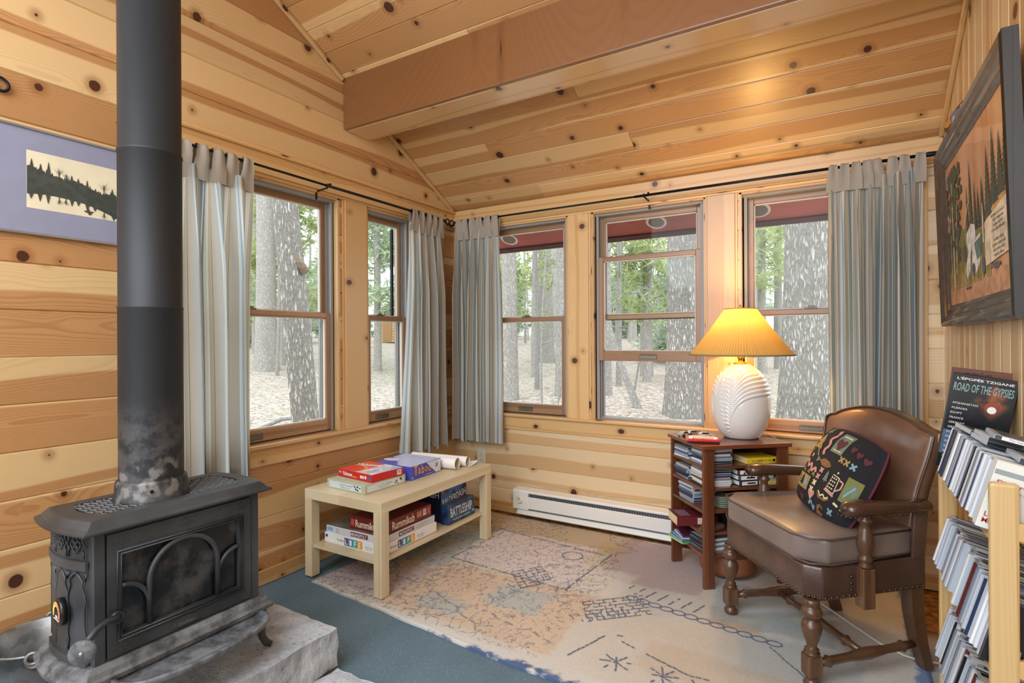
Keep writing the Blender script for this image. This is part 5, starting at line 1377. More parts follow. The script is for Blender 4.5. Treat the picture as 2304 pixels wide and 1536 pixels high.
ptree(SG, .14, -.12, .24, .08)
rect(TN, -.86, -.30, -.62, -.30); ptree(SG, -.74, -.46, .24, .09, BN, .0026); ptree(BK, -.56, -.46, .24, .09, BN, .0026); ptree(BU, -.40, -.46, .24, .08, BN, .0026)
heart(PK, -.10, -.62, .13)
mot(BN, [(.04, -.48), (.14, -.60), (.36, -.60), (.48, -.52), (.44, -.50), (.26, -.56), (.12, -.54)]); strip(CR, [(.10, -.46), (.2, -.54), (.28, -.48), (.36, -.54), (.44, -.48)], .018, .0026)
strip(CR, [(.60, -.52), (.72, -.55)], .025); strip(CR, [(.78, -.57), (.90, -.60)], .025)
strip(BU, [(-.14, -.84), (-.06, -.74), (.02, -.90), (.08, -.80)], .028); mot(BN, [(.14, -.92), (.34, -.92), (.36, -.74), (.26, -.70), (.16, -.76)]); heart(WN, -.42, -.80, .10); xs(BU, .58, -.74)
strip(TN, [(-.94, -.02), (-.86, -.04)], .02); ptree(SG, -.88, -.82, .2, .08)
mb.build('cover', pc, cushion, normals=False)
mb = MB(); mb.tube([pil(math.copysign(min(1, abs(a) ** .5), a) if False else a, b, 1) * 1.0 for a, b in [(-1 + .1 * i, 1) for i in range(21)] + [(1, 1 - .1 * i) for i in range(1, 21)] + [(1 - .1 * i, -1) for i in range(1, 21)] + [(-1, -1 + .1 * i) for i in range(1, 20)]], .0045, 6, closed=True)
mb.build('piping', pc[WN], cushion)
cm_ = Matrix.Translation(chair.location) @ Matrix.Rotation(CH_RZ, 4, 'Z')
cushion.matrix_world = cm_ @ Matrix.Translation((.072, .262, .656)) @ Matrix.Rotation(R(-24), 4, 'X') @ Matrix.Rotation(R(9), 4, 'Y') @ Matrix.Rotation(R(-6), 4, 'Z')
# ---------------------------------------------------------------- music rack by the right-hand wall
M['rack_pine'] = pine('rack_pine', (206, 176, 126), (196, 162, 110), (166, 128, 80), width=.06, ratio=.3, grain=.55, rough=.4, coat=.1, knots=False)
TL = R(15); hd = Vector((math.sin(TL), 0, math.cos(TL))); wd = Vector((math.cos(TL), 0, -math.sin(TL)))
rack = thing('music_rack', 'pine rack with slanted tiers of music cases along the right-hand wall', 'rack', (.25, 1.39, 0))
for y in (0., .636):
    for x in (0., .115):
        mb = MB(); wood_box(mb, x, x + .045, y, y + .020, .0, .905, 2, .006); mb.build('post', M['rack_pine'], rack, normals=False)
TIER = [.810, .547, .284, .021]
for z in TIER[:4]:
    if z < .1: z = .07
    for y in (.001, .637):
        mb = MB(); mb.obox((.083, y + .009, z - .008), wd, (0, 1, 0), hd, .075, .008, .018)
        for v_ in mb.bm.verts: pass
        mb.bevel(.004); r_ = mb.build('rung', M['rack_pine'], rack)
        mb = MB(); mb.lathe([(.0085, 0), (.008, .003), (.003, .005)], (.083, y - .0002 if y < .3 else y + .018, z - .008), 14, axis=(0, -1 if y < .3 else 1, 0)); mb.build('peg', M['rack_pine'], r_)
    for d in (.030, .125):
        mb = MB(); c = Vector((-.012, 0, z)) + wd * d - hd * .009; mb.hexa([c + Vector((0, .018, 0)) + wd * a + hd * b if yy == 0 else c + Vector((0, .638, 0)) + wd * a + hd * b for yy, a, b in ((0, -.012, -.007), (0, .012, -.007), (1, .012, -.007), (1, -.012, -.007), (0, -.012, .007), (0, .012, .007), (1, .012, .007), (1, -.012, .007))])
        mb.build('slat', M['rack_pine'], rack)
rot15 = Matrix.Rotation(TL, 4, 'Y')
def stood(label, group, z, y0, n, jit, seed, scale=1.):
    rg = random.Random(seed); y = y0
    for i in range(n):
        mi = rg.choice([0, 1, 0, 4, 8, 1, 5, 2, 3, 7, 0, 4, 1, 4, 8, 1, 8, 0, 4, 5, 6, 9, 0, 1, 4])
        o = case(label, (0, 0, 0), (0, 0, 0), group, mi)
        th = rg.choice([1, 1, 1, 1, 1, 1, 1, 1.9]) ; s = th
        o.matrix_world = Matrix.Translation(Vector((.236, y, z + .0005)) + wd * rg.uniform(-jit, jit)) @ rot15 @ Matrix.Rotation(R(rg.uniform(-.6, .6)), 4, 'Z') @ Matrix.Diagonal((1, s, scale * rg.uniform(.99, 1.01), 1))
        y += .0104 * s + .0006
    return y
y1 = stood('thin music case standing in the top tier of the rack', 'cases in the top tier', TIER[0], 1.452, 42, .006, 5, 1.05)
stood('thin music case standing in the second tier of the rack', 'cases in the second tier', TIER[1], 1.426, 48, .010, 6, 1.05)
stood('thin music case standing in the third tier of the rack', 'cases in the third tier', TIER[2], 1.426, 48, .012, 7, 1.05)
stood('thin music case standing in the bottom tier of the rack', 'cases in the bottom tier', .078, 1.426, 46, .008, 8, 1.02)
def boxset(label, x, y, z, w, th, h, mats, tilt=TL):
    t = thing('box_set', label, 'box set', (x, y, z)); t.rotation_euler = (0, tilt, 0)
    mb = MB(); mb.box(0, w, 0, th, 0, h, (0, 0, 1, 0, 0, 0)); mb.bevel(.0012); mb.build('sleeve', mats, t); return t
wb = card('off_white_card', (214, 216, 212)); rp = card('brick_red_print', (176, 62, 52)); gb = card('slate_band', (138, 150, 158))
t = boxset('off-white opera box set with red lettering at the near end of the top tier', .232, 1.418, TIER[0] + .0005, .146, .030, .140, [wb, wb])
patch(t, 'band', gb, (.073, 0, .118), *FY, .144, .010)
text('Die Dreigroschenoper', rp, t, (.074, -.0006, .098), *FY, .010, .130, bold=True); scribble(gb, t, (.050, -.0006, .086), *FY, .005, .09)
text('Lot', rp, t, (.016, -.0006, .030), *FY, .010, bold=True); text('Ma', rp, t, (.014, -.0006, .017), *FY, .010, bold=True)
mb = MB(); rg = random.Random(2)
for i in range(9):
    a = rg.uniform(0, 3); p = Vector((rg.uniform(.07, .138), -.0006, rg.uniform(.012, .07))); d = Vector((math.cos(a), 0, math.sin(a))) * .008; mb.face([p - d, p + Vector((d.z * .1, 0, -d.x * .1)), p + d, p - Vector((d.z * .1, 0, -d.x * .1))])
mb.build('ink_drawing', K_, t)
k = NT('road_sleeve'); co = k.coord('Object'); x_, y_, z_ = k.sep(co); n = k.noise(co, 22., 4.)
face = k.step(k.math('ADD', k.math('ABSOLUTE', k.math('SUBTRACT', x_, .098)), k.math('MULTIPLY', k.math('ABSOLUTE', k.math('SUBTRACT', z_, .205)), .8)), .050, .015)
k.set(k.mix(k.math('MULTIPLY', face, k.step(n, .35, .6)), k.mix(k.step(n, .5, .8), srgb(20, 22, 28), srgb(44, 50, 60)), srgb(170, 96, 62)), .25); rs = k.m
t = boxset('tall black box set with road lettering at the far end of the rack', .238, 1.998, .818, .145, .022, .275, [rs, rs], R(9.2))
tq = card('verdigris_print', (130, 160, 158)); hw_ = card('hand_white_print', (226, 226, 222))
text("L'ÉPOPÉE TZIGANE", hw_, t, (.073, -.0006, .262), *FY, .0085, .125, bold=True); text('ROAD OF THE GYPSIES', tq, t, (.072, -.0006, .237), *FY, .024, .132, bold=True)
for i, s_ in enumerate(('AFGHANISTAN', 'ALBANIA', 'EGYPT', 'FRANCE', 'GERMANY', 'GREECE', 'HUNGARY', 'MACEDONIA', 'POLAND', 'ROMANIA', 'RUSSIA', 'SPAIN', 'TURKEY')):
    text(s_, hw_, t, (.010 + .0026 * len(s_), -.0006, .190 - .0142 * i), *FY, .0058, .0052 * len(s_))
mb = MB(); mb.lathe([(.0, 0), (.017, .0004)], (.098, -.0006, .190), 20, axis=(0, -1, 0), rx=1, ry=1); mb.build('portrait_turban', card('turban_red', (150, 70, 48), var=.3), t); mb = MB(); mb.lathe([(.0, 0), (.010, .0004)], (.098, -.0012, .184), 20, axis=(0, -1, 0)); mb.build('portrait_beard', W_, t)
patch(t, 'picture_strip', card('blue_photo', (70, 96, 120), var=.5), (.016, 0, .075), *FY, .028, .07, .0003)
bw_ = card('umber_card', (104, 66, 52), var=.1)
t = boxset('tall umber box set standing behind the black road box set', .252, 2.050, .812, .145, .018, .292, [bw_, bw_], R(7)); scribble(K_, t, (.06, -.0006, .280), *FY, .008, .06)
# loose cases lying on the top tier
for i, (y, x, rz, mi, lb) in enumerate(((1.640, .018, 4, 2, 'black loose music case, lowest of three lying on the top tier'), (1.632, .016, 2, 2, 'black loose music case, middle of three lying on the top tier'), (1.618, .022, -3, 3, 'loose music case with a white spine strip, uppermost on the top tier'), (1.80, .014, 6, 2, 'black loose music case lying flat behind the three loose cases'), (1.475, .040, -2, 3, 'grey loose music case lying nearest the box set on the top tier'))):
    t = thing('music_case', lb, 'music case'); lvl = (0, 1, 2, 0, 0)[i]
    t.matrix_world = Matrix.Translation(Vector((.236, y, TIER[0])) + wd * x + hd * (.1395 + .0108 * lvl)) @ rot15 @ Matrix.Rotation(R(rz), 4, 'Z')
    mb = MB(); mb.box(.0, .142, .002, .125, 0, .0104, (0, 0, 0, 0, 0, 0)); mb.box(.001, .141, 0, .0022, .0008, .0096, 1); mb.build('case', [case_edge, spines[mi]], t)
    mb = MB(); mb.box(.012, .140, .003, .122, .0101, .0107); mb.build('booklet', spines[mi], t)
    if i == 2: patch(t, 'label_panel', W_, (.075, 0, .0052), *FY, .125, .0075); text("The Year of the Tiger '98", K_, t, (.06, -.0006, .0052), *FY, .0046, .07)
    if i == 1: scribble(card('acid_print', (190, 200, 60)), t, (.085, -.0006, .0052), *FY, .005, .05)
    if i == 0: scribble(gb, t, (.075, -.0006, .0052), *FY, .005, .075)
# near end cover of the second tier
t = boxset('case with dark photo cover and white script at the near end of the second tier', .236, 1.4125, TIER[1] + .0005, .142, .0104, .131, [card('charcoal_photo', (66, 72, 80), var=.5), spines[2]])
text('Dixie', hw_, t, (.070, -.0006, .034), *FY, .030, .085, shear=.2)
# ---------------------------------------------------------------- hearth, wood stove, flue pipe, pail
k = NT('grey_sandstone'); co = k.coord('Object'); n = k.noise(co, 7., 6., .65); n2 = k.noise(k.vscale(co, (1, 1.6, 1)), 44., 5., .7)
ge = k.node('ShaderNodeNewGeometry')
c = k.mix(k.step(n, .3, .72), srgb(146, 150, 156), srgb(196, 201, 207)); c = k.mix(k.math('MULTIPLY', k.step(n2, .58, .68), .75), c, srgb(92, 92, 92))
k.set(c, .9, spec=.2); k.bump(k.math('ADD', n, k.math('MULTIPLY', n2, .5)), .8, .012); M['stone'] = k.m
def slab(name, label, x0, x1, y0, y1, z0, z1, seed, rough=.012):
    rg = random.Random(seed); mb = MB(); nx, ny, nz = 40, 40, 6
    f = mb.box(x0, x1, y0, y1, z0, z1)
    bmesh.ops.subdivide_edges(mb.bm, edges=mb.bm.edges[:], cuts=28, use_grid_fill=True)
    from mathutils import noise
    for v in mb.bm.verts:
        c = v.co; q = noise.noise(c * 9.) + .6 * noise.noise(c * 23.); onx = min(abs(c.x - x0), abs(c.x - x1)) < 1e-4; ony = min(abs(c.y - y0), abs(c.y - y1)) < 1e-4; top = abs(c.z - z1) < 1e-4
        o = Vector((0, 0, 0))
        if onx: o.x = q * rough * (1 if c.x > (x0 + x1) / 2 else -1) * .9
        if ony: o.y = q * rough * (1 if c.y > (y0 + y1) / 2 else -1) * .9
        if top: o.z = noise.noise(c * 5.) * .0025
        if top and (onx or ony): o.z -= .004
        v.co = c + o
    org = Vector(((x0 + x1) / 2, (y0 + y1) / 2, z0)); mb.xform(Matrix.Translation(-org)); o = mb.build(name, M['stone']); o.location = org
    return tag(o, label, 'stone slab')
slab('hearth_slab', 'thick grey stone hearth slab under the wood stove', -2.045, -1.540, .30, 1.345, .032, .170, 3)
slab('hearth_slab', 'low stone step lying in front of the thick hearth slab', -1.528, -1.10, .35, 1.335, .001, .034, 8)

k = NT('cast_iron'); co = k.coord('Object'); n = k.noise(co, 5., 4.); n2 = k.noise(co, 260., 2.)
k.set(k.mix(k.step(n, .3, .75), srgb(52, 55, 59), srgb(80, 83, 87)), k.step(n, .3, .7, .36, .5), .35); k.bump(n2, .12, .002); M['iron'] = k.m
k = NT('dusty_cast_iron'); co = k.coord('Object'); n = k.noise(co, 14., 6., .65); n2 = k.noise(co, 260., 2.)
k.set(k.mix(k.step(n, .34, .62), srgb(66, 69, 73), srgb(122, 125, 129)), .6, .2); k.bump(n2, .12, .002); M['iron_dust'] = k.m
SX0, SX1, SY0, SY1 = -1.922, -1.668, .655, 1.128
stove = thing('wood_stove', 'black cast iron wood stove with arched glass door on the stone hearth', 'stove', (-1.805, .890, .170))
def sp(x, y, z): return Vector((x + 1.805, y - .890, z - .170))
invS = Matrix.Translation((1.805, -.890, -.170))
def sdone(mb, name, m, par=stove, norm=True): mb.xform(invS); return mb.build(name, m, par, normals=norm)
bow = .022
def outline(x0, x1, y0, y1, b, n=10):
    """Plan outline with bowed short sides, counter-clockwise from the front-left."""
    pts = [(x1, y0), (x1, y1)]
    pts += [(x1 + (x0 - x1) * i / n, y1 + b * math.sin(math.pi * i / n) ** .9) for i in range(1, n)]
    pts += [(x0, y1), (x0, y0)]
    pts += [(x0 + (x1 - x0) * i / n, y0 - b * math.sin(math.pi * i / n) ** .9) for i in range(1, n)]
    return pts
def stack_rings(mb, levels, x0, x1, y0, y1, b, cap=True):
    rings = [[mb.bm.verts.new((p[0], p[1], z)) for p in outline(x0 - e, x1 + e, y0 - e, y1 + e, b)] for e, z in levels]
    for r0, r1 in zip(rings, rings[1:]): mb.bridge(r0, r1, smooth=False)
    if cap: mb.cap(rings[0], 0, True); mb.cap(rings[-1])
    return rings
# body shell with an open front for the firebox
mb = MB(); stack_rings(mb, [(0, .335), (0, .690)], SX0, SX1 - .030, SY0, SY1, bow); sdone(mb, 'body', M['iron'])
for y in (SY0, SY1 - .030):
    mb = MB(); mb.box(SX1 - .032, SX1, y, y + .030, .335, .688); mb.bevel(.003); sdone(mb, 'front_post', M['iron'])
mb = MB(); mb.box(SX1 - .032, SX1 - .002, SY0 + .03, SY1 - .03, .335, .347); mb.box(SX1 - .032, SX1 - .002, SY0 + .03, SY1 - .03, .677, .688); mb.box(SX1 - .032, SX1 - .026, SY0 + .03, SY1 - .03, .347, .677); sdone(mb, 'firebox_front', M['iron'])
# top plate: ogee rim and lattice
lv = [(.004, .684), (.020, .690), (.026, .692), (.026, .697), (.014, .704), (.006, .714), (.0, .721), (-.006, .723)]
mb = MB(); r_ = stack_rings(mb, lv, SX0 - .004, SX1 + .004, SY0 - .004, SY1 + .004, bow, cap=False)
inner = [mb.bm.verts.new((p[0], p[1], .723)) for p in outline(SX0 + .040, SX1 - .044, SY0 + .040, SY1 - .040, bow)]; mb.bridge(r_[-1], inner, smooth=False)
low = [mb.bm.verts.new((p[0], p[1], .713)) for p in outline(SX0 + .043, SX1 - .047, SY0 + .043, SY1 - .043, bow)]; mb.bridge(inner, low, smooth=False)
mb.cap(low); mb.cap(r_[0], 0, True); top = sdone(mb, 'top_plate', M['iron'])
mb = MB(); xa, xb, ya, yb = SX0 + .044, SX1 - .048, SY0 + .030, SY1 - .030; pitch = .031
i = -24
while i < 46:
    for s in (1, -1):
        # diagonal bars clipped to the recess
        p0 = Vector((xa, ya + i * pitch if s > 0 else ya + i * pitch)); L_ = xb - xa
        a = (xa, ya + i * pitch) if s > 0 else (xb, ya + i * pitch); b = (xb, ya + i * pitch + L_ * .9) if s > 0 else (xa, ya + i * pitch + L_ * .9)
        t0, t1 = 0., 1.
        dy = b[1] - a[1]
        t0 = max(t0, (ya - a[1]) / dy); t1 = min(t1, (yb - a[1]) / dy)
        if t1 - t0 > .04:
            q0 = Vector((a[0] + (b[0] - a[0]) * t0, a[1] + dy * t0, .7205)); q1 = Vector((a[0] + (b[0] - a[0]) * t1, a[1] + dy * t1, .7205)); d = (q1 - q0).normalized()
            mb.obox((q0 + q1) / 2, d, Vector((-d.y, d.x, 0)), (0, 0, 1), (q1 - q0).length / 2, .0026, .0016)
    i += 1
mb.box(xa, xb, (ya + yb) / 2 - .02, (ya + yb) / 2 + .02, .7145, .7225)
sdone(mb, 'lattice_grille', plain('lit_iron_lattice', (122, 124, 128), .5, .4), top)  # bars coloured lighter than the stove iron, as if lit
mb = MB(); mb.box(xa, xb, ya, yb, .7132, .7138); sdone(mb, 'recess_shade', K_, top)  # black sheet standing in for the shade below the bars
# base skirt
mb = MB(); stack_rings(mb, [(.010, .296), (.030, .300), (.032, .312), (.024, .318), (.020, .330), (.006, .340)], SX0, SX1, SY0, SY1, bow + .006); sdone(mb, 'base_skirt', M['iron_dust'])
# left side relief: quatrefoils, band, trefoil arches
mb = MB()
def side_pt(x, z, d=0.):
    t_ = (x - SX0) / (SX1 - .006 - SX0); return Vector((x, SY0 - bow * max(0., math.sin(math.pi * min(1, max(0, t_)))) ** .9 - d, z))
def ridge(pts, w=.0030, d=.004):
    P_ = [side_pt(x, z, .0005) for x, z in pts]; mb.tube(P_, w, 5)
def relief_plate(poly, d=.005):
    fr = [side_pt(x, z, d) for x, z in poly]; bk_ = [side_pt(x, z, -.001) for x, z in poly]; n = len(poly)
    va = [mb.bm.verts.new(p) for p in fr]; vb = [mb.bm.verts.new(p) for p in bk_]
    mb.bm.faces.new(va)
    for i in range(n): mb.bm.faces.new((va[i], vb[i], vb[(i + 1) % n], va[(i + 1) % n]))
# horizontal raised band following the bow
n = 12
for i in range(n):
    x0_, x1_ = SX0 + .012 + (SX1 - SX0 - .030) * i / n, SX0 + .012 + (SX1 - SX0 - .030) * (i + 1) / n
    relief_plate([(x0_, .590), (x1_, .590), (x1_, .614), (x0_, .614)], .006)
sdone(mb, 'side_band', M['iron']); mb = MB()
for i in range(n):
    x0_, x1_ = SX0 + .012 + (SX1 - SX0 - .030) * i / n, SX0 + .012 + (SX1 - SX0 - .030) * (i + 1) / n
    relief_plate([(x0_, .338), (x1_, .338), (x1_, .362), (x0_, .362)], .007)
sdone(mb, 'foot_band', M['iron'])
mb = MB()
for j in range(3):
    cx = SX0 + .054 + .070 * j
    for (ox, oz) in ((.010, 0), (-.010, 0), (0, .012), (0, -.012)):
        ridge([(cx + ox + .0085 * math.cos(a_ * .7), .655 + oz + .010 * math.sin(a_ * .7)) for a_ in range(10)], .0022)
    for s in (-1, 1): ridge([(cx + s * .030, .620), (cx + s * .030, .635), (cx + s * .024, .645), (cx + s * .034, .655), (cx + s * .024, .668), (cx + s * .030, .682)], .0024)
    # arch with trefoil edge and little triangles
    for s in (-1, 1):
        ridge([(cx + s * .036, .372), (cx + s * .031, .400), (cx + s * .036, .420), (cx + s * .031, .440), (cx + s * .031, .490), (cx + s * .036, .510), (cx + s * .030, .530), (cx + s * .022, .548), (cx + s * .026, .560), (cx + s * .012, .574), (cx, .582)], .0024)
    for s in (-1, 1): ridge([(cx + s * .038, .580), (cx + s * .026, .580), (cx + s * .036, .562), (cx + s * .038, .580)], .002)
sdone(mb, 'side_relief', M['iron'])
# door with arched openings, glass and cross bars
DX = SX1 + .004; dy0, dy1, dz0, dz1 = SY0 + .032, SY1 - .032, .348, .676
gy0, gy1, gz0, gz1 = dy0 + .034, dy1 - .040, .398, .615
mb = MB()
for (a, b, c_, d_) in ((dy0, gy0, dz0, dz1), (gy1, dy1, dz0, dz1), (gy0, gy1, dz0, gz0), (gy0, gy1, gz1, dz1)): mb.box(DX - .020, DX, a, b, c_, d_)
cyy = (gy0 + gy1) / 2
for (y, z) in ((dy0 + .030, dz1 - .028), (dy1 - .034, dz1 - .028), (dy0 + .030, dz0 + .022), (dy1 - .034, dz0 + .022), (cyy, dz1 - .028)):
    for a in range(4):
        th = a * math.pi / 2; mb.prism([(.004, 0), (.011, -.004), (.022, 0), (.011, .004)], (DX, y, z), (0, math.cos(th), math.sin(th)), (0, -math.sin(th), math.cos(th)), (1, 0, 0), .0025)
door = sdone(mb, 'door', M['iron'])
mb = MB()
def rail(pts, w=.0055, h=.010, closed=False):
    mb.tube([Vector((DX + .001, y, z)) for y, z in pts], w, 6, closed=closed)
rail([(gy0 - .012, gz0 - .012), (gy1 + .012, gz0 - .012), (gy1 + .012, gz1 + .012), (gy0 - .012, gz1 + .012)], .004, closed=True)
rail([(gy0 - .003, gz0 - .003), (gy1 + .003, gz0 - .003), (gy1 + .003, gz1 + .003), (gy0 - .003, gz1 + .003)], .0035, closed=True)
sdone(mb, 'door_molding', M['iron'], door)
cyy = (gy0 + gy1) / 2
mb = MB(); aw, ah = .098, .098
pts = [(cyy - aw, gz0)] + [(cyy - aw * math.cos(math.pi * i / 20), gz1 - ah - .004 + ah * math.sin(math.pi * i / 20)) for i in range(21)] + [(cyy + aw, gz0)]
mb.tube([Vector((DX - .004, *a)) for a in pts], .0078, 8)
sdone(mb, 'centre_arch', M['iron'], door)
for s in (-1, 1):
    e = gy0 if s < 0 else gy1; mb = MB(); w_ = (cyy - aw) - gy0 if s < 0 else gy1 - (cyy + aw)
    pts = [(e, gz0 + .132)] + [(e - s * w_ * math.sin(math.pi / 2 * i / 12), gz0 + .132 - .075 * (1 - math.cos(math.pi / 2 * i / 12))) for i in range(1, 13)]
    pts = [(y, z) for y, z in pts]
    mb.tube([Vector((DX - .005, *a)) for a in pts], .0068, 8)
    sdone(mb, 'side_arch', M['iron'], door)
k = NT('sooty_stove_glass'); co = k.coord('Object'); n = k.noise(co, 9., 5., .6); n2 = k.noise(co, 60., 3.)
k.set(k.mix(k.step(n, .42, .68), srgb(20, 21, 23), srgb(70, 69, 69)), k.step(n, .3, .7, .08, .35), 0., 0.); M['stove_glass'] = k.m
mb = MB(); mb.box(DX - .018, DX - .014, gy0 - .006, gy1 + .006, gz0 - .006, gz1 + .006); sdone(mb, 'glass', M['stove_glass'], door)
mb = MB(); n = 14
poly = [(-.040, 0), (.040, 0)] + [(.040 * math.cos(math.pi * i / n), .026 * math.sin(math.pi * i / n)) for i in range(1, n)]
mb.prism([(p, q) for p, q in poly], (DX, cyy, dz0 + .006), (0, 1, 0), (0, 0, 1), (1, 0, 0), .004); em = sdone(mb, 'emblem', M['iron'], door)
scribble(M['iron_dust'], door, sp(DX + .0042, cyy, dz0 + .014), *FX, .010, .046)
# handle with a round spring grip
mb = MB(); hp = [(DX + .004, dy0 + .020, .452), (DX + .026, dy0 + .010, .462), (DX + .038, dy0 - .018, .466), (DX + .046, dy0 - .046, .458), (DX + .052, dy0 - .064, .444), (DX + .054, dy0 - .072, .436)]
mb.tube([Vector(p) for p in hp], [.012, .009, .008, .008, .009, .010], 10); mb.lathe([(.016, -.004), (.016, .010)], (DX, dy0 + .020, .452), 20, axis=(1, 0, 0)); hd_ = sdone(mb, 'door_handle', M['iron'], door)
mb = MB(); mb.lathe([(.010, -.014), (.024, -.010), (.031, .0), (.030, .006), (.022, .010), (.0, .0115)], Vector(hp[-1]) + Vector((.004, -.006, -.014)), 28, axis=(.72, -.66, .1)); sdone(mb, 'round_grip', M['iron_dust'], hd_)
mb = MB(); mb.lathe([(.005, .010), (.0045, .0135), (.002, .014)], Vector(hp[-1]) + Vector((.004, -.006, -.014)), 14, axis=(.72, -.66, .1)); sdone(mb, 'screw', plain('bright_screw', (190, 188, 184), .3, .9), hd_)
# ash lip: half-oval dished tray in front
mb = MB(); n = 30; ly0, ly1 = SY0 + .030, SY1 - .012; cy_, hw_l = (ly0 + ly1) / 2, (ly1 - ly0) / 2
def lip(s, e, z): th = math.pi * s; return Vector((SX1 + .020 + (.120 + e) * math.sin(th) ** .62, cy_ - (hw_l + e) * math.cos(th), z))
rr = [[mb.bm.verts.new(lip(i / n, e, z)) for i in range(n + 1)] for e, z in ((-.020, .281), (.0, .285), (.006, .298), (.004, .304), (-.006, .303), (-.014, .295), (-.030, .292))]
for a, b in zip(rr, rr[1:]):
    for i in range(n): f = mb.bm.faces.new((a[i], a[i + 1], b[i + 1], b[i])); f.smooth = True
ctr = [mb.bm.verts.new((SX1 + .015, p.co.y, .292)) for p in rr[-1]]; ctr2 = [mb.bm.verts.new((SX1 + .015, p.co.y, .281)) for p in rr[0]]
for i in range(n): mb.bm.faces.new((rr[-1][i], rr[-1][i + 1], ctr[i + 1], ctr[i])); mb.bm.faces.new((ctr2[i], ctr2[i + 1], rr[0][i + 1], rr[0][i]))
mb.box(SX1 + .0, SX1 + .022, ly0 - .005, ly1 + .005, .281, .296)
sdone(mb, 'ash_lip', M['iron_dust'])
# legs
for (x, y, sx_, sy_) in ((SX1 + .006, SY1 - .004, 1, 1), (SX1 + .006, SY0 + .004, 1, -1), (SX0, SY1, -1, 1), (SX0, SY0, -1, -1)):
    mb = MB(); d = Vector((sx_ * .6, sy_ * .6, 0))
    mb.tube([Vector((x, y, .300)), Vector((x, y, .270)) + d * .006, Vector((x, y, .235)) + d * .006, Vector((x, y, .205)) + d * .010, Vector((x, y, .185)) + d * .024, Vector((x, y, .176)) + d * .044], [.021, .019, .015, .0125, .012, .010], 8, ref=(1, 0, .01)); sdone(mb, 'leg', M['iron'])
# magnetic thermometer on the left side
t = thing('stove_thermometer', 'round dial thermometer with coloured arc on the stove side panel', 'thermometer', (-1.778, SY0 - bow - .005, .473))
t.rotation_euler = (0, 0, R(-5))
mb = MB(); mb.lathe([(.034, 0), (.036, -.002), (.036, .009), (.033, .012), (.030, .0105)], (0, 0, 0), 36, axis=(0, -1, 0)); mb.build('case', plain('black_enamel', (26, 26, 27), .25), t)
for (a0, a1, r0, r1, c_) in ((-30, 60, .019, .029, (198, 190, 60)), (60, 110, .019, .029, (226, 170, 90)), (110, 215, .019, .029, (206, 110, 84))):
    mb = MB(); n = 14
    for i in range(n):
        q = [R(180 - (a0 + (a1 - a0) * (i + e) / n)) for e in (0, 1)]
        mb.face([(r * math.cos(a), -.0125, r * math.sin(a)) for a, r in ((q[0], r0), (q[1], r0), (q[1], r1), (q[0], r1))])
    mb.build('dial_band', plain('dial_%d%d%d' % c_, c_, .4), t)
mb = MB()
for i in range(30):
    a, b = R(215 - 250 * i / 30 - 17), R(215 - 250 * (i + 1) / 30 - 17); mb.face([(.0165 * math.cos(a), -.0126, .0165 * math.sin(a)), (.0165 * math.cos(b), -.0126, .0165 * math.sin(b)), (.0185 * math.cos(b), -.0126, .0185 * math.sin(b)), (.0185 * math.cos(a), -.0126, .0185 * math.sin(a))])
mb.face([(-.022, -.0126, -.019), (.022, -.0126, -.019), (.022, -.0126, -.016), (-.022, -.0126, -.016)]); mb.face([(-.007, -.0126, -.014), (.007, -.0126, -.014), (.007, -.0126, -.006), (-.007, -.0126, -.006)])
mb.build('dial_ring', W_, t)
mb = MB(); mb.face([(-.002, -.0132, -.002), (.004, -.0132, -.001), (-.012, -.0132, .010)]); mb.build('needle', br_, t)

# flue pipe
flue = thing('flue_pipe', 'matt black flue pipe rising from the stove to the ceiling', 'pipe', (-1.800, .862, .722))
k = NT('matt_black_pipe'); co = k.coord('Object'); x_, y_, z_ = k.sep(co); n = k.noise(co, 16., 6., .7); n2 = k.noise(co, 90., 3.)
worn = k.math('MULTIPLY', k.step(k.math('ADD', z_, k.math('MULTIPLY', k.math('SUBTRACT', n, .5), .25)), .33, .20), k.step(n, .40, .60))
ash = k.math('MULTIPLY', k.step(k.math('ADD', z_, k.math('MULTIPLY', k.math('SUBTRACT', n2, .5), .1)), .19, .08), k.step(k.noise(co, 22., 4.), .50, .62))
c = k.mix(k.math('MULTIPLY', worn, .75), srgb(38, 41, 45), srgb(84, 83, 84)); c = k.mix(k.math('MULTIPLY', ash, .9), c, srgb(126, 125, 123))
k.set(c, .55, .3); M['pipe'] = k.m
mb = MB(); Rp = .0835
prof = [(Rp + .004, .0)] + [(Rp + .004, .01), (Rp + .001, .05), (Rp + .001, .565), (Rp + .0022, .567), (Rp + .0022, .572), (Rp, .574), (Rp, 1.03), (Rp + .002, 1.032), (Rp + .002, 1.038), (Rp - .001, 1.04), (Rp - .001, 2.55)]
mb.lathe(prof, (0, 0, 0), 48); mb.build('pipe', M['pipe'], flue)
mb = MB(); mb.lathe([(Rp + .016, -.008), (Rp + .016, .004), (Rp + .011, .020), (Rp + .010, .050), (Rp + .007, .058), (Rp + .001, .059)], (0, 0, 0), 48); mb.build('collar', M['pipe'], flue)
for a in (-.45, 2.1, 3.6): mb = MB(); mb.lathe([(.003, 0), (.003, .014), (.0055, .014), (.0055, .019)], ((Rp + .009) * math.cos(a), (Rp + .009) * math.sin(a), .034), 10, axis=(math.cos(a), math.sin(a), 0)); mb.build('collar_screw', M['dark_metal'], flue)

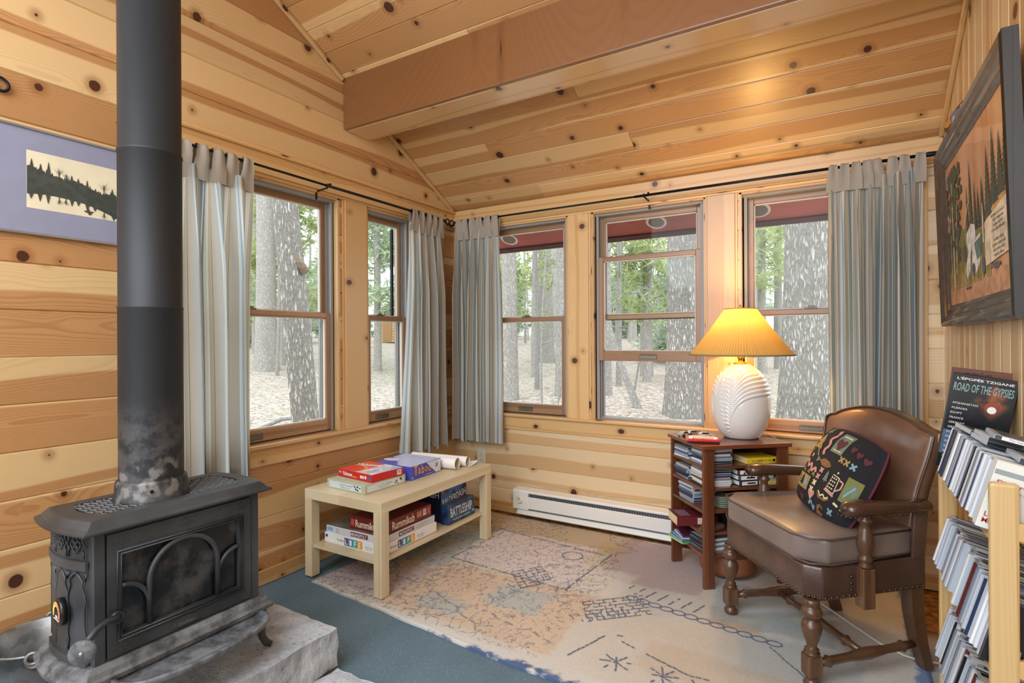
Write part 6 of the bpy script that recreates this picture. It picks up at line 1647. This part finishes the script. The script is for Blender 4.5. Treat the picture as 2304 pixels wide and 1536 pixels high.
# galvanised pail behind the stove
k = NT('galvanised_steel'); co = k.coord('Object'); vo = k.voronoi(co, 28., 'F1'); n = k.noise(co, 10., 5.)
k.set(k.mix(k.step(n, .35, .7), k.mix(k.sep(vo[1])[0], srgb(132, 134, 136), srgb(164, 166, 168)), srgb(112, 110, 106)), .42, .75); M['galv'] = k.m
pail = thing('ash_pail', 'galvanised steel pail standing on the floor behind the left end of the stove', 'pail', (-2.222, .735, .001))
mb = MB(); mb.lathe([(.0, .004), (.100, .004), (.104, .0), (.108, .010), (.118, .080), (.1215, .084), (.120, .090), (.1235, .100), (.127, .104), (.125, .110), (.135, .232), (.141, .235), (.143, .240), (.140, .244), (.1335, .240), (.117, .085), (.103, .012), (.0, .012)], (0, 0, 0), 44, cap=False); mb.build('body', M['galv'], pail)
for a in (R(-28), R(152)):
    c = Vector((.141 * math.cos(a), .141 * math.sin(a), .222)); tn = Vector((-math.sin(a), math.cos(a), 0)); no = Vector((math.cos(a), math.sin(a), 0))
    mb = MB(); mb.lathe([(.0, .0), (.012, .003), (.020, .006)], c - no * .004, 20, axis=no, cap=False); mb.tube([c + no * .006 + tn * (.017 * math.cos(i * .5236)) + ZA * (.017 * math.sin(i * .5236) + .012) for i in range(12)], .0052, 7, closed=True); mb.build('ear', M['galv'], pail)
mb = MB(); a0, a1 = R(-28), R(152); p0, p1 = Vector((.146 * math.cos(a0), .146 * math.sin(a0), .232)), Vector((.146 * math.cos(a1), .146 * math.sin(a1), .232)); sd_ = Vector((math.cos(R(62)), math.sin(R(62)), 0))
mb.tube([p0.lerp(p1, i / 16) + sd_ * (.155 * math.sin(math.pi * i / 16)) + ZA * (.012 * math.sin(math.pi * i / 16) + .006) for i in range(17)], .003, 7); mb.build('bail_handle', M['galv'], pail)
# ---------------------------------------------------------------- rug, cord, heater, outlet, pictures
k = NT('patterned_rug'); co = k.coord('Object'); x_, y_, z_ = k.sep(co)
warp = k.noise(co, 6., 3., out=1); wv = k.node('ShaderNodeVectorMath', operation='MULTIPLY_ADD'); k.put(wv.inputs[0], warp); wv.inputs[1].default_value = (.10, .10, 0); k.put(wv.inputs[2], co)
rot = k.node('ShaderNodeVectorRotate', rotation_type='Z_AXIS'); k.put(rot.inputs['Vector'], wv.outputs[0]); rot.inputs['Angle'].default_value = -.42
def cheb(vec, sc, feature='F1', rand=1.):
    q = k.node('ShaderNodeTexVoronoi', feature=feature, voronoi_dimensions='2D', distance='CHEBYCHEV'); k.put(q.inputs['Vector'], k.vscale(vec, sc)); q.inputs['Scale'].default_value = 1.; q.inputs['Randomness'].default_value = rand
    return q.outputs
patchv = cheb(rot.outputs[0], (2.6, 2.9, 0)); pc1 = k.sep(patchv[1])
wx, wy, _w = k.sep(wv.outputs[0])
base = k.mix(k.step(k.noise(co, 1.3, 3.), .35, .65), srgb(214, 208, 198), srgb(222, 217, 209))
def block(cx, cy_, hx_, hy_, c, s=.66):
    global base
    ax_ = k.math('ABSOLUTE', k.math('SUBTRACT', wx, cx + .05)); ay_ = k.math('ABSOLUTE', k.math('SUBTRACT', wy, cy_ + .05))
    e = k.math('MAXIMUM', k.math('SUBTRACT', ax_, hx_), k.math('SUBTRACT', ay_, hy_))
    e = k.math('ADD', e, k.math('MULTIPLY', k.math('SUBTRACT', k.noise(co, 24., 4., .7), .5), .07))
    base = k.mix(k.math('MULTIPLY', k.step(e, .018, -.018), s), base, srgb(c))
for b_ in ((.68, 1.33, .55, .17, (196, 172, 136)), (1.42, 1.14, .27, .28, (186, 158, 162)), (.16, .86, .28, .34, (164, 176, 178)), (.20, .32, .26, .20, (188, 164, 164)), (.86, .36, .42, .26, (220, 192, 160)), (.78, .92, .36, .25, (226, 216, 216), .9),
           (.98, .44, .14, .10, (186, 196, 196), .8), (.70, .22, .12, .08, (186, 196, 198), .7), (1.12, 1.20, .07, .10, (200, 178, 130)), (1.13, 1.02, .07, .06, (218, 208, 172)), (1.86, .73, .11, .07, (198, 164, 126)), (1.98, .90, .24, .20, (166, 182, 190), .7), (2.10, .50, .20, .16, (176, 190, 196), .5), (1.9, .30, .3, .1, (206, 180, 150), .35), (1.25, .80, .12, .14, (224, 220, 212), .8)): block(*b_)
dense = k.math('MAXIMUM', k.step(k.math('ABSOLUTE', k.math('SUBTRACT', wx, .62)), .72, .66), 0.)
wn_ = k.math('SUBTRACT', k.noise(co, 40., 3.), .5)
f2 = k.node('ShaderNodeTexVoronoi', feature='F2', voronoi_dimensions='2D', distance='CHEBYCHEV'); k.put(f2.inputs['Vector'], k.vscale(rot.outputs[0], (2.6, 2.9, 0))); f2.inputs['Scale'].default_value = 1.
line1 = k.math('MULTIPLY', dense, k.step(k.math('ADD', k.math('SUBTRACT', f2.outputs[0], patchv[0]), k.math('MULTIPLY', wn_, .03)), .026, .010))
c1_ = cheb(rot.outputs[0], (17., 12., 0), 'F1', .6); c2_ = cheb(rot.outputs[0], (17., 12., 0), 'F2', .6)
busy = k.math('MULTIPLY', k.math('GREATER_THAN', pc1[1], .55), dense)
line2 = k.math('MULTIPLY', k.step(k.math('ADD', k.math('SUBTRACT', c2_[0], c1_[0]), k.math('MULTIPLY', wn_, .10)), .10, .04), busy)
scr = k.math('ABSOLUTE', k.math('SUBTRACT', k.noise(k.vscale(rot.outputs[0], (24., 19., 0)), 1., 3., .6), .5))
line3 = k.math('MULTIPLY', k.step(scr, .030, .010), k.math('MULTIPLY', k.math('GREATER_THAN', pc1[2], .35), dense))
brk = k.step(k.noise(co, 30., 3.), .38, .52)
ln = k.math('MULTIPLY', k.math('MAXIMUM', k.math('MAXIMUM', line1, line2), line3), brk)
col = k.mix(k.math('MULTIPLY', ln, .62), base, srgb(84, 96, 124))
pile = k.noise(co, 420., 2.); col = k.mix(k.math('MULTIPLY', k.step(pile, .35, .7), .22), col, srgb(120, 112, 108))
col = k.mix(k.math('MULTIPLY', k.step(k.noise(co, 1.6, 4.), .5, .75), .25), col, srgb(150, 132, 116))
# worn blue border along the near edge
edge = k.math('ADD', y_, k.math('MULTIPLY', k.math('SUBTRACT', k.noise(co, 16., 4., .7), .5), .10))
edgex = k.math('ADD', x_, k.math('MULTIPLY', k.math('SUBTRACT', k.noise(co, 16., 4., .7), .5), .08))
col = k.mix(k.step(edge, .085, .045), col, srgb(214, 212, 208)); col = k.mix(k.math('MULTIPLY', k.step(edge, .026, .002), k.step(k.noise(co, 11., 3.), .36, .50)), col, srgb(88, 108, 146)); col = k.mix(k.step(edgex, 2.452, 2.475), col, srgb(120, 146, 186))
k.set(col, .95, spec=.08); k.bump(pile, .7, .006); M['rug'] = k.m
rugo = Vector((-2.235, 1.712, 0))
mb = MB(); from mathutils import noise as mnoise
def rugp(a, b):
    x = 2.505 * a; y0 = .085 - .10 * min(1, x / 1.2) + .008 * mnoise.noise(Vector((x * 7, 0, 0))); y = y0 + (1.440 - y0) * b
    return Vector((x + .006 * mnoise.noise(Vector((0, y * 7, 3))) * (a > .5), y, .0105 + .0012 * mnoise.noise(Vector((x * 40, y * 40, 0)))))
g_ = mb.grid(rugp, 150, 90)
def skirt(vs):
    low_ = [mb.bm.verts.new((v.co.x, v.co.y, .001)) for v in vs]
    for i in range(len(vs) - 1): mb.bm.faces.new((vs[i], vs[i + 1], low_[i + 1], low_[i]))
skirt([g_[i][0] for i in range(151)]); skirt([g_[i][90] for i in range(151)]); skirt([g_[0][j] for j in range(91)]); skirt([g_[150][j] for j in range(91)])
# extra drawn motifs tufted into the rug: chain of loops, brickwork, hatching
inkr = plain('rug_ink_yarn', (104, 112, 134), .95)
yn = [0]
def yarn(pts, w=.0042):
    for a, b in zip(pts, pts[1:]):
        d = Vector((b[0] - a[0], b[1] - a[1], 0)); 
        if d.length < 1e-5: continue
        n_ = Vector((-d.y, d.x, 0)).normalized() * w; yn[0] += 1; zz = .0128 + yn[0] * 1e-6; A, B = Vector((a[0], a[1], zz)), Vector((b[0], b[1], zz)); mb.face([A - n_, B - n_, B + n_, A + n_], 1)
def rw(x, y): return (x - rugo.x, y - rugo.y)
rg = random.Random(31)
def dash(pts, w=.0030):
    for a, b in zip(pts, pts[1:]):
        l = math.hypot(b[0] - a[0], b[1] - a[1]); n_ = max(1, int(l / .022))
        for i in range(n_):
            if rg.random() < .16: continue
            p, q = i / n_, (i + .86) / n_; j = lambda: rg.uniform(-.0022, .0022)
            yarn([(a[0] + (b[0] - a[0]) * p + j(), a[1] + (b[1] - a[1]) * p + j()), (a[0] + (b[0] - a[0]) * q + j(), a[1] + (b[1] - a[1]) * q + j())], w)
for i in range(12):
    cx, cyv = 1.42 + .054 * i, .70 - .008 * i; yarn([(cx + .028 * math.cos(a * .628), cyv + .020 * math.sin(a * .628)) for a in range(11)], .0030)
for i in range(7): dash([(1.36 + .055 * i, .745 - .006 * i), (1.39 + .055 * i, .83 - .006 * i)])
d1, d2 = Vector((.215, .20)) , Vector((.10, -.17))          # brickwork directions
for r_ in range(7): p = Vector((1.24, .55)) + d2 * (r_ / 7); dash([tuple(p), tuple(p + d1)], .0026)
for r_ in range(6):
    for c_ in range(6):
        p = Vector((1.24, .55)) + d2 * (r_ / 7) + d1 * ((c_ + .5 * (r_ % 2)) / 6); dash([tuple(p), tuple(p + d2 / 7)], .0026)
for i in range(8): p = Vector((1.24, .42)) + d1 * (i / 9); dash([tuple(p), (p.x + .05, p.y - .05)], .0024)
d1, d2 = Vector((.10, .14)), Vector((.13, -.13))
for r_ in range(7): p = Vector((.80, .66)) + d2 * (r_ / 6); dash([tuple(p), tuple(p + d1)], .0024)
for r_ in range(6): p = Vector((.80, .66)) + d1 * (r_ / 5); dash([tuple(p), tuple(p + d2)], .0024)
for c in ((1.53, .19), (1.70, .19)):
    for a in range(4): dash([(c[0] - .06 * math.cos(a * .785 + .3), c[1] - .06 * math.sin(a * .785 + .3)), (c[0] + .06 * math.cos(a * .785 + .3), c[1] + .06 * math.sin(a * .785 + .3))], .0030)
dash([(1.36, .14), (1.44, .36), (1.50, .37)], .0032); dash([(1.50, .33), (1.78, .24), (1.86, .12)], .0034); dash([(1.78, .24), (1.98, .26), (2.12, .18)], .0030); dash([(2.0, .58), (2.14, .42), (2.32, .40)], .0030)
yarn([(.98 + .055 * math.cos(a * .33), 1.01 + .055 * math.sin(a * .33)) for a in range(20)], .0026); dash([(.40, 1.18), (1.12, 1.10)], .0026); dash([(1.12, .62), (1.16, 1.14)], .0030); dash([(.42, .66), (1.14, .62)], .0028); dash([(.42, .66), (.46, 1.16)], .0024)
rug = mb.build('rug', [M['rug'], inkr]); rug.location = rugo; tag(rug, 'worn pastel rug with inky line drawings and a frayed blue edge', 'rug')

# white cord on the rug behind the chair
mb = MB(); mb.tube([(-.10, 2.80, .0175), (-.03, 2.72, .0175), (.04, 2.63, .0175), (.13, 2.52, .0175), (.20, 2.47, .0175), (.25, 2.46, .0175), (.29, 2.47, .0175), (.315, 2.50, .005), (.36, 2.56, .0045)], .0038, 8)
tag(mb.build('power_cord', plain('white_cord', (224, 220, 212), .5)), 'white power cord running across the rug under the armchair', 'cord')

# baseboard heater
hm = plain('white_enamel', (228, 228, 224), .35); hdk = plain('heater_slot', (120, 124, 128), .5, .3)
HX0, HX1 = -1.880, -.700
t = thing('baseboard_heater', 'long white electric baseboard heater under the back wall windows', 'heater', (HX0, YB - .015, 0))
def hb(mb, x0, x1, d0, d1, z0, z1): mb.box(x0, x1, -d1, -d0, z0, z1)
Lh = HX1 - HX0
mb = MB(); hb(mb, 0, Lh, 0, .010, .035, .200); mb.prism([(0, .200), (.062, .192), (.066, .186), (.066, .178), (.060, .178), (.0, .186)], (0, 0, 0), (0, -1, 0), (0, 0, 1), (1, 0, 0), Lh); mb.build('back_plate', hm, t)
mb = MB(); mb.prism([(.058, .074), (.066, .078), (.068, .148), (.060, .154), (.056, .150)], (.10, 0, 0), (0, -1, 0), (0, 0, 1), (1, 0, 0), Lh - .20); mb.build('front_cover', hm, t)
mb = MB(); mb.prism([(.010, .030), (.060, .030), (.064, .036), (.050, .060), (.010, .064)], (.02, 0, 0), (0, -1, 0), (0, 0, 1), (1, 0, 0), Lh - .04); mb.build('lower_lip', hm, t)
for x0, x1 in ((-.003, .112), (Lh - .112, Lh + .003)):
    mb = MB(); mb.prism([(0, .066), (.066, .066), (.070, .070), (.070, .184), (.064, .196), (0, .203)], (x0, 0, 0), (0, -1, 0), (0, 0, 1), (1, 0, 0), x1 - x0); mb.bevel(.003, 2); mb.build('end_cap', hm, t)
mb = MB(); hb(mb, .1, Lh - .1, .012, .040, .060, .180)
for i in range(60): hb(mb, .115 + i * (Lh - .23) / 60, .116 + i * (Lh - .23) / 60, .012, .052, .085, .165)
mb.build('heating_fins', hdk, t)
mb = MB(); mb.lathe([(.026, 0), (.026, .003), (.021, .005), (.021, .012), (.017, .014)], (.052, -.070, .130), 28, axis=(0, -1, 0)); kn = mb.build('thermostat_knob', plain('knob_ivory', (220, 216, 204), .4), t)
mb = MB(); mb.box(.050, .054, -.0855, -.084, .132, .146); mb.build('pointer', K_, kn)
# outlet
t = thing('wall_outlet', 'ivory double power outlet on the back wall below the corner curtain', 'outlet', (-2.190, YB - .0005, .365)); iv = plain('outlet_ivory', (206, 200, 184), .4)
mb = MB(); mb.box(-.036, .036, -.006, 0, -.058, .058); mb.bevel(.003, 2); mb.build('cover_plate', iv, t)
for z in (-.020, .020):
    mb = MB(); mb.lathe([(.016, 0), (.016, .003), (.015, .0035)], (0, -.006, z), 20, axis=(0, -1, 0)); r_ = mb.build('receptacle', iv, t)
    mb = MB(); mb.box(-.007, -.005, -.0100, -.0094, z - .002, z + .006); mb.box(.005, .007, -.0100, -.0094, z - .002, z + .006); mb.box(-.002, .002, -.0100, -.0094, z - .009, z - .006); mb.build('slots', K_, r_)

# framed print of a lake on the left wall
t = thing('framed_print', 'silver framed lake print with a wide lavender mat on the left wall', 'picture', (XL, .900, 1.7515))
y0, y1, z0, z1 = -.285, .285, -.186, .186
mb = MB()
for (a, b, c, d) in ((y0, y0 + .007, z0, z1), (y1 - .007, y1, z0, z1), (y0, y1, z0, z0 + .007), (y0, y1, z1 - .007, z1)): mb.box(.001, .018, a, b, c, d)
mb.build('frame', plain('silver_frame', (178, 178, 178), .3, .7), t)
mb = MB(); mb.box(.001, .012, y0 + .005, y1 - .005, z0 + .005, z1 - .005); mb.build('mat_board', plain('lavender_mat', (138, 139, 160), .8, var=.03), t)
pap = plain('cream_art_paper', (222, 210, 180), .7, var=.05, scale=12); inkp = plain('ink_black_green', (62, 66, 58), .8, var=.2, scale=40)
pr = patch(t, 'print', pap, (.012, 0, .007), *FX, .284, .200); FXo = Vector((.0128, 0, .007))
mb = MB()
art_n = [0]
def art(pts):
    art_n[0] += 1; o_ = XA * (art_n[0] * 4e-6); mb.face([FXo + o_ + YA * p + ZA * q for p, q in pts])
def spike(x, z, h, w, s=1):
    n_ = 7
    for i in range(n_):
        q = i / n_; ww = w * (1 - q) + .001; zz = z + s * h * q; art([(x - ww, zz), (x + ww, zz), (x, zz + s * h / n_ * 1.9)])
def bare(x, z, h, s=1, sd=1):
    rg = random.Random(sd)
    art([(x - .0016, z), (x + .0016, z), (x + .0008, z + s * h * .7), (x - .0008, z + s * h * .7)])
    for i in range(18):
        a = math.pi / 2 + rg.uniform(-1.0, 1.0); b = z + s * h * rg.uniform(.2, .5); l = h * rg.uniform(.35, .6); art([(x - .0005, b), (x + .0005, b), (x + l * math.cos(a), b + s * l * abs(math.sin(a)))])
tops = [(-.141, .046), (-.12, .038), (-.09, .030), (-.06, .022), (-.03, .016), (0, .018), (.03, .010), (.06, -.002), (.09, -.010), (.115, -.004), (.141, -.012)]
shore = [(-.141, -.052), (-.10, -.046), (-.06, -.046), (-.02, -.048), (.02, -.052), (.06, -.062), (.10, -.076), (.141, -.094)]
for (a, za), (b, zb) in zip(tops, tops[1:]):
    def sh(x):
        for (p, q), (r, s_) in zip(shore, shore[1:]):
            if p <= x <= r: return q + (s_ - q) * (x - p) / (r - p)
        return shore[-1][1]
    art([(a, sh(a)), (b, sh(b)), (b, zb), (a, za)])
def th_(x):
    for (p, q), (r, s_) in zip(tops, tops[1:]):
        if p <= x <= r: return q + (s_ - q) * (x - p) / (r - p)
    return tops[-1][1]
rg = random.Random(41)
for i in range(46):
    x = -.137 + .274 * (i + rg.random() * .8) / 46; h = rg.uniform(.008, .018); w = rg.uniform(.004, .007)
    if rg.random() < .6: spike(x, th_(x) - .004, h, w)
    else: art([(x + w * 1.2 * math.cos(q * .7), th_(x) - .002 + h * .6 * math.sin(q * .7)) for q in range(9)])
for x, z, h, w in ((-.128, .036, .034, .008), (-.103, .028, .030, .008), (-.080, .022, .046, .009), (-.012, .010, .030, .008), (.008, .012, .022, .008), (.036, .004, .030, .006), (.118, -.012, .032, .010)): spike(x, z, h, w)
bare(-.050, .016, .050, 1, 3); bare(-.028, .014, .040, 1, 4); bare(.090, -.010, .060, 1, 5); bare(.138, -.008, .03, 1, 6)
for x, h in ((-.13, .018), (-.105, .026), (-.082, .030), (-.012, .022), (.008, .016), (.036, .026), (.06, .014), (.122, .014)): spike(x, sh(x) + .002, h, .008, -1)
bare(-.050, sh(-.05), .034, -1, 7); bare(-.03, sh(-.03), .03, -1, 8); bare(.09, sh(.09), .036, -1, 9)
art([(.024, -.078), (.058, -.078), (.050, -.083), (.030, -.084)]); art([(.034, -.079), (.040, -.070), (.043, -.072), (.042, -.079)]); art([(.036, -.084), (.052, -.084), (.042, -.094)])
mb.build('ink_scene', inkp, pr, normals=False)
# wrought iron scroll hook
mb = MB(); c = Vector((XL + .012, .690, 2.052))
mb.tube([c + YA * ((.006 + .0017 * i) * math.cos(i * .42 + 2.2)) + ZA * ((.006 + .0017 * i) * math.sin(i * .42 + 2.2)) for i in range(16)] + [c + Vector((0, -.06, .016)), c + Vector((0, -.12, -.01))], .0050, 8)
tag(mb.build('iron_scroll', M['dark_metal']), 'black wrought iron scroll on the left wall above the lavender print', 'wall hook')

# framed painting on the right-hand wall, leaning a little forward
PYA, PYB, PZ0, PZ1 = 1.83, 2.97, 1.238, 1.975
t = thing('framed_painting', 'large woodland waterfall painting in a dark moulded frame on the right-hand wall', 'picture', (XR - .004, (PYA + PYB) / 2, PZ0))
t.rotation_euler = (0, R(-1.9), 0)
hw_p, hh = (PYB - PYA) / 2, PZ1 - PZ0; fw_ = .085
fm = plain('dark_frame_wood', (78, 66, 58), .3, var=.2, scale=30, coat=.5); fb_ = plain('black_frame_edge', (24, 22, 22), .25, coat=.4)
prof = [(0, -.002), (0, -.036), (.010, -.040), (.020, -.036), (.030, -.030), (.040, -.030), (.048, -.024), (.060, -.020), (.068, -.022), (.076, -.016), (.085, -.012), (.085, -.002)]
sides_ = [((-hw_p, 0), (hw_p, 0), (0, 1)), ((hw_p, 0), (hw_p, hh), (-1, 0)), ((hw_p, hh), (-hw_p, hh), (0, -1)), ((-hw_p, hh), (-hw_p, 0), (1, 0))]
for (a, b, inn) in sides_:
    mb = MB(); dx, dz = (b[0] - a[0]), (b[1] - a[1]); l = math.hypot(dx, dz); ux, uz = dx / l, dz / l
    ra = [mb.bm.verts.new((q, a[0] + inn[0] * p + ux * p, a[1] + inn[1] * p + uz * p)) for p, q in prof]; rb_ = [mb.bm.verts.new((q, b[0] + inn[0] * p - ux * p, b[1] + inn[1] * p - uz * p)) for p, q in prof]
    for i in range(len(prof) - 1): f = mb.bm.faces.new((ra[i], ra[i + 1], rb_[i + 1], rb_[i])); f.material_index = 1 if i < 2 else 0
    mb.build('frame_side', [fm, fb_], t)
k = NT('painted_sky_panel'); co = k.coord('Object'); n = k.noise(k.vscale(co, (1, 9, 1.2)), 1., 4.)
k.set(k.mix(k.step(n, .3, .7), srgb(196, 128, 78), srgb(222, 170, 122)), .4, coat=.3); M['psky'] = k.m
px0, px1, pz0, pz1 = -hw_p + fw_, hw_p - fw_, fw_, hh - fw_
mb = MB(); mb.box(-.010, -.003, px0 - .004, px1 + .004, pz0 - .004, pz1 + .004)
# picture coordinates: p runs 0..1 from the left of the picture (far end) to the right (near end), q upward
PX = lambda p, q, d=0.: Vector((-.0112 - d, px1 + (px0 - px1) * p, pz0 + (pz1 - pz0) * q))
pcol = dict(pine=(66, 74, 66), leaf=(82, 86, 66), pale=(206, 204, 190), water=(222, 224, 220), teal=(92, 122, 116), grass=(166, 146, 84), moss=(124, 120, 72), bark=(206, 196, 170), ground=(196, 148, 112), rock=(90, 92, 104), paper=(226, 210, 182), bank=(196, 150, 84))
pn = list(pcol); pm = [M['psky']] + [plain('paint_' + n, pcol[n], .5, var=.25, scale=26) for n in pn]
def paint(nm, polys, d=.0004):
    for i_, pts in enumerate(polys): mb.face([PX(p, q, d + i_ * 3e-6) for p, q in pts], 1 + pn.index(pk_))
rg = random.Random(12)
def blob(p, q, r, rq=None, n_=9): rq = rq or r * 1.5; return [(p + r * math.cos(a * 6.283 / n_) * rg.uniform(.7, 1.2), q + rq * math.sin(a * 6.283 / n_) * rg.uniform(.7, 1.2)) for a in range(n_)]
pk_ = 'ground'; paint('painted_ground', [[(0, 0), (1, 0), (1, .10), (.8, .14), (.5, .11), (.2, .14), (0, .12)]], .0003)
pk_ = 'bank'; paint('painted_bank', [[(.55, .34), (.62, .38), (1, .58), (1, .42), (.72, .26)]], .0004)
pk_ = 'moss'; paint('painted_moss', [[(0, .12), (.3, .13), (.5, .12), (.75, .14), (.70, .36), (.52, .42), (.36, .46), (.2, .5), (0, .52)]], .0005)
pk_ = 'grass'; paint('painted_grass', [[(x, .10), (x + .018, .10), (x + .012 + rg.uniform(-.02, .02), .10 + rg.uniform(.1, .26))] for x in [rg.uniform(.02, .72) for _ in range(70)]], .0010)
pk_ = 'pine'
trees_ = []
for x, h, b, w in ((.40, .70, .42, .016), (.46, .82, .40, .026), (.53, .68, .40, .020), (.58, .62, .40, .022), (.64, .66, .40, .026), (.72, .78, .42, .034), (.80, .84, .46, .034), (.88, .78, .48, .036), (.95, .86, .50, .04)):
    for i in range(12):
        q = i / 12; ww = 1.5 * w * (1 - q) + .002; z = b + (h - b) * q; trees_.append([(x - ww, z), (x + ww, z + .004), (x, z + (h - b) / 12 * 2.)])
paint('painted_firs', trees_, .0008)
pk_ = 'leaf'; paint('painted_leaves', [blob(rg.gauss(.14, .075), .25 + .68 * rg.random() ** .8, .027, .030) for _ in range(150)], .0012)
pk_ = 'bark'; paint('painted_trunks', [[(.10, .12), (.125, .12), (.128, .85), (.118, .85)], [(.16, .2), (.172, .2), (.215, .7), (.209, .7)], [(.05, .2), (.06, .2), (.085, .7), (.08, .7)], [(.33, .46), (.42, .60), (.43, .59), (.34, .45)], [(.63, .30), (.655, .30), (.65, .52), (.64, .52)]], .0016)
pk_ = 'water'; paint('painted_waterfall', [[(.38, .42), (.46, .46), (.52, .44), (.53, .36), (.47, .34), (.44, .28), (.42, .18), (.36, .13), (.34, .2), (.40, .30), (.37, .36)], [(.47, .34), (.60, .37), (.58, .2), (.50, .14), (.45, .16)]], .0014)
pk_ = 'teal'; paint('painted_pool', [[(.50, .33), (.62, .35), (.60, .24), (.54, .22)]], .0018)
pk_ = 'rock'; paint('painted_rocks', [blob(.48, .17, .03), blob(.63, .17, .025, .06), blob(.33, .30, .03, .05), blob(.80, .14, .05, .02), blob(.38, .08, .05, .008)], .0019)
pk_ = 'paper'; paint('painted_scroll', [[(.66, .16), (1.0, .19), (1.0, .47), (.80, .43), (.67, .40)]], .0020)
panel = mb.build('painting', pm, t)
for i in range(9):
    if i == 4: continue
    scribble(inkp, panel, PX(.84, .405 - .026 * i, .0024), -YA, ZA, .011, .15 - .02 * (i % 3))
# butterfly ornament above the painting
t = thing('butterfly_ornament', 'painted blue and orange butterfly wing ornament above the painting', 'ornament', (XR - .002, 2.80, 2.055))
bcol = [plain('wing_' + n, c, .3) for n, c in (('blue', (72, 110, 190)), ('orange', (226, 160, 60)), ('black', (30, 28, 34)), ('pale', (190, 206, 226)), ('russet', (170, 84, 60)))]
def wing(nm, mi, pts, d):
    mb = MB(); mb.prism(pts, (-.004 - d, 0, 0), (0, 1, 0), (0, 0, 1), (-1, 0, 0), .002); mb.build(nm, bcol[mi], t)
wing('wing', 2, [(.34, .082), (.25, .090), (.12, .080), (-.02, .062), (-.16, .035), (-.28, .0), (-.24, -.12), (0, -.12), (.16, -.03)], 0)
wing('wing_spot', 1, [(.31, .080), (.25, .084), (.17, .074), (.15, .045), (.22, .050)], .003); wing('wing_spot', 0, [(.15, .074), (.04, .064), (-.04, .040), (.02, -.02), (.12, .02)], .003)
wing('wing_spot', 3, [(-.06, .046), (-.14, .032), (-.18, -.01), (-.08, -.03)], .003); wing('wing_spot', 4, [(-.19, .022), (-.26, .0), (-.24, -.05), (-.19, -.02)], .003); wing('wing_spot', 3, [(.10, .050), (.06, .046), (.07, .02), (.11, .026)], .005); wing('wing_spot', 1, [(.20, .078), (.17, .062), (.20, .066)], .005)
